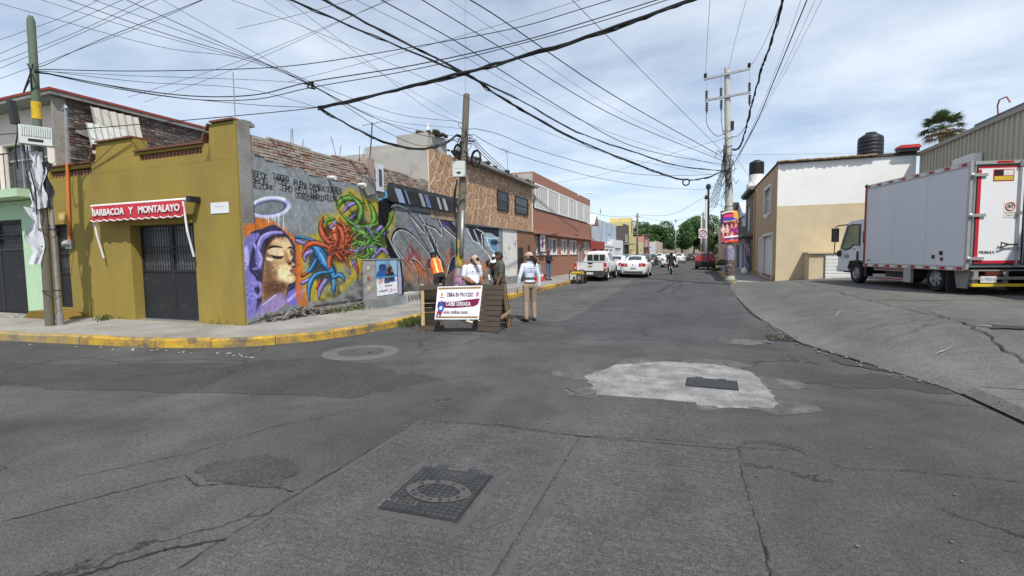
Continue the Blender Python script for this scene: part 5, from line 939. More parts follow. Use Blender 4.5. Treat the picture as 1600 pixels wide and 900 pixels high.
# ================================================================ right row beyond the corner building
T, m_ = row_house(1, 35.1, 41.2, 5.6, (.15, .13, .115), 'dark two storey shop house with a tin awning beside the tan building', ((.1, .6, .15, 2.4, 'd'), (.55, .9, 3.1, 5.0, 'wd')), ROOFD, storeys=((2.66, .7, .12),)); g = MB(); g.bb(3.3, 6, 35.1, 41.3, 5.703, 5.9); g.build('tin_sheets', GREYCON, T)
water_tank(4.0, 38, 7.0, .48, 1.0, 'black water tank on a white drum above the dark shop house', .6)
T = thing('tank_plinth', 'stepped white masonry plinth under the second water tank', 'plinth', (4.0, 38, 5.9)); g = MB(); g.bb(3.45, 4.7, 37.3, 38.8, 5.905, 6.39); g.build('plinth_block', WHITEP, T)
T, m_ = row_house(1, 41.3, 50.5, 4.4, (.55, .56, .58), 'pale grey house with blue door and rounded balcony', ((.05, .3, .15, 2.3, 'bd'), (.5, .9, .15, 2.3, 'd'), (.3, .7, 3.2, 4.2, 'w')), storeys=((2.7, .75, .9),)); g = MB(); g.prism([(0, 0), (4.5, 1.5), (9.2, 0)], frame((3.5, 41.3, 4.42), (0, 1, 0), (0, 0, 1)), 6); g.build('grey_gable', mat('pale_sheet', (.5, .52, .55), .6), T); g = MB(); g.bb(2.6, 3.6, 46, 50.4, 4.3, 5.9); g.build('dark_upper_bay', mat('bay_dark', (.07, .065, .06), .6), T); g = MB(); [g.bb(2.57, 2.598, a, a + 1, 4.6, 5.5) for a in (46.5, 48.2)]; g.build('bay_panes', DARKGLASS, T, kind='stuff')
row_house(1, 50.7, 64, 3.4, (.42, .4, .38), 'grey single storey house with white shutters', ((.1, .3, .15, 2.2, 'wd'), (.5, .8, .15, 2.2, 'd')))
row_house(1, 64.2, 78, 6.2, (.46, .31, .20), 'orange brick two storey block further down the right side', ((.2, .3, .2, 2.2, 'd'), (.4, .55, 3.4, 4.6, 'w'), (.7, .85, 3.4, 4.6, 'w')))
row_house(1, 78.2, 95, 5.2, (.5, .42, .33), 'tan two storey house far down the right side', ((.2, .3, .2, 2.2, 'd'), (.5, .6, 3, 4.2, 'w')))
row_house(1, 95.2, 120, 4.2, (.4, .3, .24), 'low brownish house row at the far right', ((.2, .3, .2, 2.2, 'd'), (.6, .7, 1, 2.2, 'w')))
row_house(1, 120.2, 150, 4.8, (.55, .48, .34), 'cream house at the far right end of the street', ((.2, .3, .2, 2.2, 'd'),))
# ================================================================ trees
LEAF = [mat('leaf_%s' % n, c, .6, .35, .7, col2=c2, amt=.4, s2=.5, sharp=.25, spec=.3) for n, c, c2 in (('deep', (.045, .10, .025), (.08, .15, .04)), ('mid', (.06, .11, .03), (.09, .145, .045)), ('dusty', (.095, .13, .06), (.13, .16, .08)))]
BARK = mat('bark', (.12, .09, .065), .95, .3, 4, .6, 15)
def tree(x, y, h, rx, label, leafm, n=2600, leaf=.30, sd=0, group='trees closing the street', trunk=.28):
    r_ = random.Random(sd); T = thing('street_tree', label, 'tree', (x, y, 0), group=group)
    g = MB(); g.tube([(x, y, -.1), (x + .1, y, h * .25), (x, y + .1, h * .5), (x, y, h * .8)], [trunk, trunk * .8, trunk * .5, .05], 8)
    lobes = []
    for k in range(14):
        a = r_.uniform(0, 2 * PI); rr = rx * r_.uniform(.1, .72); c = Vector((x + rr * math.cos(a), y + rr * math.sin(a), h * r_.uniform(.34, .85))); lobes.append((c, rx * r_.uniform(.26, .45), h * r_.uniform(.10, .17)))
        g.tube([(x, y, h * r_.uniform(.25, .45)), ((x + c.x) / 2, (y + c.y) / 2, c.z * .8), c], [trunk * .4, trunk * .25, .03], 5)
    g.build('trunk', BARK, T, smooth=True); g = MB()
    for k in range(n):
        c, a, b = r_.choice(lobes); th = r_.uniform(0, 2 * PI); ph = math.acos(r_.uniform(-1, 1)); q = r_.uniform(.55, 1.08) ** .6
        p = c + Vector((a * q * math.sin(ph) * math.cos(th), a * q * math.sin(ph) * math.sin(th), b * q * math.cos(ph))); s = leaf * r_.uniform(.5, 1.2)
        u = Vector((r_.uniform(-1, 1), r_.uniform(-1, 1), r_.uniform(-.5, .5))).normalized(); v = u.orthogonal().normalized(); v = (v + u.cross(v) * r_.uniform(-1, 1)).normalized()
        g.add([p - u * s, p - v * s * .5, p + u * s, p + v * s * .5], [(0, 1, 2, 3)])
    g.build('crown', leafm, T, fix=False); return T
tree(-3.5, 152, 12.5, 6.5, 'broad dark green tree closing the street, centre of the group', LEAF[0], 9000, .34, 1)
tree(3.5, 160, 13.5, 6.5, 'tallest tree at the end of the street, right of the centre', LEAF[1], 9000, .34, 2)
tree(-.2, 164, 12.0, 5.5, 'tree filling the gap between the two central trees', LEAF[0], 6500, .34, 14)
tree(-11, 156, 11.0, 6.5, 'tree behind the yellow gable at the left of the group', LEAF[0], 7500, .34, 3)
tree(-18, 165, 13, 6, 'more distant tree rising over the yellow house', LEAF[1], 6500, .34, 4)
tree(9.5, 150, 10, 5, 'tree half hidden behind the far right houses', LEAF[2], 5000, .32, 5)
tree(2.6, 88, 5.4, 1.7, 'small pavement tree far down the right side', LEAF[1], 1500, .25, 6, 'pavement trees')
tree(2.6, 110, 6.5, 2.2, 'thin dusty pavement tree behind the small one', LEAF[2], 1200, .3, 7, 'pavement trees')
tree(-13.5, 62, 7.4, 1.5, 'tree top showing above the pale blue building', LEAF[2], 1400, .22, 8, 'trees behind the left row')
# palm
T = thing('fan_palm', 'fan palm with drooping dry fronds rising behind the warehouse', 'palm tree', (17, 45, 0)); PX, PY, PZ = 17, 45, 10.5; r_ = random.Random(5)
g = MB(); g.tube([(PX, PY, 0), (PX + .1, PY, 5), (PX, PY, PZ)], [.35, .25, .22], 10); g.build('trunk', BARK, T)
for k in range(64):
    el = math.asin(r_.uniform(-.75, .98)); az = r_.uniform(0, 2 * PI); d = Vector((math.cos(el) * math.cos(az), math.cos(el) * math.sin(az), math.sin(el))); L0 = r_.uniform(.7, 1.0); c = Vector((PX, PY, PZ)) + d * L0
    side = d.cross(Vector((0, 0, 1))).normalized() if abs(d.z) < .97 else Vector((1, 0, 0)); up = side.cross(d); g = MB(); g.tube([(PX, PY, PZ), c], .015, 4)
    for j in range(15):
        a = R(-80 + 160 * j / 14); e = d * math.cos(a) + side * math.sin(a) + up * .12; tip = c + e.normalized() * r_.uniform(.65, .85) + Vector((0, 0, -.16 - .12 * abs(math.sin(a)))); mid = c + e.normalized() * .36; w_ = up.cross(e).normalized() * .035
        g.add([c, mid - w_, tip, mid + w_], [(0, 1, 2, 3)])
    g.build('frond', LEAF[2] if el > -.25 else mat('dry_frond', (.2, .16, .08), .8, .2), T, fix=False)
# ================================================================ vehicles
def paint(name, col, rough=.28):
    return mat('car_' + name, col, rough, .03, 2, spec=.55)
CWHITE = paint('white', (.68, .69, .70)); CBLACK = mat('black_plastic', (.02, .02, .021), .55, .1); TYRE = mat('tyre_rubber', (.018, .018, .019), .85, .15, 8); RIM = mat('alloy_rim', (.45, .46, .47), .35, .1, 5, metal=.5); CGLASS = mat('car_glass', (.03, .037, .04), .06, .1, 1, spec=.8); REDL = mat('tail_lamp_red', (.42, .012, .014), .2, .15, 20, spec=.6); CLEARL = mat('lamp_clear', (.7, .68, .66), .15, .1, 20, spec=.7); PLATE = mat('number_plate_white', (.62, .63, .62), .5, .1, 20); PLATED = mat('plate_print', (.06, .09, .12), .6); CHROME = mat('chrome', (.6, .6, .6), .15, .05, metal=1.); GOLD = mat('gold_emblem', (.55, .38, .08), .3, .1, metal=.6)
def wheel(T, x, y, r, w, side, rimm=RIM, spokes=5, hub=False):
    M = frame((x, y, r), (0, 1, 0), (0, 0, 1))                       # local z -> +x
    if side < 0: M = M @ Matrix.Rotation(PI, 4, 'Y')
    g = MB(); g.lathe([(r * .62, -w / 2), (r * .93, -w / 2), (r, -w * .36), (r, w * .36), (r * .93, w / 2), (r * .64, w / 2), (r * .62, w * .3)], 24, M); ty = g.build('tyre', TYRE, T, False, True)
    g = MB(); g.lathe([(r * .63, w * .30), (r * .60, w * .46), (r * .55, w * .30), (r * .52, w * .18), (.01, w * .16)], 24, M); rm = g.build('rim', rimm, ty, False, True)
    g = MB()
    for k in range(spokes): a = 2 * PI * k / spokes; Mk = M @ Matrix.Rotation(a, 4, 'Z'); g.add([Mk @ Vector(p) for p in ((.02, -.035, w * .40), (r * .56, -.05, w * .30), (r * .56, .05, w * .30), (.02, .035, w * .40), (.02, -.035, w * .15), (r * .56, -.05, w * .15), (r * .56, .05, w * .15), (.02, .035, w * .15))], [(0, 1, 2, 3), (0, 4, 5, 1), (3, 2, 6, 7), (1, 5, 6, 2)])
    g.lathe([(r * .16, w * .15), (r * .14, w * .44), (.01, w * .45)], 10, M); g.build('spokes', rimm, rm, False, kind='stuff'); return ty
def car(name, label, st, loc, rz, paintm, wb, wr=.31, track=.78, sides=(), front=None, rear=None, cat='car', group=None, arch=True):
    st = sorted(st); A = np.array(st, float); yy = np.unique(np.concatenate([A[:, 0], np.linspace(A[0, 0], A[-1, 0], 34)]))
    prm = lambda y: [float(np.interp(y, A[:, 0], A[:, k])) for k in range(1, 7)]
    def half(y):
        zb, zl, zt, wb_, wl, wt = prm(y); dz = zt - zl
        return [(0, zb), (wb_ * .88, zb), (wb_, zb + .10), (wl + .012, (zb + zl) / 2 + .03), (wl, zl - .07), (wl - .03, zl), ((wl - .03 + wt) / 2 + .012, zl + dz * .48), (wt, zt - min(.07, dz * .35)), (wt - .10, zt - min(.012, dz * .05)), (0, zt + .015)]
    def ring(y): h_ = half(y); return [(x, y, z) for x, z in h_] + [(-x, y, z) for x, z in h_[-2:0:-1]]
    T = thing(name, label, cat, loc, rz, group); g = MB(); rings = [ring(y) for y in yy]; n = len(rings[0])
    g.add([p for r_ in rings for p in r_], [(i * n + j, i * n + (j + 1) % n, (i + 1) * n + (j + 1) % n, (i + 1) * n + j) for i in range(len(rings) - 1) for j in range(n)] + [tuple(range(n))[::-1], tuple((len(rings) - 1) * n + j for j in range(n))])
    me = g.mesh('body')
    if arch:
        c = MB(); 
        for y in wb: c.lathe([(wr + .055, -1.2), (wr + .055, 1.2)], 24, frame((0, y, wr + .01), (0, 1, 0), (0, 0, 1)))
        co = bpy.data.objects.new('cut', c.mesh('cut')); COL.objects.link(co); me = evalmesh(me, [('BOOLEAN', dict(object=co, operation='DIFFERENCE', solver='EXACT'))]); bpy.data.objects.remove(co)
    bm = bmesh.new(); bm.from_mesh(me)
    for e in bm.edges:
        if len(e.link_faces) == 2 and e.calc_face_angle(0) > R(32): e.smooth = False
    for f in bm.faces: f.smooth = True
    bm.to_mesh(me); bm.free(); body = link('body', me, paintm, T, False)
    g = MB(); g.bb(-A[:, 4].max() * .82, A[:, 4].max() * .82, A[0, 0] + .25, A[-1, 0] - .25, .2, .75); g.build('underbody', CBLACK, T, False)
    for b0, b1, t0, t1 in sides:
        for s in (-1, 1):
            rows = []
            for v in np.linspace(0, 1, 4):
                row = []
                for u in np.linspace(0, 1, 6):
                    y = (b0 + (b1 - b0) * u) * (1 - v) + (t0 + (t1 - t0) * u) * v; h_ = half(y); f = .10 + .84 * v; p5, p6, p7 = h_[5], h_[6], h_[7]
                    q = (p5[0] + (p6[0] - p5[0]) * f * 2, p5[1] + (p6[1] - p5[1]) * f * 2) if f < .5 else (p6[0] + (p7[0] - p6[0]) * (f - .5) * 2, p6[1] + (p7[1] - p6[1]) * (f - .5) * 2); row.append((s * (q[0] + .006), y, q[1] + .002))
                rows.append(row)
            g = MB(); g.sheet(rows); g.build('side_window', CGLASS, T, False, True)
    for nm, rg in (('windscreen', front), ('rear_window', rear)):
        if rg:
            rows = []
            for v in np.linspace(0, 1, 6):
                y = rg[0] + (rg[1] - rg[0]) * v; h_ = half(y); k = h_[8][0] + .05; rows.append([(k * u * (.9 if abs(u) > .98 else 1), y, np.interp(abs(k * u), [0, h_[8][0], h_[7][0]], [h_[9][1], h_[8][1], h_[7][1]]) + .012) for u in np.linspace(-1, 1, 7)])
            g = MB(); g.sheet(rows); g.build(nm, CGLASS, T, False, True)
    for y in wb:
        for s in (-1, 1): wheel(T, s * track, y, wr, .2, s)
    for s in (-1, 1):
        ym = front[0] - .35 if front else .6; h_ = half(ym); g = MB(); g.sphere((s * (h_[5][0] + .12), ym, h_[5][1] + .1), (.11, .06, .075)); g.box((s * (h_[5][0] + .03), ym, h_[5][1] + .06), (.1, .03, .03)); g.build('mirror', paintm, T, False, True)
    return T, half
SEDAN = [(-2.27, .36, .76, .84, .66, .72, .58), (-2.2, .27, .90, .99, .78, .82, .66), (-2.05, .24, .94, 1.04, .82, .86, .68), (-1.65, .2, .96, 1.08, .85, .88, .66), (-1.5, .2, .96, 1.11, .85, .88, .64), (-.85, .19, .95, 1.41, .86, .885, .58), (-.2, .19, .94, 1.46, .86, .885, .59), (.35, .19, .93, 1.44, .86, .885, .58), (1.1, .19, .92, 1.01, .86, .88, .64), (1.85, .2, .83, .89, .83, .86, .64), (2.15, .24, .70, .77, .78, .80, .6), (2.27, .32, .58, .63, .66, .70, .5)]
SS = ((-1.32, -.35, -.78, -.36), (-.28, .92, -.29, .42))
def rear_kit(T, yb, lamps, plate, emblem=None, bump=None, zc=.9):
    for s in (-1, 1):
        x0, x1, z0, z1 = lamps; g = MB(); g.prism([(x0, z0), (x1, z0 + .02), (x1 + .03, (z0 + z1) / 2), (x1 - .01, z1), (x0 + .03, z1)], frame((0, yb + .05, 0), (s, 0, 0), (0, 0, 1)), .07 * s); lp = g.build('tail_lamp', REDL, T, False)
        g = MB(); g.sphere((s * (x0 * .6 + x1 * .4), yb - .016, (z0 + z1) / 2 - .02), (.05, .012, .035)); g.build('reverse_lamp', CLEARL, lp, False)
    x, z, w, h_ = plate; g = MB(); g.bb(x - w / 2, x + w / 2, yb - .022, yb + .02, z, z + h_); p_ = g.build('number_plate', PLATE, T, False); g = MB(); g.bb(x - w * .4, x + w * .4, yb - .0235, yb - .021, z + h_ * .3, z + h_ * .7); g.build('plate_print', PLATED, p_, False)
    if emblem == 'ring':
        g = MB(); g.tube([(.055 * math.cos(a), yb - .012, zc + .055 * math.sin(a)) for a in np.linspace(0, 2 * PI, 16, False)], .008, 5, closed=True); g.tube([(-.035, yb - .012, zc + .035), (-.012, yb - .012, zc - .04), (0, yb - .012, zc), (.012, yb - .012, zc - .04), (.035, yb - .012, zc + .035)], .006, 4); g.build('emblem', CHROME, T, False)
    if bump: z0, z1, w = bump; g = MB(); g.bb(-w, w, yb - .035, yb + .1, z0, z1); g.build('bumper_strip', CBLACK, T, False)
T, hf = car('sedan', 'white sedan with red tail lamps waiting in the lane beside the pickup', SEDAN, (-3.75, 34.6, 0), 0, CWHITE, (-1.3, 1.32), .31, .79, SS, (1.02, .42), (-1.42, -.9))
rear_kit(T, -2.272, (.36, .78, .76, .96), (0, .58, .42, .13), 'ring', (.36, .44, .6), .88); text('BORA', .07, frame((.45, -2.272, .72), (1, 0, 0), (0, 0, 1)), CHROME, T, ext=.003, world=False) if False else None
T, hf = car('sedan', 'white sedan parked directly ahead of the pickup', SEDAN, (-5.45, 37.2, 0), 0, CWHITE, (-1.3, 1.32), .31, .79, SS, (1.02, .42), (-1.42, -.9)); rear_kit(T, -2.272, (.36, .78, .76, .96), (0, .58, .42, .13), None, (.36, .44, .6))
HATCH = [(-1.95, .34, .78, .95, .68, .74, .60), (-1.88, .26, .9, 1.08, .78, .82, .62), (-1.55, .2, .95, 1.44, .82, .86, .57), (-.6, .19, .95, 1.5, .84, .87, .59), (.2, .19, .94, 1.48, .84, .87, .58), (.95, .19, .92, 1.03, .84, .86, .64), (1.6, .2, .82, .9, .8, .83, .6), (1.95, .3, .6, .68, .66, .7, .5)]
HS = ((-1.35, -.35, -1.2, -.36), (-.28, .8, -.29, .28))
def hatch(label, loc, pm, rz=0, group='cars along the street', nm='parked_car'):
    T, hf = car(nm, label, HATCH, loc, rz, pm, (-1.2, 1.22), .30, .76, HS, (.88, .3), (-1.82, -1.56), group=group, arch=True); rear_kit(T, -1.952, (.5, .74, .82, 1.0), (0, .6, .4, .12), None, (.36, .44, .55)); return T
hatch('white hatchback driving ahead of the motorcycle', (-2.6, 57.5, 0), CWHITE, 0, None, 'hatchback')
hatch('silver car parked by the kerb past the white sedans', (-5.5, 44, 0), paint('silver', (.32, .34, .36)))
hatch('dark blue car parked third in the row on the left', (-5.5, 50, 0), paint('navy', (.02, .03, .06)))
hatch('black car parked near the white shop on the left', (-5.5, 55.5, 0), paint('black', (.012, .012, .014)))
hatch('grey car parked far along the left kerb', (-5.5, 61.5, 0), paint('grey', (.12, .125, .13)))
hatch('black car furthest along the left parked row', (-5.5, 68, 0), paint('black2', (.015, .015, .017)))
hatch('white car far down the road beyond the motorcycle', (-2.2, 80, 0), CWHITE)
hatch('dark car far off on the right lane', (-.4, 96, 0), paint('dark', (.03, .03, .035)))
hatch('grey car very far off by the trees', (.6, 120, 0), paint('grey3', (.2, .2, .2)))
hatch('pale van-like car at the left kerb beyond the dark cars', (-5.4, 84, 0), CWHITE)
CRED = paint('red', (.33, .018, .02))
SUV = [(-2.0, .42, .86, .98, .72, .78, .62), (-1.95, .34, .98, 1.12, .82, .86, .66), (-1.6, .28, 1.02, 1.52, .86, .90, .6), (-.5, .26, 1.02, 1.6, .88, .91, .62), (.25, .26, 1.0, 1.58, .88, .91, .61), (.95, .26, .99, 1.1, .88, .9, .68), (1.7, .28, .92, 1.0, .84, .87, .66), (2.0, .36, .7, .8, .7, .74, .54)]
T, hf = car('pickup_truck', 'red compact pickup parked half on the right pavement behind the sign post', SUV, (1.05, 50.6, .02), R(-3), CRED, (-1.25, 1.25), .33, .8, ((-1.3, -.35, -1.2, -.36), (-.28, .85, -.29, .32)), (.9, .32), (-1.86, -1.62)); rear_kit(T, -2.002, (.5, .8, .84, 1.02), (0, .62, .4, .13), None, (.38, .74, .84))
# ---- white crew cab pickup
PK = thing('pickup_truck', 'white crew cab pickup parked at the left kerb behind the generator', 'pickup', (-5.72, 30.6, 0), R(.5))
CAB = [(-.72, .50, 1.10, 1.64, .80, .86, .58), (-.55, .46, 1.10, 1.74, .86, .90, .63), (.3, .42, 1.08, 1.79, .87, .91, .66), (.75, .42, 1.08, 1.74, .87, .91, .68), (1.35, .42, 1.07, 1.18, .87, .91, .72), (2.2, .44, 1.0, 1.08, .86, .89, .70), (2.55, .48, .84, .92, .82, .85, .64), (2.66, .54, .7, .76, .72, .74, .56)]
T2, hf = car('cab_tmp', 'x', CAB, (0, 0, 0), 0, CWHITE, (1.72,), .38, .80, ((-.55, .1, -.5, .1), (.16, 1.15, .16, .78)), (1.28, .8), None)
for ch in list(T2.children): ch.parent = PK; WM[ch.name] = WM[PK.name]
bpy.data.objects.remove(T2)
g = MB(); g.bb(-.55, .55, -.745, -.722, 1.20, 1.56); rw = g.build('rear_window', CGLASS, PK, False); g = MB(); [g.bb(x - .02, x + .02, -.76, -.746, 1.20, 1.56) for x in (-.19, .19)]; g.build('pillar', CWHITE, rw, False, kind='stuff')
for s in (-1, 1):
    g = MB(); P = [(-2.62, .55), (-2.2, .55)] + [(-1.75 + .44 * math.cos(a), .40 + .44 * math.sin(a)) for a in np.linspace(PI - .3, .3, 12)] + [(-.75, .52), (-.75, 1.12), (-2.62, 1.12)]; g.prism(P, frame((s * .90 - (.10 if s > 0 else 0), 0, 0), (0, 1, 0), (0, 0, 1)), .10 if s > 0 else .10); g.build('bed_side', CWHITE, PK, False)
g = MB(); g.bb(-.80, .80, -2.55, -.78, .66, .70); g.bb(-.80, .80, -2.5, -.8, .45, .655); g.build('bed_floor', CBLACK, PK, False)
g = MB(); g.bb(-.79, .79, -2.66, -2.58, .62, 1.13); tg = g.build('tailgate', CWHITE, PK, False); g = MB(); g.bb(-.80, .80, -2.68, -2.57, 1.132, 1.155); g.build('tailgate_cap', CWHITE, tg, False); g = MB(); g.bb(-.14, .14, -2.675, -2.661, 1.02, 1.10); g.build('handle', CBLACK, tg, False)
g = MB(); g.prism([(-.15, -.03), (-.11, .03), (-.05, .03), (-.05, .05), (.05, .05), (.05, .03), (.15, .03), (.11, -.03), (.05, -.03), (.05, -.05), (-.05, -.05), (-.05, -.03)], frame((0, -2.663, .89), (1, 0, 0), (0, 0, 1)), .012); g.build('emblem', GOLD, tg, False)
text('COLORADO', .05, frame((-.52, -2.664, .69), (1, 0, 0), (0, 0, 1)), CBLACK, tg, ext=.003, world=False); text('4x4', .06, frame((-.6, -2.664, 1.0), (1, 0, 0), (0, 0, 1)), CBLACK, tg, ext=.003, world=False)
for s in (-1, 1):
    g = MB(); g.prism([(.79, .66), (.93, .68), (.945, .9), (.93, 1.08), (.79, 1.10)], frame((0, -2.52, 0), (s, 0, 0), (0, 0, 1)), .16 * s); lp = g.build('tail_lamp', REDL, PK, False); g = MB(); g.sphere((s * .865, -2.685, .80), (.035, .01, .07)); g.build('reverse_lamp', CLEARL, lp, False)
g = MB(); g.prism([(-.93, .0), (-.90, .2), (-.5, .22), (-.42, .15), (.42, .15), (.5, .22), (.90, .2), (.93, 0), (.8, -.1), (-.8, -.1)], frame((0, -2.60, .42), (1, 0, 0), (0, 0, 1)), .18); bp = g.build('rear_bumper', mat('grey_bumper', (.05, .05, .052), .5, .1), PK, False); g = MB(); g.bb(-.19, .19, -2.80, -2.79, .42, .54); g.build('number_plate', PLATE, bp, False)
for s in (-1, 1): wheel(PK, s * .80, -1.75, .38, .25, s, spokes=6)
# ---- box lorry
def truck():
    d = Vector((-.225, .974)); rz = math.atan2(.225, .974); RL = Vector((6.24, 14.95))   # rear left bottom corner of the box
    right = Vector((d.y, -d.x)); W_, LB, zf, zt = 2.34, 4.25, 1.17, 3.70
    org = RL + right * (W_ / 2); zg = .49; T = thing('box_lorry', 'white box lorry with red and white reflective strips parked on the lot', 'truck', (org.x, org.y, zg), rz)
    WB = mat('box_white', (.64, .655, .68), .40, .05, .8, col2=(.60, .61, .635), amt=.32, s2=1.0, sharp=.25, stretch=(1, 1, .35), spec=.45); ALU = mat('aluminium_trim', (.46, .46, .46), .4, .1, 5, metal=.4); REFR = mat('reflector_red', (.42, .02, .02), .35, .1, 15); REFW = mat('reflector_white', (.68, .67, .64), .35, .05, 15); DRED = mat('door_red_tape', (.5, .025, .04), .45, .08, 10); GUN = mat('chassis_grey', (.07, .07, .072), .6, .2, 4); B = lambda nm, m_, p=T, *a, **k: None
    z0, z1 = zf - zg, zt - zg; h = W_ / 2
    g = MB(); g.bb(-h, h, .03, LB, z0, z1); box = g.build('box_body', WB, T, False)
    for x in (-h, h):
        g = MB(); g.bb(x - .03, x + .03, -.02, .05, z0 - .05, z1 + .04); g.build('corner_post', ALU, box, False)
        for z in (z0 - .02, z1 - .02):
            g = MB(); g.bb(x - .02, x + .02, .052, LB + .02, z - .06, z + .06); g.build('edge_rail', ALU, box, False)
        for z, zz in ((z0 - .03, .035), (z1 - .02, .035)):
            for k in range(15):
                y = .12 + k * .28; g = MB(); xs = sorted((x + math.copysign(.0205, x), x + math.copysign(.024, x))); g.bb(*xs, y, y + (.18 if k % 2 == 0 else .24) * .9, z - zz, z + zz); g.build('reflective_strip', REFR if k % 2 == 0 else REFW, box, False)
        g = MB(); g.bb(x - .03, x + .03, LB - .03, LB + .03, z0, z1 + .03); g.build('corner_post', mat('front_post_red', (.3, .06, .05), .5), box, False)
    g = MB(); g.sphere((-h, LB, z1 + .02), (.06, .06, .06)); g.build('corner_cap', CBLACK, box, False)
    for y in (1.45, 2.85):
        g = MB(); g.bb(-h - .003, -h + .01, y, y + .012, z0 + .06, z1 - .08); g.build('panel_seam', mat('seam_grey', (.56, .57, .59), .5), box, False)
    for y, z, s in ((.85, z0 + .36, .05), (1.12, z0 + .26, .045)):
        g = MB(); g.bb(-h - .02, -h + .01, y - s, y + s, z - s, z + s); g.build('side_fitting', CBLACK, box, False)
    g = MB(); g.lathe([(.055, 0), (.05, .02), (.01, .02)], 12, frame((-h + .002, .82, z0 + .20), (0, -1, 0), (0, 0, 1))); g.build('side_marker', mat('marker_maroon', (.16, .05, .05), .4), box, False)
    # rear doors
    for k, (a, b) in enumerate(((-h + .09, -.02), (.02, h - .09))):
        g = MB(); g.bb(a, b, -.03, .02, z0 + .08, z1 - .06); dr = g.build('rear_door', mat('door_white', (.74, .75, .77), .4, .03), T, False)
        for q in ((a + .035, b - .035, z0 + .10, z0 + .17), (a + .035, b - .035, z1 - .145, z1 - .105), ((a + .035, a + .11, z0 + .17, z1 - .17) if k == 0 else (b - .11, b - .035, z0 + .17, z1 - .17))):
            g = MB(); g.bb(q[0], q[1], -.034, -.0305, q[2], q[3]); g.build('red_tape', DRED, dr, False)
        g = MB(); sgn = 1 if k == 0 else -1; xo = a if k == 0 else b
        for q in ((a, b, z0 + .06, z0 + .1), (a, b, z1 - .10, z1 - .05), (a - .0, a + .03, z0 + .1, z1 - .1), (b - .03, b, z0 + .1, z1 - .1)): g.bb(q[0], q[1], -.042, -.0315, q[2], q[3])
        g.build('door_seal', CBLACK, dr, False)
        for z in (z0 + .22, (z0 + z1) / 2 + .0, z1 - .30):
            g = MB(); xs = sorted((xo - sgn * .12, xo + sgn * .22)); g.bb(*xs, -.075, -.045, z - .035, z + .035); g.sphere((xo - sgn * .1, -.06, z), (.05, .04, .05)); g.build('hinge', ALU, dr, False)
        xb = (b - .14) if k == 0 else (a + .14)
        g = MB(); g.tube([(xb, -.07, z0 + .0), (xb, -.07, z1 + .02)], .02, 8); bar = g.build('lock_bar', GALV, dr, False)
        for z in (z0 + .06, z0 + .45, z0 + 1.3, z1 - .08):
            g = MB(); g.bb(xb - .045, xb + .045, -.1, -.045, z - .04, z + .04); g.build('bar_bracket', GALV, bar, False)
        if k == 0:
            g = MB(); g.tube([(xb, -.09, z0 + .55), (xb - .2, -.1, z0 + .55), (xb - .36, -.1, z0 + .60), (xb - .37, -.1, z0 + .48), (xb - .22, -.1, z0 + .545)], .018, 6); g.build('lever_handle', CBLACK, bar, False)
            g = MB(); g.bb(-.72, -.28, -.036, -.031, z1 - .46, z1 - .18); lb = g.build('sticker', REFR, dr, False); g = MB(); g.bb(-.70, -.51, -.038, -.0362, z1 - .33, z1 - .2); g.build('sticker_dark', CBLACK, lb, False); g = MB(); g.bb(-.505, -.30, -.038, -.0362, z1 - .33, z1 - .2); g.build('sticker_white', REFW, lb, False); g = MB(); g.bb(-.70, -.30, -.038, -.0362, z1 - .44, z1 - .345); g.build('sticker_yellow', mat('sticker_yellow', (.6, .45, .06), .5), lb, False)
            g = MB(); g.bb(-.46, -.20, -.036, -.031, z0 + 1.2, z0 + 1.58); sp = g.build('speed_sticker', REFW, dr, False); g = MB(); g.tube([(-.33 + .095 * math.cos(t_), -.038, z0 + 1.46 + .095 * math.sin(t_)) for t_ in np.linspace(0, 2 * PI, 24, False)], .013, 5, closed=True); g.build('ring', DRED, sp, False); text('80', .12, frame((-.33, -.0365, z0 + 1.46), (1, 0, 0), (0, 0, 1)), CBLACK, sp, ext=.001, world=False, bold=.003); text('VELOCIDAD', .04, frame((-.33, -.0365, z0 + 1.31), (1, 0, 0), (0, 0, 1)), CBLACK, sp, ext=.001, world=False); text('MAXIMA', .04, frame((-.33, -.0365, z0 + 1.25), (1, 0, 0), (0, 0, 1)), CBLACK, sp, ext=.001, world=False)
            text('FRIMAX', .10, frame((-.78, -.0315, z0 + .36), (1, 0, 0), (0, 0, 1)), CBLACK, dr, ext=.001, world=False, shear=.25, bold=.003)
    text('FRIMAX', .06, frame((-h - .003, LB - .25, z0 + .13), (0, -1, 0), (0, 0, 1)), CBLACK, box, ext=.001, world=False, shear=.25)
    g = MB(); g.bb(-h + .06, h - .06, -.03, .02, z1 - .055, z1 + .03); hd = g.build('door_header', ALU, T, False)
    for x in (-.65, .5):
        g = MB(); g.bb(x, x + .35, -.036, -.031, z1 - .03, z1 + .015); g.build('reflective_strip', REFR, hd, False)
    # rear bumper frame
    for s in (-1, 1):
        g = MB(); g.prism([(0, 0), (.55, 0), (.42, -.46), (.12, -.46)], frame((s * (h - .22) - .02, .62, z0 - .07), (0, -1, 0), (0, 0, 1)), .05); g.build('side_bracket', mat('bracket_steel', (.24, .235, .22), .6, .15, 5), T, False)
    BS = MATS['bracket_steel']
    for x in (-h + .22, -.30, .30, h - .22):
        g = MB(); g.bb(x - .05, x + .05, -.0, .06, .26, z0 - .07); g.build('bumper_post', BS, T, False)
    for z, m_, nm in ((.25, mat('bumper_yellow', (.62, .47, .03), .5, .08), 'yellow_bumper_bar'), (.42, BS, 'bumper_rail')):
        g = MB(); g.bb(-h + .1, h - .1, -.07, -.002, z - .035, z + .035); g.build(nm, m_, T, False)
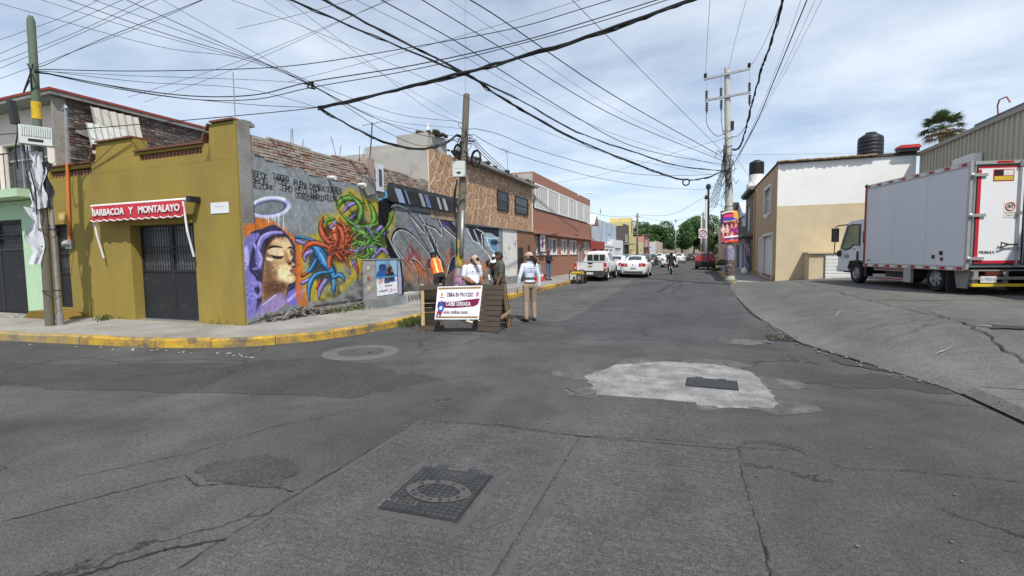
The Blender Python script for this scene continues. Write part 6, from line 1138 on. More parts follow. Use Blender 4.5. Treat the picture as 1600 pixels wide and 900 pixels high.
    g = MB(); g.bb(-h + .1, h - .1, -.0, .09, z0 - .09, z0 - .055); g.build('rear_sill', BS, T, False)
    for x in (-.78, .55):
        g = MB(); g.bb(x, x + .36, -.06, .0, z0 - .19, z0 - .10); lp = g.build('lamp_cluster', mat('lamp_maroon', (.12, .03, .025), .3), T, False); g = MB(); g.sphere((x + .42, -.03, z0 - .145), (.04, .03, .04)); g.build('reverse_lamp', CLEARL, lp, False)
    g = MB(); g.bb(-.90, -.56, -.075, -.06, z0 - .37, z0 - .21); pl = g.build('number_plate', PLATE, T, False); text('L-7823-E', .085, frame((-.73, -.0765, z0 - .29), (1, 0, 0), (0, 0, 1)), PLATED, pl, ext=.001, world=False, width=.29)
    # chassis, guards, tank
    for x in (-.42, .42):
        g = MB(); g.bb(x - .05, x + .05, .1, 6.0, .48, z0 - .06); g.build('chassis_rail', GUN, T, False)
    for y, a, b in ((2.05, .22, .30), (2.05, .50, .58)):
        for s in (-1, 1):
            g = MB(); g.bb(s * h * .96 - .02, s * h * .96 + .02, 2.0, 3.75, a, b); gr = g.build('side_guard', ALU, T, False); g = MB(); xs = sorted((s * h * .96 + s * .0205, s * h * .96 + s * .023)); g.bb(*xs, 2.35, 3.7, a + .02, b - .02); g.build('guard_stripe', mat('guard_stripe_red', (.34, .05, .06), .5), gr, False)
    for s in (-1, 1):
        g = MB(); g.bb(s * h * .96 - .04, s * h * .96 + .04, 2.0, 2.3, .20, .62); g.build('guard_end', ALU, T, False)
        for y in (2.35, 3.6):
            g = MB(); g.bb(s * h * .94 - .03, s * h * .94 + .03, y, y + .06, .585, z0 - .06); g.build('guard_hanger', GUN, T, False)
        g = MB(); g.bb(s * .92 - .24, s * .92 + .24, .62, .66, .06, .60); g.build('mud_flap', CBLACK, T, False)
    g = MB(); g.bb(-.95, -.5, 2.35, 3.5, .30, .60); g.build('fuel_tank', GUN, T, False)
    for s in (-1, 1):
        wheel(T, s * .92, 1.22, .36, .24, s, GALV, 6); wheel(T, s * .90, 5.02, .36, .22, s, GALV, 6)
    g = MB(); g.tube([(-.9, 1.22, .36), (.9, 1.22, .36)], .09, 8); g.sphere((0, 1.22, .36), .18); g.build('axle', GUN, T, False)
    g = MB(); g.bb(-.95, .95, .75, 1.7, .735, z0 - .065); g.build('wheel_well', CBLACK, T, False)
    # cab
    cw = .98; CABP = [(4.36, .50), (4.36, 2.12), (4.48, 2.20), (5.05, 2.18), (5.28, 2.08), (5.60, 1.28), (5.68, 1.05), (5.70, .48), (5.62, .40), (5.12, .40)] + [(4.72 + .44 * math.cos(a), .37 + .44 * math.sin(a)) for a in np.linspace(.12, PI - .3, 10)]
    g = MB(); g.prism(CABP, frame((-cw, 0, 0), (0, 1, 0), (0, 0, 1)), 2 * cw); cb_ = g.mesh('cab'); cb_ = evalmesh(cb_, [('BEVEL', dict(width=.05, segments=3, limit_method='ANGLE', angle_limit=R(40)))]); cb_.materials.clear(); cab = link('cab', cb_, paint('lorry_white', (.72, .74, .75), .3), T, False)
    for s in (-1, 1):
        WP = [(4.62, 1.30), (4.62, 2.02), (5.02, 2.04), (5.20, 1.98), (5.50, 1.22), (5.30, 1.16), (5.05, 1.22), (4.92, 1.34)]; g = MB(); g.prism(WP, frame((s * cw - (.008 if s < 0 else -.0), 0, 0), (0, 1, 0), (0, 0, 1)), .008); wn_ = g.build('side_window', mat('cab_window_tint', (.27, .30, .19), .08, .2, 2, spec=.8), cab, False)
        g = MB(); g.tube([(s * (cw + .01), p[0], p[1]) for p in WP], .022, 6, closed=True); g.build('window_seal', CBLACK, wn_, False)
        g = MB(); g.bb(s * (cw + .012) - .008, s * (cw + .012) + .008, 4.66, 4.74, .82, 1.10); g.build('door_handle', CBLACK, cab, False)
        g = MB(); g.bb(s * (cw + .005) - .006, s * (cw + .005) + .006, 4.40, 4.48, 1.38, 1.78); g.build('rear_vent', CBLACK, cab, False)
        g = MB(); [g.bb(s * (cw + .002) - .003, s * (cw + .002) + .003, *q) for q in ((4.58, 4.588, .78, 2.06), (5.45, 5.458, .8, 1.2))]; g.build('door_seam', mat('seam_dark', (.15, .15, .15), .6), cab, False, kind='stuff')
        g = MB(); g.tube([(s * cw, 5.2, 2.06), (s * (cw + .2), 5.42, 2.04), (s * (cw + .24), 5.5, 1.98)], .02, 6); g.tube([(s * cw, 5.62, 1.02), (s * (cw + .18), 5.62, 1.05), (s * (cw + .24), 5.52, 1.25), (s * (cw + .24), 5.5, 1.45)], .016, 6); ar = g.build('mirror_arm', CBLACK, cab, False); g = MB(); g.box((s * (cw + .24), 5.5, 1.70), (.2, .1, .5)); g.build('mirror', CBLACK, ar, False)
        g = MB(); g.bb(s * cw - .03, s * cw + .03, 5.52, 5.70, .92, 1.14); g.build('corner_lamp', CBLACK, cab, False)
        g = MB(); g.prism([(4.24, .5), (4.40, .78), (5.06, .78), (5.16, .5), (5.06, .5), (4.98, .72), (4.46, .72), (4.34, .5)], frame((s * cw - .02, 0, 0), (0, 1, 0), (0, 0, 1)), .04); g.build('arch_trim', CBLACK, cab, False)
        g = MB(); g.tube([(s * (cw + .006), 5.24 + .11 * math.cos(a), .93 + .085 * math.sin(a)) for a in np.linspace(0, 2 * PI, 20, False)], .007, 4, closed=True); rg = g.build('door_badge', mat('badge_maroon', (.15, .04, .04), .5), cab, False)
        if s < 0: text('360', .11, frame((-cw - .006, 5.24, .93), (0, -1, 0), (0, 0, 1)), CBLACK, rg, ext=.001, world=False); text('ISUZU', .05, frame((-cw - .006, 4.86, 1.18), (0, -1, 0), (0, 0, 1)), CBLACK, cab, ext=.001, world=False)
    g = MB(); g.add([(-.86, 5.30, 2.03), (.86, 5.30, 2.03), (.9, 5.61, 1.27), (-.9, 5.61, 1.27)], [(0, 1, 2, 3)]); g.v = [(a, b + .02, c) for a, b, c in g.v]; g.build('windscreen', CGLASS, cab, False)
    g = MB(); g.bb(-.85, .85, 4.6, 6.1, .34, .5); g.build('cab_underside', CBLACK, T, False)
    g = MB(); g.bb(-.99, .99, 5.60, 5.74, .36, .58); g.build('front_bumper', paint('lorry_white', (.7, .7, .7)), cab, False); cab.scale = (1, 1.28, 1); cab.location = (0, 4.36 * (1 - 1.28) + .2, 0); g = MB(); g.bb(-.9, .9, 4.29, 4.57, .5, 2.05); g.build('cab_rear_panel', MATS['chassis_grey'], T, False)
    for s in (-1, 1): g = MB(); g.bb(s * .93 - .1, s * .93 + .1, 4.36, 4.5, .26, .72); g.build('front_mud_flap', CBLACK, T, False)
truck()
# ================================================================ people
def cloth(name, c, var=.10): return mat('cloth_' + name, c, .9, var, 6, .35, 22, fine=.06)
def skinm(name, c): return mat('skin_' + name, c, .55, .06, 8, spec=.4)
def cap_mesh(g, a, b, ra, rb, n=12):
    a, b = Vector(a), Vector(b); d = (b - a); L_ = d.length; d = d.normalized(); pts = []; rs = []
    for t in (80, 55, 28): pts.append(a - d * ra * math.sin(R(t))); rs.append(ra * math.cos(R(t)))
    for k in range(5): pts.append(a.lerp(b, k / 4)); rs.append(ra + (rb - ra) * k / 4)
    for t in (28, 55, 80): pts.append(b + d * rb * math.sin(R(t))); rs.append(rb * math.cos(R(t)))
    g.tube(pts, rs, n)
TORSO = [(.84, 0, .150, .105), (.90, -.005, .165, .120), (.97, 0, .162, .115), (1.05, .005, .150, .108), (1.14, .01, .155, .112), (1.24, .012, .168, .118), (1.33, .008, .178, .116), (1.40, 0, .165, .100), (1.45, -.005, .11, .075), (1.48, -.005, .065, .06)]
def person(label, loc, rz, Hs, C, pose=None, extras=(), name='person', group=None, belly=0., fem=False, seated=False, bulk=1.):
    p = dict(lean=0, yaw=0, pitch=0, tilt=0, ra=((.255, -.01, 1.13), (.285, .06, .90)), la=((-.255, -.01, 1.13), (-.285, .06, .90)), rl=((.105, .015, .50), (.115, -.01, .085)), ll=((-.105, .015, .50), (-.115, -.01, .085)), rf=0, lf=0); p.update(pose or {})
    k = Hs / 1.72; T = thing(name, label, 'person', loc, rz, group)
    piv = Vector((0, 0, .92)); LM = Matrix.Rotation(-p['lean'], 3, 'X'); U = lambda q: piv + LM @ (Vector(q) - piv) if Vector(q).z > .8 else Vector(q)
    S = lambda q: Vector(q) * k
    neck = U((0, -.005, 1.47)); HM = LM @ Matrix.Rotation(p['yaw'], 3, 'Z') @ Matrix.Rotation(-p['pitch'], 3, 'X') @ Matrix.Rotation(p['tilt'], 3, 'Y'); Hd = lambda q: neck + HM @ Vector(q)       # head frame, origin at neck top
    hx = Hd((0, .02, .135)); segs = []; g = MB()
    def lim(a, b, ra, rb, reg): cap_mesh(g, S(a), S(b), ra * k, rb * k); segs.append((S(a), S(b), ra * k, rb * k, reg))
    bel = lambda z: belly * math.exp(-((z - 1.04) / .11) ** 2); tor = []
    for z, cy, rx, ry in TORSO:
        if fem: rx *= .90 if z > .95 else 1.0; rx -= .012 * math.exp(-((z - 1.08) / .08) ** 2)
        rx *= bulk; ry *= bulk; c = Vector((0, cy + bel(z) * .6, z)); tor.append((c, rx + bel(z) * .4, ry + bel(z) * .55))
    def loft(rows, grow=0, n=20, tgt=None):
        h = tgt or MB(); h.add([S(U((c.x + (rx + grow) * math.cos(t), c.y + (ry + grow) * math.sin(t), c.z))) for c, rx, ry in rows for t in np.linspace(0, 2 * PI, n, False)], [(i * n + j, i * n + (j + 1) % n, (i + 1) * n + (j + 1) % n, (i + 1) * n + j) for i in range(len(rows) - 1) for j in range(n)] + [tuple(range(n))[::-1], tuple((len(rows) - 1) * n + j for j in range(n))]); return h
    loft(tor, 0, 20, g); segs.append((S(U((0, 0, 1.0))), S(U((0, 0, 1.38))), .15 * k, .16 * k, 'top')); segs.append((S((0, 0, .86)), S((0, 0, .94)), .15 * k, .15 * k, 'pants')) if not seated else None
    if seated: segs.append((S(U((0, 0, .88))), S(U((0, 0, .95))), .15 * k, .15 * k, 'top'))
    lim(U((0, -.01, 1.43)), neck + Vector((0, .005, .03)), .058, .055, 'skin')
    n0 = len(g.v); g.sphere((0, 0, 0), (.075, .092, .116), None, 16, 12); [g.v.__setitem__(i, tuple(S(hx + HM @ Vector((q[0] * (1 - .22 * max(0, -q[2] / .116)), q[1] + .012 * max(0, -q[2] / .116), q[2]))))) for i, q in list(enumerate(g.v))[n0:]]
    segs.append((S(hx - HM @ Vector((0, 0, .05))), S(hx + HM @ Vector((0, 0, .05))), .09 * k, .09 * k, 'skin'))
    cap_mesh(g, S(Hd((0, .105, .155))), S(Hd((0, .122, .118))), .010 * k, .017 * k, 8)                                         # nose
    for s in (-1, 1): n0 = len(g.v); g.sphere((0, 0, 0), (.012, .024, .034), None, 8, 6); [g.v.__setitem__(i, tuple(S(Hd(Vector(q) + Vector((s * .077, .005, .135)))))) for i, q in list(enumerate(g.v))[n0:]]
    lim(Hd((0, .085, .035)), Hd((0, .092, .03)), .026, .024, 'skin')                                                           # chin
    slv = C.get('sleeve', 'long'); fat = C.get('loose', 1.0)
    for s, A in ((1, p['ra']), (-1, p['la'])):
        sh = U((s * .185 * (.93 if fem else 1) * (1 + (bulk - 1) * .6), 0, 1.40)); el, wr = U(A[0]), U(A[1])
        lim(U((s * .10, 0, 1.40)), sh, .062, .062, 'top')
        if slv == 'short': m_ = sh.lerp(el, .72); lim(sh, m_, .063 * bulk, .056 * bulk, 'top'); lim(m_, el, .043 * bulk, .040 * bulk, 'skin'); lim(el, wr, .040 * bulk, .027 * bulk, 'skin')
        else: lim(sh, el, .060 * bulk, .050 * bulk, 'top'); lim(el, wr.lerp(el, .04), .048 * bulk, .036 * bulk, 'cuff' if 'cuff' in C else 'top')
        d = (wr - el).normalized(); sd_ = d.cross(Vector((0, 1, .2))).normalized() * s; nn = d.cross(sd_).normalized(); hm = wr + d * .055; A3 = A[2] if len(A) > 2 else 0.
        n0 = len(g.v); Mh = Matrix((sd_, nn, d)).transposed(); g.sphere((0, 0, 0), (.020, .040, .055), None, 10, 8); [g.v.__setitem__(i, tuple(S(hm + Mh @ Vector(q)))) for i, q in list(enumerate(g.v))[n0:]]; segs.append((S(wr), S(hm + d * .05), .03 * k, .035 * k, 'skin'))
        for f, (o, ln) in enumerate(((-.030, .062), (-.010, .072), (.010, .068), (.030, .052))):
            b = hm + d * .045 + nn * o; c = b + d * ln * .55 + nn * o * .25 - sd_ * .006; e = c + d * ln * .40 - sd_ * (.022 + A3); lim(b, c, .0092, .0088, 'skin'); lim(c, e, .0088, .0075, 'skin')
        b = wr + d * .03 - nn * .03; c = b + d * .03 - nn * .028; lim(b, c, .012, .010, 'skin'); lim(c, c + d * .028 - nn * .006, .010, .008, 'skin')
    for s, Lg, ft in ((1, p['rl'], p['rf']), (-1, p['ll'], p['lf'])):
        hp = Vector((s * .088, 0, .89)); kn, an = Vector(Lg[0]), Vector(Lg[1]); lim(hp, kn, .092 * fat, .066 * fat, 'pants'); lim(kn, an + Vector((0, 0, .02)), .064 * fat, .052 * fat, 'pants')
        fm = Matrix.Rotation(ft, 3, 'Z'); hz = an.z - .085; toe = an + fm @ Vector((0, .165, -.048)); heel = an + fm @ Vector((0, -.045, -.042)); lim(heel, toe, .040, .036, 'shoes'); lim(an, an + Vector((0, 0, -.03)), .046, .044, 'shoes')
    me = g.mesh('body'); vox = .0085 * k; me = evalmesh(me, [('REMESH', dict(mode='VOXEL', voxel_size=vox)), ('SMOOTH', dict(iterations=3, factor=.5))]); me.materials.clear()
    regs = ['skin', 'top', 'pants', 'shoes', 'cuff']; cm = [C['skin'], C['top'], C['pants'], C['shoes'], C.get('cuff', C['top'])]
    for m_ in cm: me.materials.append(m_)
    nf = len(me.polygons); cen = np.empty(nf * 3, np.float32); me.polygons.foreach_get('center', cen); cen = cen.reshape(-1, 3); best = np.full(nf, 1e9); idx = np.zeros(nf, np.int32)
    for a, b, ra, rb, reg in segs:
        a_, d_ = np.array(a), np.array(b - a); t = np.clip(((cen - a_) @ d_) / (d_ @ d_ + 1e-9), 0, 1); dd = np.linalg.norm(cen - a_ - t[:, None] * d_, axis=1) - (ra + (rb - ra) * t); m_ = dd < best; best[m_] = dd[m_]; idx[m_] = regs.index(reg)
    me.polygons.foreach_set('material_index', idx); me.polygons.foreach_set('use_smooth', [True] * nf); body = link('body', me, None, T, False)
    # face
    for s in (-1, 1):
        g = MB(); g.sphere(S(Hd((s * .031, .087, .148))), .012 * k, None, 8, 6); e_ = g.build('eye', mat('eye_dark', (.03, .02, .018), .3), T, False); g = MB(); g.tube([S(Hd((s * .015, .098, .168))), S(Hd((s * .045, .086, .170)))], .005 * k, 5); g.build('brow', mat('hair_black', (.014, .012, .011), .7, .2, 20), e_, False)
    g = MB(); g.tube([S(Hd((-.022, .094, .068))), S(Hd((0, .103, .066))), S(Hd((.022, .094, .068)))], .006 * k, 6); g.build('mouth', mat('lips', (.22, .09, .075), .5), T, False)
    def headpart(fn, nm, m_, **kw): h = MB(); fn(h); h.v = [tuple(S(Hd(q))) for q in h.v]; return h.build(nm, m_, T, False, True, **kw)
    def dome(h, r, z0, tilt=0, c=(0, .008, .135), n=18):
        rows = []
        for t in np.linspace(0, 1, 7): a = PI / 2 * t; rows.append([(c[0] + r[0] * math.cos(a) * math.cos(u), c[1] + r[1] * math.cos(a) * math.sin(u), c[2] + z0 * (1 - math.sin(a)) + r[2] * math.sin(a) + tilt * math.cos(a) * math.sin(u)) for u in np.linspace(0, 2 * PI, n)])
        h.sheet(rows)
    for ex in extras:
        kd, m_ = ex[0], ex[1]
        if kd == 'hair':
            def f(h): dome(h, (.083, .100, .122), .01, .06); dome(h, (.080, .07, .1), -.06, 0, (0, -.028, .14))
            headpart(f, 'hair', m_)
        elif kd == 'cap':
            headpart(lambda h: dome(h, (.090, .108, .128), .03, .0, (0, .006, .15)), 'cap', m_)
            def f(h):
                a, b = [], []
                for u in np.linspace(-1, 1, 11): w = math.sqrt(1 - (u * .97) ** 2); a.append((u * .080, .03 + .072 * w, .186)); b.append((u * .085, .05 + .15 * w, .170 + .01 * abs(u) - .02 * w))
                h.sheet([a, b]); h.sheet([[(x, y, z - .006) for x, y, z in a], [(x, y, z - .006) for x, y, z in b]])
            headpart(f, 'cap_brim', m_)
        elif kd == 'hat':
            headpart(lambda h: dome(h, (.093, .112, .13), .03, 0, (0, .0, .15)), 'hat', m_)
            headpart(lambda h: h.sheet([[(r * 1.0 * math.cos(u), r * 1.15 * math.sin(u), .185 - dz) for u in np.linspace(0, 2 * PI, 24)] for r, dz in ((.085, 0), (.12, .012), (.15, .035), (.155, .04))]), 'hat_brim', m_)
        elif kd == 'tail':
            def f(h): cap_mesh(h, (0, -.10, .14), (0, -.15, .07), .045, .05); cap_mesh(h, (0, -.15, .07), (0, -.15, -.03), .048, .022)
            headpart(f, 'ponytail', m_); headpart(lambda h: dome(h, (.081, .098, .10), -.05, 0, (0, -.008, .13)), 'hair', m_)
        elif kd == 'mask': headpart(lambda h: h.sphere((0, .06, .06), (.06, .05, .05)), 'face_cover', m_)
        elif kd == 'helmet': headpart(lambda h: h.sphere((0, .012, .14), (.125, .145, .15), None, 20, 14), 'helmet', m_); headpart(lambda h: h.sphere((0, .075, .13), (.098, .09, .055), None, 14, 8), 'visor', CGLASS)
        elif kd == 'vest':
            rows = [r_ for r_ in tor if .95 < r_[0].z < 1.46]; h = loft(rows, .016); v_ = h.build('vest', m_, T, False, True)
            for s in (-1, 1):
                st = ex[2]; h = MB(); 
                for sg in (-1, 1): h.sheet([[S(U((s * .085 + o, c.y + sg * ((ry + .021) * math.sqrt(max(.05, 1 - ((s * .085 + o) / (rx + .016)) ** 2))), c.z))) for o in (-.022, .022)] for c, rx, ry in rows if c.z < 1.42])
                h.build('reflective_strip', st, v_, False)
        elif kd == 'belt':
            c0, c1 = ex[2]; rows = [(Vector((0, np.interp(z, [t_[0].z for t_ in tor], [t_[0].y for t_ in tor]), z)), np.interp(z, [t_[0].z for t_ in tor], [t_[1] for t_ in tor]), np.interp(z, [t_[0].z for t_ in tor], [t_[2] for t_ in tor])) for z in (c0, (c0 + c1) / 2, c1)]; h = loft(rows, .008); h.build(ex[3], m_, T, False, True)
        elif kd == 'backprint':
            for z, x0, x1 in ex[2]:
                h = MB(); n_ = 7
                ry = np.interp(z, [t_[0].z for t_ in tor], [t_[2] for t_ in tor]) + .007; rx = np.interp(z, [t_[0].z for t_ in tor], [t_[1] for t_ in tor]); cy = np.interp(z, [t_[0].z for t_ in tor], [t_[0].y for t_ in tor])
                h.sheet([[S(U((x, cy - ry * math.sqrt(max(.02, 1 - (x / rx) ** 2)), z + dz))) for x in np.linspace(x0, x1, n_)] for dz in (-.008, .008)]); h.build('back_print', m_, T, False)
        elif kd == 'collar': h = MB(); h.tube([S(U((.07 * math.cos(t), -.005 + .065 * math.sin(t), 1.465 + .012 * -math.sin(t)))) for t in np.linspace(0, 2 * PI, 18, False)], .016 * k, 6, closed=True); h.build('collar', m_, T, False, True)
        elif kd == 'badge':
            x, z = ex[2]; h = MB(); ry = np.interp(z, [t_[0].z for t_ in tor], [t_[2] for t_ in tor]); rx = np.interp(z, [t_[0].z for t_ in tor], [t_[1] for t_ in tor]); h.sphere(S(U((x, .008 + ry * math.sqrt(1 - (x / rx) ** 2) + .004, z))), .014 * k, None, 8, 6); h.build('badge', m_, T, False)
    return T
SK1, SK2, SK3 = skinm('tan', (.33, .17, .10)), skinm('brown', (.20, .095, .055)), skinm('light', (.42, .24, .155))
HAIR = mat('hair_black', (.014, .012, .011), .7, .2, 20); KHAKI = cloth('khaki', (.34, .25, .19)); PALE = cloth('pale_blue_white', (.62, .68, .80)); CREAM = cloth('cream', (.62, .57, .47)); DARKC = cloth('dark', (.03, .03, .033)); CAPK = cloth('cap_beige', (.45, .34, .26)); WHITEC = cloth('white', (.72, .74, .80)); OLIVE = cloth('olive', (.085, .09, .07)); ORANGE = mat('hi_vis_orange', (.85, .16, .03), .8, .06, 6, .2, 20); LIME = mat('hi_vis_lime', (.55, .80, .05), .8, .06, 6, .2, 20); REFL = mat('reflective_tape', (.72, .66, .28), .5, .1, 10); JEANS = cloth('jeans', (.09, .14, .24)); BLUEC = cloth('blue_cap', (.12, .27, .36)); NAVYC = cloth('navy', (.045, .04, .065)); BLK = cloth('black', (.016, .016, .018)); BOOT = mat('boot_black', (.015, .015, .016), .5, .1)
person('woman in pale blue long sleeved uniform shirt, khaki trousers and cap, seen from behind', (-3.72, 11.0, 0), R(40), 1.66, dict(skin=SK3, top=PALE, pants=KHAKI, shoes=BOOT, loose=1.12), dict(yaw=R(48), ra=((.235, -.03, 1.13), (.25, -.02, .88)), la=((-.27, -.02, 1.12), (-.30, .04, .86)), rl=((.12, .05, .50), (.13, .02, .085)), ll=((-.10, .0, .50), (-.12, -.06, .085)), rf=R(-15), lf=R(25)), (('tail', HAIR), ('cap', CAPK), ('belt', mat('grey_band', (.10, .11, .12), .8), (1.055, 1.115), 'waist_band'), ('belt', mat('belt_brown', (.10, .06, .045), .6), (.955, .995), 'belt'), ('backprint', mat('faded_print', (.32, .38, .5), .8), ((1.34, -.09, .09), (1.25, -.12, .12), (1.29, -.03, .03))), ('collar', PALE)), fem=True)
person('stout man in white polo shirt and beige cap looking down behind the banner', (-4.98, 10.35, 0), R(-118), 1.64, dict(skin=SK2, top=WHITEC, sleeve='short', pants=CREAM, shoes=CREAM), dict(lean=R(8), pitch=R(30), yaw=R(5), ra=((.27, .03, 1.15), (.16, .24, 1.06)), la=((-.27, .03, 1.15), (-.16, .26, 1.05))), (('hair', HAIR), ('cap', CAPK), ('collar', WHITEC), ('badge', mat('badge_red', (.3, .08, .06), .6), (.08, 1.33)), ('badge', mat('badge_blue', (.08, .1, .25), .6), (-.08, 1.33))), belly=.10, bulk=1.2)
person('worker in lime reflective vest and white brimmed hat with head bowed', (-4.82, 11.75, 0), R(172), 1.66, dict(skin=SK2, top=cloth('grey_white', (.52, .53, .52)), pants=DARKC, shoes=BOOT), dict(lean=R(12), pitch=R(26), ra=((.26, .06, 1.16), (.12, .27, 1.05)), la=((-.26, .06, 1.16), (-.12, .27, 1.05))), (('hair', HAIR), ('hat', cloth('hat_white', (.66, .67, .68))), ('mask', DARKC), ('vest', LIME, REFL)))
person('man in olive short sleeved shirt standing in profile behind the right barricade', (-4.52, 11.1, 0), R(115), 1.70, dict(skin=SK2, top=OLIVE, sleeve='short', pants=DARKC, shoes=BOOT), dict(pitch=R(12), ra=((.25, .02, 1.14), (.24, .12, .92)), la=((-.26, .0, 1.13), (-.26, .1, .90))), (('hair', HAIR), ('collar', OLIVE)), belly=.05, bulk=1.15)
person('person in black and orange jacket half hidden beyond the man in olive', (-4.78, 11.6, 0), R(105), 1.56, dict(skin=SK2, top=BLK, pants=DARKC, shoes=BOOT), dict(lean=R(14), pitch=R(35)), (('cap', DARKC), ('collar', ORANGE)))
person('worker in orange safety vest and blue cap bending towards the mural wall', (-6.62, 11.75, .15), R(62), 1.70, dict(skin=SK2, top=NAVYC, sleeve='short', pants=DARKC, shoes=BOOT), dict(lean=R(27), pitch=R(22), yaw=R(-35), ra=((.27, .06, 1.16), (.22, .2, .93)), la=((-.27, .05, 1.16), (-.25, .18, .93))), (('hair', HAIR), ('cap', BLUEC), ('vest', ORANGE, REFL)))
person('man in dark sweater and jeans standing with arms crossed by the terracotta wall', (-7.75, 26.3, .13), R(-118), 1.70, dict(skin=SK2, top=cloth('dark_sweater', (.02, .022, .03)), pants=JEANS, shoes=BOOT), dict(ra=((.25, .06, 1.16), (-.03, .19, 1.20)), la=((-.25, .06, 1.16), (.03, .20, 1.17))), (('hair', HAIR),))
# ================================================================ motorcycle and rider
MX, MY_ = -1.62, 38.2
T = thing('motorcycle', 'small black motorcycle ridden away down the street', 'motorcycle', (MX, MY_, 0))
for y in (-.55, .68):
    g = MB(); M = frame((0, y, .29), (0, 1, 0), (0, 0, 1)); g.lathe([(.20, -.05), (.27, -.045), (.29, 0), (.27, .045), (.20, .05)], 24, M); w_ = g.build('wheel', TYRE, T, False, True); g = MB(); g.lathe([(.205, -.03), (.205, .03), (.03, .04), (.03, -.04)], 20, M); g.build('rim', RIM, w_, False)
g = MB(); g.tube([(0, -.35, .55), (0, .0, .62), (0, .4, .68), (0, .62, .5)], [.10, .13, .12, .06], 10); g.sphere((0, .22, .80), (.13, .24, .11)); g.build('body', paint('moto_black', (.02, .02, .022)), T, False, True)
g = MB(); g.tube([(0, -.62, .86), (0, -.3, .79), (0, .05, .77)], [.09, .12, .10], 10); g.build('seat', BOOT, T, False, True)
g = MB(); g.bb(-.10, .10, -.78, -.76, .46, .62); g.build('number_plate', PLATE, T, False); g = MB(); g.sphere((0, -.74, .74), (.07, .04, .04)); g.build('tail_lamp', REDL, T, False)
g = MB(); g.tube([(0, -.55, .7), (0, -.78, .62), (0, -.8, .42)], [.05, .05, .06], 8); g.build('rear_mudguard', CBLACK, T, False)
g = MB(); g.tube([(.14, .1, .28), (.16, -.35, .32), (.17, -.65, .38)], [.03, .05, .055], 10); g.build('exhaust', CHROME, T, False)
g = MB(); g.tube([(-.36, .42, 1.02), (-.2, .5, 1.0), (.2, .5, 1.0), (.36, .42, 1.02)], .016, 6); g.tube([(0, .68, .3), (0, .52, .98)], .03, 6); g.build('handlebar', CBLACK, T, False)
for s in (-1, 1): g = MB(); g.tube([(s * .26, .46, 1.02), (s * .34, .46, 1.2)], .008, 5); g.sphere((s * .36, .46, 1.24), (.06, .02, .045)); g.build('mirror', CBLACK, T, False)
person('rider in black jacket and helmet on the motorcycle', (MX, MY_ - .18, -.02), 0, 1.66, dict(skin=SK2, top=BLK, pants=DARKC, shoes=BOOT, cuff=BLK), dict(lean=R(12), ra=((.33, .18, 1.15), (.33, .46, 1.06)), la=((-.33, .18, 1.15), (-.33, .46, 1.06)), rl=((.20, .42, .78), (.20, .22, .36)), ll=((-.20, .42, .78), (-.20, .22, .36))), (('helmet', BLK), ('backprint', mat('rider_red', (.35, .03, .03), .6), ((1.15, .06, .13),))), seated=True, name='person', bulk=1.32)
# ================================================================ poles
def tpar(P, px, py): r = ray(px, py); P = Vector(P); return (P - CO).dot(r) / r.dot(r)
# ---- left pole
PLB, PLT = Vector((-13.42, 6.28, .1)), Vector((-13.24, 6.28, 6.82)); pl = lambda z: PLB.lerp(PLT, (z - PLB.z) / (PLT.z - PLB.z))
T = thing('utility_pole', 'wooden utility pole with green top and white box before the ochre house', 'utility pole', PLB, group='utility poles')
GRNP = mat('pole_green_paint', (.115, .15, .105), .75, .15, 3, .2, 15, col2=(.08, .095, .07), amt=.3)
g = MB(); g.tube([pl(z) for z in (.1, 2, 4)], [.088, .084, .079], 14); g.build('lower_shaft', WOOD_POLE, T, smooth=True)
g = MB(); g.tube([pl(z) for z in (4.003, 5.5, 6.7, 6.80)], [.079, .076, .072, .04], 14); g.build('upper_shaft', GRNP, T, smooth=True)
YB = mat('yellow_band', (.60, .40, .025), .7, .15, 6, col2=(.3, .2, .05), amt=.3)
for a, b in ((4.66, 5.02), (2.75, 3.25)): g = MB(); g.tube([pl(a), pl(b)], .087 if a > 3 else .092, 14); g.build('yellow_band', YB, T, smooth=True)
g = MB(); g.tube([pl(.12) + Vector((.11, .13, 0)), pl(1.6) + Vector((.10, .12, 0)), pl(3.0) + Vector((.09, .1, 0))], [.05, .045, .04], 10); g.tube([pl(.1) + Vector((.11, .13, 0)), pl(.42) + Vector((.11, .13, 0))], .07, 10); g.build('steel_conduit', GALV, T, smooth=True)
for z in (.95, 2.3):
    g = MB(); g.tube([pl(z) + Vector((.05 + .16 * math.cos(a), .05 + .16 * math.sin(a), 0)) for a in np.linspace(0, 2 * PI, 14, False)], .012, 5, closed=True); g.build('strap', BLACKMET, T)
nb = thing('network_box', 'white ribbed telecom box strapped to the left pole', 'telecom box', pl(4.3)); Mx = frame(pl(4.27) + Vector((.14, -.08, 0)), (.62, .78, -.05), (.04, 0, 1))
g = MB(); g.add([Mx @ Vector(p) for p in ((-.28, -.21, 0), (.28, -.21, 0), (.28, .21, 0), (-.28, .21, 0), (-.26, -.19, .12), (.26, -.19, .12), (.26, .19, .12), (-.26, .19, .12))], [(0, 3, 2, 1), (4, 5, 6, 7), (0, 1, 5, 4), (1, 2, 6, 5), (2, 3, 7, 6), (3, 0, 4, 7)]); BW = mat('box_offwhite', (.58, .62, .60), .5, .06, 4); bx = g.build('housing', BW, nb)
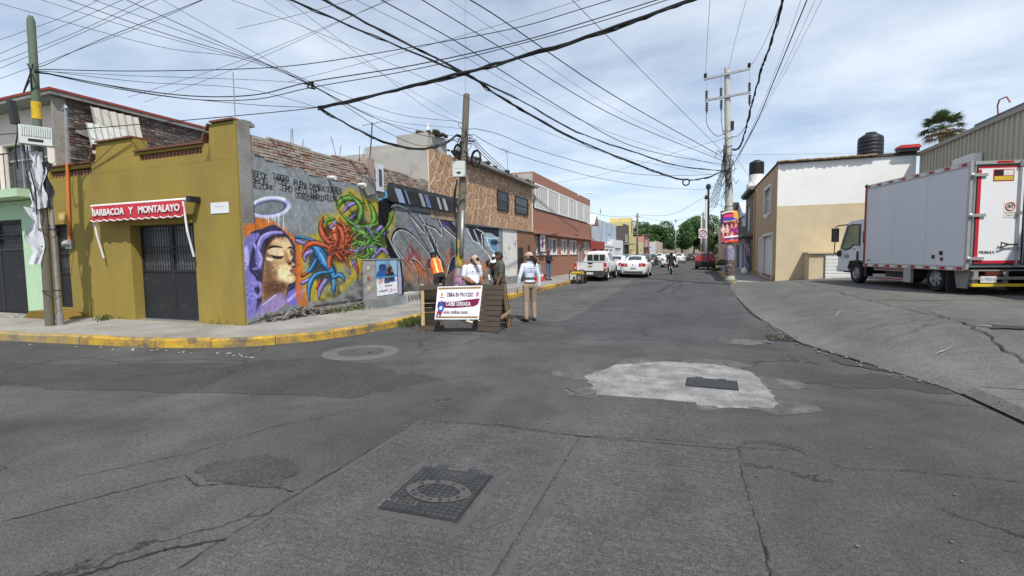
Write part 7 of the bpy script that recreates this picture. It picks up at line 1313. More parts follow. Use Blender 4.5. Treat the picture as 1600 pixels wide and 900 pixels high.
for i in range(13):
    g = MB(); x = -.22 + i * .036; g.add([Mx @ Vector(p) for p in ((x, -.02, .12), (x + .018, -.02, .12), (x + .018, .18, .12), (x, .18, .12), (x, -.02, .14), (x + .018, -.02, .14), (x + .018, .18, .14), (x, .18, .14))], [(4, 5, 6, 7), (0, 1, 5, 4), (1, 2, 6, 5), (2, 3, 7, 6), (3, 0, 4, 7)]); g.build('rib', BW, bx)
g = MB(); g.add([Mx @ Vector((x, y, .122)) for x, y in ((-.12, -.14), (.12, -.14), (.12, -.08), (-.12, -.08))], [(0, 1, 2, 3)]); g.build('label_print', CABLE, bx)
g = MB(); g.bb(-13.66, -13.44, 6.2, 6.34, 3.98, 4.42); g.build('side_module', BW, nb)
g = MB(); Ma_ = frame(pl(4.55) + Vector((-.36, -.16, 0)), (1, -.1, 0), (-.12, 0, 1)); g.add([Ma_ @ Vector(p) for p in ((-.09, 0, 0), (.12, 0, 0), (.06, .5, 0), (-.12, .5, 0), (-.09, 0, .1), (.12, 0, .1), (.06, .5, .1), (-.12, .5, .1))], [(0, 3, 2, 1), (4, 5, 6, 7), (0, 1, 5, 4), (1, 2, 6, 5), (2, 3, 7, 6), (3, 0, 4, 7)]); g.build('splice_closure', CBLACK, nb)
for P in ([(-.3, -.2, 4.6), (-.22, -.25, 4.3), (-.32, -.25, 4.0), (-.4, -.2, 3.6)], [(.05, -.22, 4.05), (.15, -.25, 3.6), (.2, -.2, 3.1), (.15, -.18, 2.6)], [(-.1, -.2, 4.05), (.02, -.24, 3.5), (.1, -.2, 2.9)], [(-.2, .1, 5.7), (-.3, 0, 5.4), (-.1, -.15, 5.2), (.15, -.15, 5.5), (.2, -.1, 5.75)], [(.1, -.15, 5.75), (.3, -.2, 5.55), (.2, -.15, 5.2)]):
    g = MB(); g.tube([pl(p[2]) + Vector((p[0], p[1], 0)) for p in crv(P, 5)], .014, 5); g.build('loose_cable', CABLE, nb)
# torn plastic sheet tied to the pole
g = MB(); r_ = random.Random(2)
def rag(x0, x1, z0, z1, y, n=9, m_=12):
    rows = []
    for j in range(m_ + 1):
        z = z1 + (z0 - z1) * j / m_; w = 1 - .35 * math.sin(j * .7) ** 2; rows.append([pl(z) + Vector((.42, .9, 0)) * ((x0 + (x1 - x0) * (i / n)) * w + .03 * math.sin(j * .9 + i * .5)) + Vector((.9, -.42, 0)) * (-y + .035 * math.sin(i * 1.9 + j * .5)) + Vector((0, 0, r_.uniform(-.03, .03))) for i in range(n + 1)])
    return rows
PLA = mat('torn_plastic', (.62, .64, .68), .4, .15, 4, spec=.5); g.sheet(rag(-.22, .08, 2.75, 3.95, -.12)); rg = g.build('torn_plastic_sheet', PLA, label='torn white plastic sheet wrapped round the left pole below the box', cat='plastic sheet', smooth=True, fix=False)
g = MB(); g.sheet(rag(-.30, -.04, 1.55, 2.75, -.08, 6, 9)); tag(g.build('hanging_rag', mat('rag_blue_white', (.6, .62, .66), .7, .05, 3, col2=(.05, .14, .32), amt=.33, s2=2.4, sharp=.03), smooth=True, fix=False), 'blue and white torn rag hanging lower on the left pole', 'rag')
g = MB(); g.sheet(rag(.02, .2, 2.75, 3.75, -.1, 5, 8)); tag(g.build('dark_plastic_scrap', mat('dark_plastic', (.03, .03, .035), .4, .2, 5), smooth=True, fix=False), 'dark plastic scrap flapping on the right of the left pole', 'plastic scrap')
# ---- middle pole
XM = -6.85; MB0 = atx(714, 490, XM); MBT = atx(729, 148, XM); MB0 = MB0 - (MBT - MB0) * ((MB0.z - .1) / (MBT.z - MB0.z)); pm = lambda z: MB0.lerp(MBT, (z - MB0.z) / (MBT.z - MB0.z)); mz = lambda py: atx(722, py, XM).z
T = thing('utility_pole', 'leaning wooden utility pole wrapped in cables beside the mural', 'utility pole', MB0, group='utility poles')
zs = [MB0.z, 2, 4, MBT.z]; g = MB(); g.tube([pm(z) for z in zs], [.135, .125, .115, .105], 12); g.build('shaft', WOOD_POLE, T, smooth=True)
PM_ = mat('pole_peeling_yellow', (.42, .31, .05), .8, .2, 5, col2=(.12, .12, .07), amt=.5, s2=5, sharp=.05); g = MB(); g.tube([pm(mz(420)), pm(mz(375))], .134, 12); g.build('yellow_band', PM_, T, smooth=True)
for a, b, c in ((432, 420, (.28, .22, .26)), (448, 433, (.4, .2, .36)), (462, 449, (.25, .25, .3))): g = MB(); g.tube([pm(mz(a)), pm(mz(b))], .140, 12); g.build('pasted_flyer', mat('flyer_%d' % a, c, .8, .2, 12, col2=(.6, .6, .6), amt=.4, s2=9, sharp=.03), T, smooth=True)
g = MB(); p0 = pm(mz(400)) + Vector((.12, -.12, 0)); g.tube([p0, pm(mz(330)) + Vector((.1, -.12, 0))], .06, 8); g.build('conduit', GALV, T, smooth=True)
nb = thing('network_box', 'white telecom box mounted high on the pole beside the mural', 'telecom box', pm(mz(265))); Mx = frame(pm(mz(265)) + Vector((-.06, -.15, 0)), (.95, .3, 0), (0, 0, 1)); g = MB(); g.add([Mx @ Vector(p) for p in ((-.2, -.25, 0), (.2, -.25, 0), (.2, .25, 0), (-.2, .25, 0), (-.19, -.24, .14), (.19, -.24, .14), (.19, .24, .14), (-.19, .24, .14))], [(0, 3, 2, 1), (4, 5, 6, 7), (0, 1, 5, 4), (1, 2, 6, 5), (2, 3, 7, 6), (3, 0, 4, 7)]); bx = g.build('housing', BW, nb); g = MB(); g.add([Mx @ Vector((x, y, .142)) for x, y in ((-.16, 0), (.16, 0), (.16, .01), (-.16, .01))], [(0, 1, 2, 3)]); g.build('lid_seam', GALV, bx); g = MB(); g.add([Mx @ Vector((x, y, .142)) for x, y in ((-.06, -.16), (.06, -.16), (.06, -.09), (-.06, -.09))], [(0, 1, 2, 3)]); g.build('label_print', CABLE, bx)
for dx, py, rr, lab in ((-.16, 236, .17, 'coil of black cable hung on the left of the leaning pole'), (.42, 248, .20, 'coil of black cable hung on the right of the leaning pole')):
    c = pm(mz(py)) + Vector((dx * .94, dx * .35 - .1, 0)); U_, V_2 = Vector((.80, .28, .2)).normalized(), Vector((0, 0, 1)); g = MB(); r_ = random.Random(int(py))
    for k in range(7): o = Vector((r_.uniform(-.02, .02), r_.uniform(-.04, .04), r_.uniform(-.02, .02))); q = rr * r_.uniform(.9, 1.08); g.tube([c + o + U_ * q * .72 * math.cos(a) + V_2 * q * 1.25 * math.sin(a) for a in np.linspace(0, 2 * PI, 18, False)], .016, 5, closed=True)
    tag(g.build('cable_coil', CABLE), lab, 'cable coil', 'cable coils on the leaning pole')
g = MB(); r_ = random.Random(8)
for k in range(26):
    z = mz(r_.uniform(205, 250)); P = [pm(z) + Vector((r_.uniform(-.2, .2), r_.uniform(-.25, 0), 0))]
    for j in range(3): P.append(P[-1] + Vector((r_.uniform(-.22, .22), r_.uniform(-.1, .1), r_.uniform(-.3, .18))))
    g.tube([Vector(p) for p in crv(P, 4)], .010, 4)
for k in range(3): g.tube([Vector(p) for p in crv([pm(mz(280)) + Vector((-.12, -.14, 0)), pm(mz(310)) + Vector((-.16 - .03 * k, -.15, 0)), pm(mz(345)) + Vector((-.10, -.15, 0)), pm(mz(400)) + Vector((-.02, -.14, 0))], 4)], .018, 5)
g.build('cable_tangle', CABLE, T, kind='stuff')
# ---- right concrete pole
PRB, PRT = Vector((1.69, 26.17, .1)), Vector((1.36, 26.17, 10.55)); pr_ = lambda z: PRB.lerp(PRT, (z - PRB.z) / (PRT.z - PRB.z))
CONP = mat('pole_concrete', (.47, .455, .42), .85, .08, 2, .2, 20, col2=(.38, .36, .33), amt=.3, s2=1.5)
T = thing('utility_pole', 'tall concrete utility pole with two crossarms and a colourful poster', 'utility pole', PRB, group='utility poles')
g = MB(); g.tube([pr_(z) for z in (.1, 5, 10.55)], [.215, .17, .125], 16); g.build('shaft', CONP, T, smooth=True)
g = MB(); g.lathe([(.30, .0), (.30, .16), (.22, .18)], 12, Matrix.Translation((1.69, 26.17, .1))); g.build('footing', GREYCON, T)
def arm(a, b, y): A_, B_ = aty(*a, y), aty(*b, y); d = (B_ - A_); g = MB(); n = d.normalized(); up = Vector((0, 0, 1)); s = .05; q = [A_, B_]; g.add([p + Vector((0, o, 0)) + up * e for p in q for o in (-s, s) for e in (-s, s)], [(0, 1, 3, 2), (4, 6, 7, 5), (0, 4, 5, 1), (2, 3, 7, 6), (0, 2, 6, 4), (1, 5, 7, 3)]); return g.build('crossarm', GALV, T), A_, B_
a1, A1, B1 = arm((1100, 124), (1172, 107), 26.0); a2, A2, B2 = arm((1101, 157), (1173, 144), 26.0)
INS = mat('insulator_grey', (.07, .065, .065), .4, .1, 5)
def insul(p, par, h=.42, s=1):
    g = MB(); pf = [(.03, -.1)]
    for k in range(5): z = k * h / 5; pf += [(.035, z), (.085, z + h * .06), (.035, z + h * .12)]
    pf.append((.03, h)); g.lathe(pf, 10, Matrix.Translation(p)); g.build('insulator', INS, par, smooth=True)
for f in (.04, .36, .97): insul(A2.lerp(B2, f) + Vector((0, 0, .05)), a2); insul(A2.lerp(B2, f) + Vector((.02, 0, -.52)), a2)
for f in (.03, .98): insul(A1.lerp(B1, f) + Vector((0, 0, .05)), a1, .22)
for f, e in ((.04, .35), (.36, .15), (.97, .6)):
    p = A2.lerp(B2, f) + Vector((.02, 0, -.5)); q = pr_(7.55 if f < .9 else 7.3); g = MB(); g.tube([Vector(x) for x in crv([p, p + Vector((.03, 0, -.7)), p.lerp(q, .5) + Vector((0, 0, -.75)), q], 6)], .014, 5); g.build('jumper_wire', CABLE, T)
    p2 = A2.lerp(B2, f) + Vector((0, 0, .45)); g = MB(); g.tube([p2, p2 + Vector((0, 0, .4)), A1.lerp(B1, f)], .006, 4); g.build('jumper_wire', CABLE, T)
for z in (3.9, 5.9, 6.35, 6.8, 7.2, 7.55):
    g = MB(); g.tube([pr_(z) + Vector((.2 * math.cos(a), .2 * math.sin(a), 0)) for a in np.linspace(0, 2 * PI, 16, False)], .016, 5, closed=True); g.build('strap', GALV, T)
g = MB(); g.box(pr_(7.75) + Vector((.2, -.05, 0)), (.14, .14, .42)); g.build('fuse_box', CBLACK, T)
g = MB(); r_ = random.Random(12)
for k in range(40):
    z = r_.uniform(4.6, 7.0); P = [pr_(z) + Vector((r_.uniform(-.25, .22), -.2, 0))]
    for j in range(3): P.append(P[-1] + Vector((r_.uniform(-.14, .14), r_.uniform(-.05, .05), r_.uniform(-.5, .2))))
    g.tube([Vector(p) for p in crv(P, 4)], .012, 4)
for k in range(6): g.tube([Vector(p) for p in crv([pr_(6.9) + Vector((-.2, -.15, 0)), pr_(5.8) + Vector((-.15 - .03 * k, -.16, 0)), pr_(4.8) + Vector((-.35 - .06 * k, .2, 0)), pr_(3.9) + Vector((-.55 - .08 * k, .8, 0))], 5)], .016, 4)
g.build('cable_tangle', CABLE, T, kind='stuff')
def poster(name, label, cat, O, U, V, w, h, nu_, nv_, fn, par=None, gain=1.25, back=.012):
    """Flat printed sheet: fn paints in 0..w (px right) by 0..h (px down) units of 100."""
    M = frame(O, U, V); u, v = np.meshgrid(np.linspace(0, 1, nu_), np.linspace(0, 1, nv_)); P = Paint(u.ravel() * 100, (1 - v.ravel()) * 100, (230, 230, 230)); fn(P)
    pts = [M @ Vector((a * w, b * h, 0)) for a, b in zip(u.ravel(), v.ravel())]
    if par is None: par = thing(name, label, cat, O); pn = 'printed_sheet'
    else: pn = name
    o = paint_mesh(pn, pts, nu_, nv_, P.c, cmat('print_paint', .55, 0, 1, .04), par, gain)
    if back: g = MB(); g.add([M @ Vector(p) for p in ((0, 0, -back), (w, 0, -back), (w, h, -back), (0, h, -back))], [(0, 1, 2, 3)]); g.build('backing', CBLACK, par)
    return par, M
def f_poster(P):
    r_ = random.Random(3); P.c[:] = (58, 30, 70); P.poly([(0, 0), (100, 0), (100, 40), (0, 30)], (70, 36, 90), 10); P.poly([(60, 0), (100, 0), (100, 100), (60, 100)], (150, 60, 40), 30, .8)
    P.stroke([(8, 8), (50, 3), (92, 6)], (235, 215, 170), w=5); P.stroke([(20, 18), (60, 14), (80, 18)], (220, 40, 70), w=9); P.poly([(75, 8), (98, 8), (98, 30), (75, 30)], (240, 170, 40), 10); P.stroke([(15, 28), (50, 25), (88, 28)], (60, 70, 190), w=7); P.stroke([(20, 33), (85, 31)], (230, 215, 120), w=3)
    for k in range(150): x, y, s_ = r_.uniform(0, 100), r_.uniform(30, 96), r_.uniform(1.5, 5); P.stroke([(x, y, s_), (x + r_.uniform(-5, 5), y + r_.uniform(-4, 4), s_ * .6)], r_.choice([(190, 70, 60), (60, 34, 80), (220, 170, 140), (230, 120, 50), (110, 40, 90), (30, 24, 40)]), soft=2)
    for k in range(7): x = 14 + (k % 4) * 24; y = 48 + (k // 4) * 24; P.poly([(x - 10, y + 18), (x - 9, y + 4), (x, y - 4), (x + 9, y + 4), (x + 10, y + 18)], r_.choice([(200, 60, 60), (220, 110, 50), (150, 50, 110), (230, 190, 170)]), 4); P.poly([(x - 5, y - 2), (x, y - 9), (x + 5, y - 2), (x, y + 5)], (215, 165, 135), 3)
    for k in range(90): x, y, s_ = r_.uniform(0, 100), r_.uniform(40, 96), r_.uniform(1.2, 3); P.stroke([(x, y, s_), (x + r_.uniform(-3, 3), y + r_.uniform(-3, 3), s_ * .6)], r_.choice([(90, 34, 50), (50, 28, 60), (236, 200, 170), (30, 22, 34)]), soft=2)
    for y, c in ((80, (230, 225, 225)), (86, (70, 50, 110)), (93, (230, 90, 60))): P.stroke([(20, y), (95, y - 2)], c, w=5)
pA = aty(1127, 381, 25.9); par, Mp = poster('event_poster', 'colourful concert poster board strapped to the concrete pole', 'poster', Vector((1.22, 25.90, 2.02)), (1, .05, .03), (-.03, 0, 1), .80, 1.62, 46, 80, f_poster)
text('GOLD', .17, Mp @ Matrix.Translation((.42, 1.34, .006)), mat('poster_pink', (.75, .2, .35), .6), par)
for z0, z1, c, c2 in ((1.28, 1.88, (.24, .2, .32), (.55, .52, .6)), (.45, 1.24, (.10, .07, .07), (.5, .34, .3))): g = MB(); g.tube([pr_(z0), pr_(z1)], .214, 16); g.build('pasted_flyer', mat('pole_flyer_%d' % (z0 * 10), c, .75, .15, 20, col2=c2, amt=.42, s2=11, sharp=.03), T, smooth=True)
# ---- black post with 30 sign
T = thing('sign_post', 'thin black post carrying a round 30 speed limit sign', 'sign post', (1.05, 43.9, .1)); g = MB(); g.tube([(1.12, 43.9, .1), (1.03, 43.9, 7.1)], .085, 10); g.build('post', CBLACK, T, smooth=True); g = MB(); g.lathe([(.16, 0), (.2, .1), (.2, .3), (.12, .42)], 10, Matrix.Translation((1.03, 43.9, 6.9))); g.build('post_head', CBLACK, T)
g = MB(); g.bb(.32, 1.0, 43.74, 43.76, 2.82, 3.62); sg = g.build('sign_plate', WHITEM, T); g = MB(); g.tube([(.66 + .27 * math.cos(a), 43.735, 3.22 + .27 * math.sin(a)) for a in np.linspace(0, 2 * PI, 28, False)], .035, 6, closed=True); g.build('red_ring', DR if False else mat('sign_red', (.36, .04, .06), .6), sg); text('30', .36, frame((.66, 43.735, 3.22), (1, 0, 0), (0, 0, 1)), mat('sign_black', (.05, .05, .06), .6), sg)
# ---- further poles
def far_pole(x, y, h, r0, m_, label, armw=0, name='utility_pole', lean=0):
    T = thing(name, label, 'utility pole' if name == 'utility_pole' else 'lamp post', (x, y, 0), group='utility poles' if name == 'utility_pole' else None); g = MB(); g.tube([(x, y, 0), (x + lean, y, h)], [r0, r0 * .65], 8); g.build('shaft', m_, T, smooth=True)
    if armw: g = MB(); g.bb(x - armw, x + armw, y - .06, y + .06, h - .5, h - .38); g.build('crossarm', GALV, T)
    else: g = MB(); g.lathe([(r0 * .7, 0), (r0 * 1.2, .15), (r0 * .6, .5)], 8, Matrix.Translation((x + lean, y, h - .7))); g.build('pole_head', CBLACK, T)
far_pole(1.25, 62, 8.6, .2, CONP, 'concrete pole beyond the sign post on the right pavement'); far_pole(1.2, 80, 7.8, .16, WOOD_POLE, 'wooden pole further down the right pavement', .5); far_pole(1.2, 100, 8.4, .18, CONP, 'farthest concrete pole on the right pavement', .6); far_pole(-6.7, 62, 6.6, .15, WOOD_POLE, 'dark wooden pole rising past the pale blue building', .3); far_pole(-3.9, 112, 9.0, .12, GALV, 'slim pale lamp post in front of the far trees', 0, 'lamp_post'); far_pole(-7.0, 82, 4.8, .1, WOOD_POLE, 'short dark post by the cream yellow house')
far_pole(-9.4, 51.5, 6.6, .035, GALV, 'thin aerial mast standing beside the red house', .0, 'aerial_mast')
# ================================================================ overhead wires
def wire(label, P, A, B, r=.008, grp='overhead wires', name='overhead_wire', wob=0):
    def dep(e, p):
        if isinstance(e, (int, float)): return (e - CAM_H) / ray(*p).z
        return tpar(e, *p)
    dA, dB = dep(A, P[0]), dep(B, P[-1]); Q = crv(P, 6); s = [0]
    for a, b in zip(Q, Q[1:]): s.append(s[-1] + float(np.hypot(*(b - a))))
    pts = [atd(q[0], q[1], 1 / ((1 - t / s[-1]) / dA + (t / s[-1]) / dB)) for q, t in zip(Q, s)]
    if not isinstance(A, (int, float)): pts[0] = Vector(A)
    if not isinstance(B, (int, float)): pts[-1] = Vector(B)
    r_ = random.Random(len(label)); g = MB(); r *= .8
    g.tube([p + Vector((r_.uniform(-wob, wob), r_.uniform(-wob, wob), r_.uniform(-wob, wob))) for p in pts], r, 6)
    if wob:
        for k in range(2): g.tube([p + Vector((r_.uniform(-wob, wob) * 2, r_.uniform(-wob, wob), r_.uniform(-wob, wob) * 2 - r)) for p in pts], r * .6, 5)
    return tag(g.build(name, CABLE, smooth=True), label, 'cable', grp)
R_ = lambda x, y: aty(x, y, 26.1); ML = lambda py: pm(mz(py)); LP = lambda z: pl(z) + Vector((.12, -.05, 0))
J = atd(497, 168, (5.75 - CAM_H) / ray(497, 168).z)
wire('thickest black cable bundle running from above the mural to the top edge', [(497, 168), (600, 145), (727, 113), (800, 92), (940, 50), (1085, -3), (1260, -70)], J, 6.6, .042, wob=.016)
wire('cable crossing in front of the left pole and the ochre parapet', [(-30, 212), (160, 199), (400, 178), (497, 168)], 4.9, J, .014)
wire('thick sagging bundle dropping from the joint to the leaning pole', [(497, 168), (545, 195), (600, 221), (650, 232), (690, 226), (717, 208)], J, ML(212), .030, wob=.012)
wire('bundle from the top edge above the mural to the concrete pole', [(430, -12), (570, 50), (676, 94), (800, 150), (900, 205), (1000, 240), (1060, 259), (1132, 267)], 7.2, R_(1132, 267), .022, wob=.012)
wire('lowest heavy twisted bundle sagging to the concrete pole', [(490, -9), (620, 60), (728, 114), (780, 150), (887, 211), (979, 250), (1036, 272), (1075, 281), (1107, 276), (1136, 264)], 7.0, R_(1136, 264), .030, wob=.02)
wire('first of the straight wires rising left from the concrete pole', [(585, -6), (708, 62), (780, 108), (894, 179), (993, 230), (1134, 258)], 7.4, R_(1134, 258), .016)
wire('second of the straight wires rising left from the concrete pole', [(650, -6), (780, 73), (954, 178), (1134, 253)], 7.5, R_(1134, 253), .015)
wire('third and steepest heavy wire rising left from the concrete pole', [(724, -6), (780, 28), (947, 142), (1134, 248)], 7.7, R_(1134, 248), .018)
wire('thin wire from the top edge centre to the concrete pole', [(889, -5), (1010, 118), (1130, 238)], 8.2, R_(1130, 238), .010)
wire('high line from the left end of the upper crossarm', [(1110, -8), (1106, 50), (1102, 122)], 10.9, A1 + Vector((.05, 0, .2)), .010); wire('high line from the top of the concrete pole', [(1168, -8), (1152, 50), (1139, 106)], 10.9, R_(1139, 106), .009); wire('high line from the right end of the upper crossarm', [(1226, -8), (1195, 65), (1173, 104)], 10.9, B1 + Vector((0, 0, .2)), .010)
wire('thick twisted service cable looping into the right of the concrete pole', [(1225, -8), (1207, 60), (1190, 108), (1174, 165), (1163, 210), (1154, 231), (1144, 233)], 8.6, R_(1144, 233), .034, wob=.022)
wire('plain heavy cable right of the twisted one', [(1264, -8), (1215, 112), (1178, 200), (1141, 265)], 8.4, R_(1141, 265), .020)
for k, (a, b) in enumerate((((1254, -8), (1150, 258)), ((1277, -8), (1150, 250)), ((1288, -8), (1152, 244)))): wire(['innermost', 'middle', 'outermost'][k] + ' of three fine wires at the right of the concrete pole', [a, ((a[0] + b[0]) / 2 + 6, (a[1] + b[1]) / 2 - 4), b], 8.5, R_(*b), .006)
wire('upper level cable leaving the left pole towards the top edge', [(62, 108), (200, 111), (370, 108), (480, 100), (624, 77), (800, 45), (905, 15), (980, -8)], LP(5.66), 7.0, .011)
wire('sagging cable from the left pole past the joint to the top edge', [(62, 112), (180, 135), (300, 150), (400, 148), (485, 128), (640, 103), (800, 68), (930, 30), (1045, -6)], LP(5.62), 7.0, .014)
wire('lower parallel of the sagging cable from the left pole', [(64, 113), (180, 138), (300, 155), (400, 155), (490, 136), (650, 108), (800, 72), (930, 36), (1060, -6)], LP(5.6), 6.9, .011)
wire('cable from the left pole ending at the hanging joint', [(64, 113), (150, 130), (260, 150), (400, 164), (497, 168)], LP(5.6), J, .010)
wire('nearly level thin wire from the left pole', [(62, 111), (200, 118), (400, 125), (482, 131)], LP(5.64), 6.2, .007)
wire('faint wire crossing the top left corner downwards', [(-30, -3), (240, 71), (372, 90), (484, 130)], 7.4, 6.2, .007)
for k, P in enumerate(([(-30, 97), (205, -6)], [(-30, 108), (120, 50), (236, -6)], [(-30, 120), (150, 42), (260, -6)], [(-30, 134), (130, 75), (230, 38), (330, -6)])): wire(['first', 'second', 'third', 'fourth'][k] + ' of four wires rising to the right in the top left corner', P, 6.6, 7.6, .007)
wire('wire rising right from the left pole head', [(62, 106), (150, 65), (300, 6), (330, -8)], LP(5.7), 7.6, .009)
wire('long wire from the top left edge sagging to the leaning pole', [(90, -6), (250, 50), (400, 95), (485, 132), (560, 172), (640, 206), (716, 221)], 7.4, ML(222), .012); wire('wire just right of the long sagging one to the leaning pole', [(130, -6), (300, 55), (430, 105), (520, 142), (620, 178), (719, 190)], 7.4, ML(190), .009); wire('third wire converging on the leaning pole from the upper left', [(185, -6), (330, 60), (480, 130), (540, 166), (600, 204), (660, 228), (717, 216)], 7.4, ML(215), .011)
wire('fourth wire converging on the leaning pole, slackest of the set', [(440, -6), (560, 85), (640, 150), (680, 176), (720, 192)], 7.8, ML(192), .006)
for k, (P, A_, B_, w_) in enumerate((([(340, -8), (480, 44), (640, 112), (800, 184), (950, 240), (1132, 276)], 7.4, R_(1132, 276), .007), ([(540, -8), (680, 62), (800, 132), (950, 206), (1133, 262)], 7.6, R_(1133, 262), .007), ([(690, -8), (820, 78), (960, 170), (1133, 250)], 7.8, R_(1133, 250), .006), ([(40, -8), (200, 42), (400, 98), (490, 136), (600, 190), (717, 214)], 7.4, ML(214), .008), ([(240, -8), (360, 60), (486, 132), (600, 186), (718, 200)], 7.5, ML(200), .007), ([(-30, 72), (90, 30), (170, -8)], 6.6, 7.4, .006), ([(64, 110), (220, 128), (380, 138), (497, 168)], LP(5.63), J, .008), ([(400, -8), (520, 70), (640, 140), (719, 186)], 7.8, ML(186), .005))): wire(['long thin wire from the upper left to the concrete pole, lowest of the thin ones', 'thin wire above the twisted bundle to the concrete pole', 'thin wire close under the steepest heavy wire', 'outermost thin wire from the top left to the leaning pole', 'thin wire through the clamp knot to the leaning pole', 'short thin wire cutting the top left corner', 'slender wire under the sagging cable from the left pole', 'finest wire dropping to the leaning pole from the top edge'][k], P, A_, B_, w_)
wire('vertical thin drop wire above the leaning pole', [(727, -8), (727, 60), (727, 150)], 10.2, pm(MBT.z) + Vector((0, 0, -.02)), .005)
for k, P in enumerate(([(200, 152), (370, 97), (532, 32), (630, -8)], [(225, 160), (380, 102), (600, 2), (620, -8)], [(370, 45), (470, 22), (570, -6)], [(450, 128), (560, 100), (700, 62), (850, 18), (930, -8)])): wire(['fine wire rising right above the mural, upper left one', 'fine wire rising right above the mural, just below its twin', 'short fine wire at the top edge left of centre', 'fine wire from the hanging joint to the top edge'][k], P, 6.2 if k != 2 else 7.4, 7.8, .006)
wire('slack cable from the leaning pole to the concrete pole', [(737, 200), (780, 210), (840, 234), (951, 265), (1029, 274), (1133, 272)], ML(200), R_(1133, 272), .011); wire('slack cable from the leaning pole to the sign post top', [(737, 208), (780, 232), (860, 258), (930, 277), (1020, 292), (1107, 297)], ML(208), Vector((1.03, 43.9, 6.95)), .012)
wire('thin wire from the terracotta roof to the concrete pole', [(866, 286), (930, 275), (1000, 256), (1060, 237), (1130, 217)], Vector((XW, 31.8, 6.4)), R_(1130, 217), .008)
for k in range(3): wire(['upper', 'middle', 'lower'][k] + ' cable running along the stone house eave from the leaning pole', [(737, 214 + 4 * k), (762, 240 + 5 * k), (800, 274 + 3 * k), (840, 310 + 2 * k), (880, 342 + 2 * k), (905, 360 + k)], ML(214 + 4 * k), atx(905, 360 + k, XW + .1), .014)
wire('drop wire from the concrete pole to the tan building', [(1146, 240), (1165, 268), (1188, 300)], R_(1146, 240), Vector((3.6, 33, 5.6)), .008); wire('level thin wire from the concrete pole across the roof of the tan building', [(1146, 242), (1300, 240), (1440, 237), (1640, 231)], R_(1146, 242), 9.5, .007)
for k, (py, e) in enumerate(((262, (1.03, 43.9, 6.9)), (272, (1.25, 62, 8.4)), (285, (1.25, 62, 7.9)), (298, (1.2, 80, 7.4)))):
    q = projn(*e); wire(['nearest', 'second', 'third', 'lowest'][k] + ' wire running back from the concrete pole down the right side', [(1133, py), ((1133 + q[0]) / 2 - 2, (py + q[1]) / 2 + 9), (float(q[0]), float(q[1]))], R_(1133, py), Vector(e), .014)
for k, (a, b, sag) in enumerate((((-6.7, 62, 6.4), (1.25, 62, 8.3), 14), ((-6.7, 62, 6.2), (1.2, 80, 7.6), 10), ((-6.7, 62, 6.3), (-9.4, 45, 5.5), 4), ((1.2, 80, 7.5), (1.2, 100, 8.0), 3), ((-3.9, 112, 8.6), (1.2, 100, 7.9), 4), ((1.25, 62, 8.2), (3.6, 50, 5.6), 4))):
    p, q = projn(*a), projn(*b); wire(['wire sagging across the street from the dark pole', 'second wire across the street from the dark pole', 'wire from the dark pole to the red house', 'wire between the two farthest right poles', 'wire from the lamp post to the farthest pole', 'wire from the far concrete pole to the pale grey house'][k], [(float(p[0]), float(p[1])), (float(p[0] + q[0]) / 2, float(p[1] + q[1]) / 2 + sag), (float(q[0]), float(q[1]))], Vector(a), Vector(b), .02)
c = atd(1072, 283, tpar(R_(1136, 264), 1136, 264) * .93); g = MB(); [g.tube([c + Vector((.13 * (1 + .1 * k) * math.cos(a), .1 * math.sin(a), .14 * (1 + .1 * k) * math.sin(a) - .05)) for a in np.linspace(0, 2 * PI, 20, False)], .018, 5, closed=True) for k in range(3)]; tag(g.build('cable_coil', CABLE), 'small cable loop hanging on the twisted bundle near the concrete pole', 'cable coil')
c = atd(485, 133, (6.15 - CAM_H) / ray(485, 133).z); T = thing('cable_joint', 'knot of clamps where wires meet above the mural', 'cable clamp', c); g = MB(); r_ = random.Random(6); [g.tube([c + Vector((r_.uniform(-.12, .12), r_.uniform(-.1, .1), r_.uniform(-.08, .08))), c + Vector((r_.uniform(-.25, .25), r_.uniform(-.1, .1), r_.uniform(-.12, .1)))], .022, 5) for k in range(9)]; g.build('clamps', CABLE, T, kind='stuff')
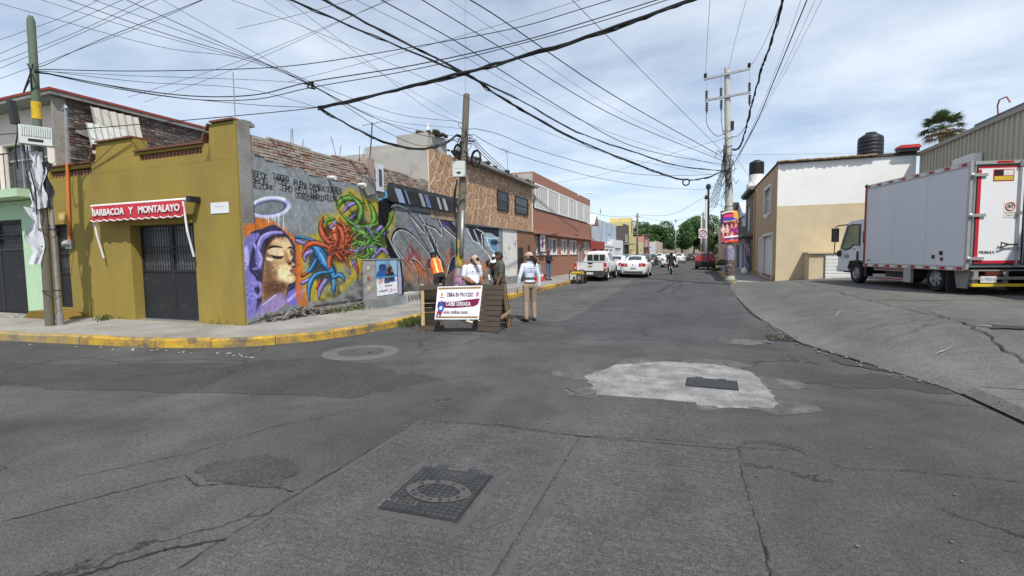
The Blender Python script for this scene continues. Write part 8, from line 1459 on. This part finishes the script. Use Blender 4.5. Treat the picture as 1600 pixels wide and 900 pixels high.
# ================================================================ barricades and banner
WD = mat('barricade_dark_wood', (.072, .057, .044), .85, .25, 2, .4, 20, stretch=(1, 1, 6), col2=(.06, .05, .04), amt=.35, s2=3); WL = mat('barricade_raw_wood', (.40, .27, .15), .8, .2, 2, .3, 20, stretch=(6, 6, 1), col2=(.22, .14, .08), amt=.35, s2=3)
def barricade(label, org, rz, front_slats, w=.56, h=1.0, spread=.30):
    T = thing('barricade', label, 'barricade', org, rz, 'slatted wooden barricades')
    for side, slats in ((-1, front_slats), (1, True)):
        def pt_(x, z, o=0): return Vector((x, side * (spread * (1 - z / h) + .03 + o), z))
        pm_ = WD if slats else WL
        for x in (-w / 2 + .05, w / 2 - .05):
            g = MB(); A_, B_ = pt_(x, .0), pt_(x, h); e = Vector((.035, 0, 0)); f = Vector((0, .018, 0)); g.add([A_ - e - f, A_ + e - f, A_ + e + f, A_ - e + f, B_ - e - f, B_ + e - f, B_ + e + f, B_ - e + f], [(0, 3, 2, 1), (4, 5, 6, 7), (0, 1, 5, 4), (1, 2, 6, 5), (2, 3, 7, 6), (3, 0, 4, 7)]); g.build('leg', pm_ if side < 0 else WL, T, False)
        n = 9; r_ = random.Random(int(org[0] * 10) + side)
        for k in range(n) if slats else (0, n - 1):
            z0 = .02 + k * (h - .03) / n; z1 = z0 + (h - .03) / n - .014; tl_ = r_.uniform(-.008, .008); g = MB(); o1, o2 = (.019, .037); q = []
            for o in (o1, o2):
                for x, dz in ((-w / 2, -tl_), (w / 2, tl_)):
                    for z in (z0, z1): q.append(pt_(x, z + dz, o))
            g.add(q, [(0, 1, 3, 2), (4, 6, 7, 5), (0, 4, 5, 1), (2, 3, 7, 6), (0, 2, 6, 4), (1, 5, 7, 3)]); g.build('slat', WD, T, False)
    for s in (1,):
        g = MB(); g.box((s * (w / 2 + .012), 0, .34), (.02, spread * 1.7, .07), Matrix.Rotation(.12, 3, 'X')); g.build('spreader', WL, T, False)
    return T
fR = (atz(745, 519) + atz(783, 519)) / 2; fL = (atz(653, 517) + atz(687, 517)) / 2
va = (atz(783, 519) - atz(745, 519)); rzR = math.atan2(va.y, va.x)
off = Vector((-math.sin(rzR), math.cos(rzR), 0)) * .33
barricade('dark slatted barricade holding the right end of the banner', tuple(fR + off + Vector((.03, .02, 0))), rzR - .30, True, .62); barricade('open backed barricade with raw wood legs holding the left end of the banner', tuple(fL + off), rzR + .25, False, .5)
t0 = tpar(fR, 765, 519) - .10
BN = thing('street_banner', 'white road works banner reading OBRA EN PROCESO CALLE CERRADA', 'banner', atd(715, 499, t0))
q00, q10, q11, q01 = atd(679, 499, t0), atd(748, 499, t0), atd(754, 446, t0 + .02), atd(684, 448, t0 + .02); nu_, nv_ = 110, 80
u, v = np.meshgrid(np.linspace(0, 1, nu_), np.linspace(0, 1, nv_)); u, v = u.ravel(), v.ravel(); BPT = np.array([list(q00 * ((1 - a) * (1 - b)) + q10 * (a * (1 - b)) + q11 * (a * b) + q01 * ((1 - a) * b)) for a, b in zip(u, v)]); nrm = (q10 - q00).cross(q01 - q00).normalized(); wv = .006 * np.sin(u * 9 + v * 3) * np.sin(v * PI); BPT += np.outer(wv, np.array(nrm)); P = Paint(u * 140, (1 - v) * 100, (222, 224, 238))
for y0 in (3, 91): P.poly([(3, y0), (137, y0), (137, y0 + 6), (3, y0 + 6)], (196, 160, 96), .8, smooth=False); [P.poly([(x, y0 + 6), (x + 3, y0 + 6), (x + 6, y0), (x + 3, y0)], (52, 38, 34), .8, smooth=False) for x in np.arange(3, 134, 6)]
P.poly([(6, 46), (60, 46), (90, 42), (136, 38), (132, 56), (120, 62), (60, 66), (5, 65)], (116, 22, 58), 1.2, smooth=False); P.poly([(17, 42), (26, 66), (23, 76), (10, 78), (8, 66)], (26, 84, 170), 2); P.poly([(12, 62), (20, 60), (20, 70), (12, 70)], (200, 215, 235), 2); P.poly([(6, 76), (22, 76), (20, 84), (8, 84)], (170, 40, 44), 2); P.poly([(5, 84), (10, 82), (9, 90), (4, 90)], (40, 96, 180), 2); P.poly([(14, 83), (18, 83), (18, 90), (14, 90)], (30, 30, 34), 1.5)
P.poly([(14, 20), (20, 23), (16, 30), (12, 25)], (190, 130, 40), 2); P.stroke([(11, 33), (22, 33)], (120, 60, 60), w=2.2); P.stroke([(127, 20), (130, 24), (127, 30), (124, 26), (127, 20)], (130, 30, 70), w=2.4); P.stroke([(121, 34), (132, 33)], (150, 150, 170), w=1.6)
paint_mesh('cloth', BPT, nu_, nv_, P.c, cmat('print_paint', .55, 0, 1, .04), BN, 1.12)
g = MB(); g.add([p - nrm * .006 for p in (q00, q10, q11, q01)], [(0, 1, 2, 3)]); g.build('cloth_back', mat('banner_back', (.6, .6, .64), .7), BN)
ux = (q10 - q00).normalized(); uy = (q01 - q00).normalized(); bw, bh = (q10 - q00).length, (q01 - q00).length; bp = lambda a, b: frame(q00 * ((1 - a) * (1 - b)) + q10 * (a * (1 - b)) + q11 * (a * b) + q01 * ((1 - a) * b) + nrm * .009, ux, (nrm.cross(ux)))
MARN = mat('banner_maroon', (.12, .015, .045), .7); text('OBRA EN PROCESO', bh * .17, bp(.52, .74), MARN, BN, width=bw * .60, ext=.001, bold=.002); text('CALLE CERRADA', bh * .17, bp(.50, .46), mat('banner_letters_white', (.7, .7, .74), .7), BN, width=bw * .56, ext=.001, bold=.003); text('sólo tráfico local', bh * .14, bp(.46, .22), MARN, BN, width=bw * .54, ext=.001, bold=.0015)
# ================================================================ telecom cabinet with advert
CBX0, CBX1, CY0, CY1 = -8.78, -8.36, 11.22, 12.60; ztop = 1.52
T = thing('telecom_cabinet', 'grey street telecom cabinet covered by an internet advert poster', 'cabinet', (-8.55, 11.9, .15)); CG = mat('cabinet_grey', (.30, .31, .305), .55, .12, 3, .1, 20, col2=(.22, .22, .21), amt=.3, s2=3)
g = MB(); g.bb(CBX0, CBX1, CY0, CY1, .42, ztop); g.build('housing', CG, T); g = MB(); g.bb(CBX0 - .02, CBX1 + .04, CY0 - .03, CY1 + .04, .1, .418); g.build('concrete_base', mat('base_bluegrey', (.27, .29, .3), .9, .15, 3, .4, 20, col2=(.18, .18, .17), amt=.4, s2=2), T); g = MB(); g.bb(CBX0 - .02, CBX1 + .02, CY0 - .02, CY1 + .02, ztop + .002, ztop + .03); g.build('lid', CG, T)
g = MB(); g.bb(CBX1 + .002, CBX1 + .008, CY1 - .32, CY1 - .31, .46, ztop - .03); g.build('door_seam', CABLE, T)
def f_ad(P):
    P.c[:] = (226, 228, 234); P.poly([(0, 0), (100, 0), (100, 50), (0, 50)], (96, 140, 176), .5, smooth=False); P.poly([(0, 0), (40, 0), (40, 30), (0, 34)], (140, 180, 205), 14, .8); P.poly([(66, 0), (100, 0), (100, 40), (70, 40)], (150, 190, 210), 12, .8); P.poly([(16, 12), (44, 12), (44, 30), (16, 30)], (50, 66, 110), 3); P.poly([(0, 50), (10, 30), (44, 32), (50, 50)], (40, 90, 160), 6)
    for x, y, c in ((56, 20, (46, 34, 40)), (66, 14, (50, 36, 34)), (50, 34, (60, 40, 50)), (74, 30, (40, 34, 46))): P.poly([(x - 12, y + 30), (x - 9, y + 8), (x, y + 2), (x + 9, y + 8), (x + 12, y + 30)], c, 4); P.poly([(x - 4, y), (x, y - 5), (x + 4, y), (x, y + 6)], (150, 110, 96), 3)
    P.poly([(0, 46), (100, 46), (100, 50), (0, 50)], (80, 150, 190), 3); P.stroke([(54, 52), (54, 100)], (200, 205, 214), w=1); [P.stroke([(a, y), (b, y)], c, w=2.6) for a, b, y, c in ((34, 50, 58, (70, 110, 180)), (36, 50, 63, (70, 110, 180)), (40, 72, 74, (70, 74, 90)), (12, 34, 88, (60, 70, 110)), (62, 70, 84, (120, 150, 210)), (62, 70, 88, (120, 150, 210)), (62, 70, 92, (120, 150, 210)), (74, 92, 88, (200, 120, 130)), (86, 98, 60, (70, 110, 190)), (84, 94, 98, (110, 120, 150)))]
py0, py1, pz0, pz1 = CY0 + .04, CY1 - .33, .50, ztop - .02; par, Mp = poster('advert', None, None, Vector((CBX1 + .008, py0, pz0)), (0, 1, 0), (0, 0, 1), py1 - py0, pz1 - pz0, 70, 70, f_ad, T, 1.15, 0); wA, hA = py1 - py0, pz1 - pz0
for s_, a, b, sz, c in (('120', .17, .40, .13, 'ad_red'), ('$389', .75, .40, .12, 'ad_blue'), ('$279', .42, .13, .07, 'ad_red'), ('MEGAS', .17, .48, .035, 'ad_red')): text(s_, sz, Mp @ Matrix.Translation((a * wA, b * hA, .004)), mat(c, (.5, .03, .05) if c == 'ad_red' else (.05, .13, .42), .6), T, ext=.001, bold=.002)
for pts, c in (([(CY1 - .30, .46), (CY1 - .04, .46), (CY1 - .1, 1.0), (CY1 - .22, 1.46), (CY1 - .29, 1.48)], (.36, .42, .58)), ([(CY1 - .14, .46), (CY1 - .01, .46), (CY1 - .02, .9), (CY1 - .1, 1.47), (CY1 - .2, 1.47), (CY1 - .12, .95)], (.02, .02, .025)), ([(CY1 - .30, .46), (CY1 - .2, .46), (CY1 - .24, .7), (CY1 - .3, .75)], (.025, .025, .03))):
    dx = .010 + .002 * len(pts); g = MB(); g.add([(CBX1 + dx, a, b) for a, b in pts], [tuple(range(len(pts)))]); g.build('spray_paint', mat('spray_%d' % (c[2] * 100), c, .6, .2, 5), T)
for y, z, s, c in ((11.3, 1.3, .04, (.6, .6, .58)), (11.3, 1.0, .05, (.35, .06, .08)), (11.3, .72, .06, (.5, .42, .26))):
    g = MB(); g.add([(CBX0 + .2 + dx * s, CY0 - .003, z + dz * s) for dx, dz in ((-1, -1.2), (1, -1), (1, 1), (-1, 1.3))], [(0, 1, 2, 3)]); g.build('sticker', mat('cab_sticker_%d' % (c[0] * 100), c, .6, .2, 10), T)
T = thing('low_pedestal', 'small concrete block with black scrawl beside the telecom cabinet', 'concrete block', (-8.5, 13, .1)); g = MB(); g.bb(-8.75, -8.38, 12.75, 13.65, .1, .45); g.build('block', mat('block_white', (.45, .44, .42), .9, .12, 4), T); Pp = Paint(np.zeros(1), np.zeros(1), (0, 0, 0))
for k in range(5): g = MB(); y = 12.85 + k * .16; g.tube([(-8.372, y, .18), (-8.372, y + .05, .40), (-8.372, y + .09, .2), (-8.372, y + .13, .36)], .008, 4); g.build('scrawl', CABLE, T)
# ================================================================ generator, tools, odds and ends
T = thing('generator', 'portable generator with yellow tank and black frame on the kerbside', 'generator', (-5.95, 25.75, 0), R(-8)); YEL = mat('generator_yellow', (.62, .43, .04), .45, .08)
for y in (-.3, .3): g = MB(); g.tube([(-.36, y, .12), (-.36, y, .64), (-.3, y, .70), (.3, y, .70), (.36, y, .64), (.36, y, .12), (.3, y, .07), (-.3, y, .07)], .022, 8, closed=True); g.build('frame_hoop', CBLACK, T, False, True)
for x, z in ((-.36, .4), (.36, .4), (-.3, .07), (.3, .07)): g = MB(); g.tube([(x, -.3, z), (x, .3, z)], .018, 6); g.build('frame_rail', CBLACK, T, False)
g = MB(); g.box((0, 0, .60), (.58, .46, .16), None, 0, .86); g.build('fuel_tank', YEL, T, False); g = MB(); g.lathe([(.05, .68), (.05, .72), (.01, .725)], 12); g.build('tank_cap', CBLACK, T, False); g = MB(); g.box((-.1, 0, .30), (.34, .36, .34)); g.build('engine', mat('engine_grey', (.10, .10, .10), .5, .2, 8), T, False); g = MB(); g.box((.2, -.05, .3), (.2, .34, .3)); g.build('alternator', GALV, T, False); g = MB(); g.box((-.15, -.27, .38), (.36, .04, .26)); pn = g.build('control_panel', mat('panel_white', (.55, .55, .52), .5), T, False); g = MB(); g.box((-.08, -.295, .33), (.12, .012, .1)); g.build('socket_plate', CBLACK, pn, False)
for y in (-.36, .36): g = MB(); g.lathe([(.05, -.03), (.12, -.03), (.13, 0), (.12, .03), (.05, .03)], 16, frame((.3, y, .13), (1, 0, 0), (0, 0, 1))); g.build('wheel', TYRE, T, False, True)
T = thing('orange_plank', 'orange painted plank leaning on the terracotta wall', 'plank', (-8.5, 25.6, .1)); g = MB(); g.tube([(-8.45, 25.9, .12), (-8.82, 25.35, 1.72)], [.10, .035], 4); g.build('plank', mat('orange_wood', (.62, .24, .08), .7, .1), T)
for k, (y, lab) in enumerate(((26.25, 'shovel with dark handle leaning nearest the orange plank'), (26.75, 'second shovel leaning beside the man in jeans'))):
    T = thing('shovel', lab, 'shovel', (-8.5, y, .1), group='shovels leaning on the wall'); g = MB(); g.tube([(-8.45, y + .25, .45), (-8.8, y - .15, 1.65)], .02, 6); g.build('handle', WD, T); g = MB(); g.add([(-8.36, y + .14, .5), (-8.36, y + .38, .5), (-8.30, y + .36, .18), (-8.28, y + .27, .1), (-8.30, y + .18, .18)], [(0, 1, 2, 3, 4)]); g.v += [(a + .012, b, c) for a, b, c in g.v]; g.f += [(5, 9, 8, 7, 6)]; g.build('blade', GALV, T)
T = thing('grey_sack', 'upright grey plastic sack leaning by the shovels', 'sack', (-8.5, 26.6, .1)); g = MB(); g.lathe([(.18, 0), (.24, .1), (.23, .5), (.17, .82), (.08, .95), (.12, 1.02)], 14, Matrix.Translation((-8.5, 26.65, .12))); g.v = [(a + .03 * math.sin(c * 9 + b * 7), b + .03 * math.cos(c * 7), c) for a, b, c in g.v]; g.build('sack_body', mat('sack_greyblue', (.20, .26, .29), .6, .15, 6), T, smooth=True)
T = thing('bucket', 'white plastic bucket standing by the red mesh heap', 'bucket', (-8.1, 25.9, .13)); M = Matrix.Translation((-8.1, 25.95, .13)); g = MB(); g.lathe([(.12, 0), (.155, .36), (.165, .36), (.165, .38), (.15, .38), (.115, .03)], 20, M); g.build('pail', WHITEM, T, smooth=True); g = MB(); g.tube([(-8.1 + .16 * math.cos(a), 25.95, .48 - .14 * math.sin(a) * -1 - .02) for a in np.linspace(0, PI, 10)], .006, 5); g.build('handle', GALV, T)
g = MB(); r_ = random.Random(4)
for k in range(60): c = Vector((-8.15 + r_.gauss(0, .16), 25.0 + r_.gauss(0, .3), .15 + abs(r_.gauss(0, .09)))); P = [c + Vector((r_.uniform(-.18, .18), r_.uniform(-.22, .22), r_.uniform(-.05, .07))) for _ in range(4)]; g.tube([Vector(p) for p in crv(P, 3)], .022, 4)
tag(g.build('mesh_heap', mat('orange_red_mesh', (.70, .09, .035), .7, .15, 8)), 'crumpled heap of orange red safety mesh on the pavement', 'safety mesh')
# clothes stall on the right
r_ = random.Random(7); gc = [(.25, .22, .28), (.5, .2, .28), (.12, .14, .24), (.55, .5, .5), (.10, .22, .36), (.30, .12, .2), (.4, .38, .42), (.16, .3, .42)]
names = ['topmost grey', 'pink', 'dark navy', 'pale', 'blue', 'plum', 'light grey', 'sky blue']
for k in range(8):
    y = 35.3 + (k % 4) * .5; z = 2.05 - (k // 4) * .75; rows = [[(3.35 - .06 * (k % 2) + .05 * math.sin(i * 2 + k + j), y + (.42 if j else .2) * (i / 5 - .5), z - j * .23) for i in range(6)] for j in range(4)]
    g = MB(); g.sheet(rows); tag(g.build('hanging_garment', cloth('stall_%d' % k, gc[k], .2), smooth=True, fix=False), names[k] + ' garment hanging outside the dark shop house', 'garment', 'clothes hanging at the shop')
T = thing('clothes_rail', 'metal rail holding clothes outside the dark shop house', 'rail', (3.3, 36, .1)); g = MB(); g.tube([(3.55, 35.1, 2.12), (3.3, 35.1, 2.12), (3.3, 37.3, 2.12)], .02, 6); g.build('rail_tube', GALV, T)
T = thing('rubbish_bag', 'white rubbish bag by the clothes stall', 'bag', (3.1, 34.9, .13)); g = MB(); g.sphere((3.1, 34.9, .33), (.22, .24, .24)); g.lathe([(.06, .54), (.03, .6), (.08, .68)], 8, Matrix.Translation((3.1, 34.9, 0))); g.v = [(a + .02 * math.sin(b * 40 + c * 30), b, c) for a, b, c in g.v]; g.build('bag_body', WHITEM, T, smooth=True)
# ---- weeds and grass
def tuft_mesh(g, c, n, h, sp, r_, w=.008):
    for k in range(n):
        a = r_.uniform(0, 2 * PI); b = Vector(c) + Vector((r_.gauss(0, sp), r_.gauss(0, sp), 0)); hh = h * r_.uniform(.4, 1.1); d = Vector((math.cos(a), math.sin(a), 0)); s = Vector((-d.y, d.x, 0)) * w; m_ = b + d * hh * .25 + Vector((0, 0, hh * .6)); t_ = b + d * hh * .6 + Vector((0, 0, hh * .9)); g.add([b - s, b + s, m_ + s * .8, t_, m_ - s * .8], [(0, 1, 2, 3, 4)])
GR = mat('weed_green', (.075, .115, .03), .7, .4, 5, col2=(.15, .14, .05), amt=.42, s2=4); r_ = random.Random(3); g = MB()
for k in range(34):
    y = r_.uniform(9.2, 10.9); tuft_mesh(g, (-6.22 + r_.uniform(-.05, .16), y, .0), 16, .22, .06, r_)
g.build('kerb_grass', GR, kind='stuff', label='grass growing along the yellow kerb beside the left barricade', cat='grass', fix=False)
for c, n, h, lab, nm in (((-13.15, 7.25, .15), 26, .2, 'low weed clump at the foot of the ochre wall', 'weed_clump'), ((-8.55, 9.9, .2), 22, .14, 'small weeds in the rubble under the mural', 'weed_clump'), ((-8.55, 10.7, .2), 26, .16, 'larger weeds in the rubble near the cabinet', 'weed_clump'), ((-8.5, 27.6, .13), 70, .4, 'tall dry weeds by the wall behind the generator', 'weed_clump'), ((-8.5, 14.4, .13), 60, .45, 'weeds between the scrawled block and the worker', 'weed_clump'), ((1.7, 41.5, .12), 90, .3, 'brown weeds on the right kerb near the sign post', 'weed_clump'), ((1.5, 10.1, .01), 22, .05, 'weeds sprouting in the road drain', 'weed_clump'), ((2.6, 60, .1), 160, .8, 'overgrown verge far along the right pavement', 'weed_clump')):
    g = MB(); tuft_mesh(g, c, n * 2, h, .14 if h < .5 else .8, r_, .012); g.build(nm, GR if h < .4 else mat('weed_dry', (.15, .14, .06), .8, .3, 5), label=lab, cat='weeds', kind='stuff', fix=False)
T = thing('rubble_lump', 'lump of debris on the pavement by the green house', 'debris', (-16.2, 6.9, .1)); g = MB(); [g.sphere((-16.2 + random.uniform(-.2, .2), 6.9 + random.uniform(-.1, .1), .18), (random.uniform(.05, .12), .07, .06), None, 7, 5) for k in range(9)]; g.build('pieces', GREYCON, T, kind='stuff')
g = MB(); r_ = random.Random(15)
for k in range(26): x = r_.uniform(-12, -6.6); g.sphere((x, 5.35 + (x + 12) * .09 + r_.uniform(-.1, .1) - .05, .012), (r_.uniform(.01, .035), r_.uniform(.01, .03), .008), None, 5, 4)
g.build('litter', mat('litter_pale', (.4, .38, .34), .9, .3, 9), kind='stuff', label='scraps of litter and leaves along the kerb', cat='litter')
tag(ribbon([atz(675, 628)[:2], atz(708, 624)[:2]], .012, .02, 3, .004).build('iron_bar', CRACK), 'short dark iron strip lying on the asphalt', 'metal strip'); tag(ribbon([atz(1160, 694)[:2], atz(1200, 693)[:2], atz(1258, 706)[:2]], .008, .022, 3, .003).build('rubber_strip', CRACK), 'thin black rubber strip lying near the slab corner', 'rubber strip')
# far end of the street
row_house(1, 0, 1, 1, (1, 1, 1), 'x') if False else None
T = thing('end_wall', 'pale low building closing the far end of the street', 'building', (0, 176, 0)); g = MB(); g.bb(-40, 40, 176, 184, 0, 4.6); g.build('wall', mat('end_tan', (.36, .31, .25), .9, .2, .3), T); g = MB(); g.bb(-40.3, 40.3, 175.7, 184, 4.603, 4.9); g.build('roof', ROOFT, T)
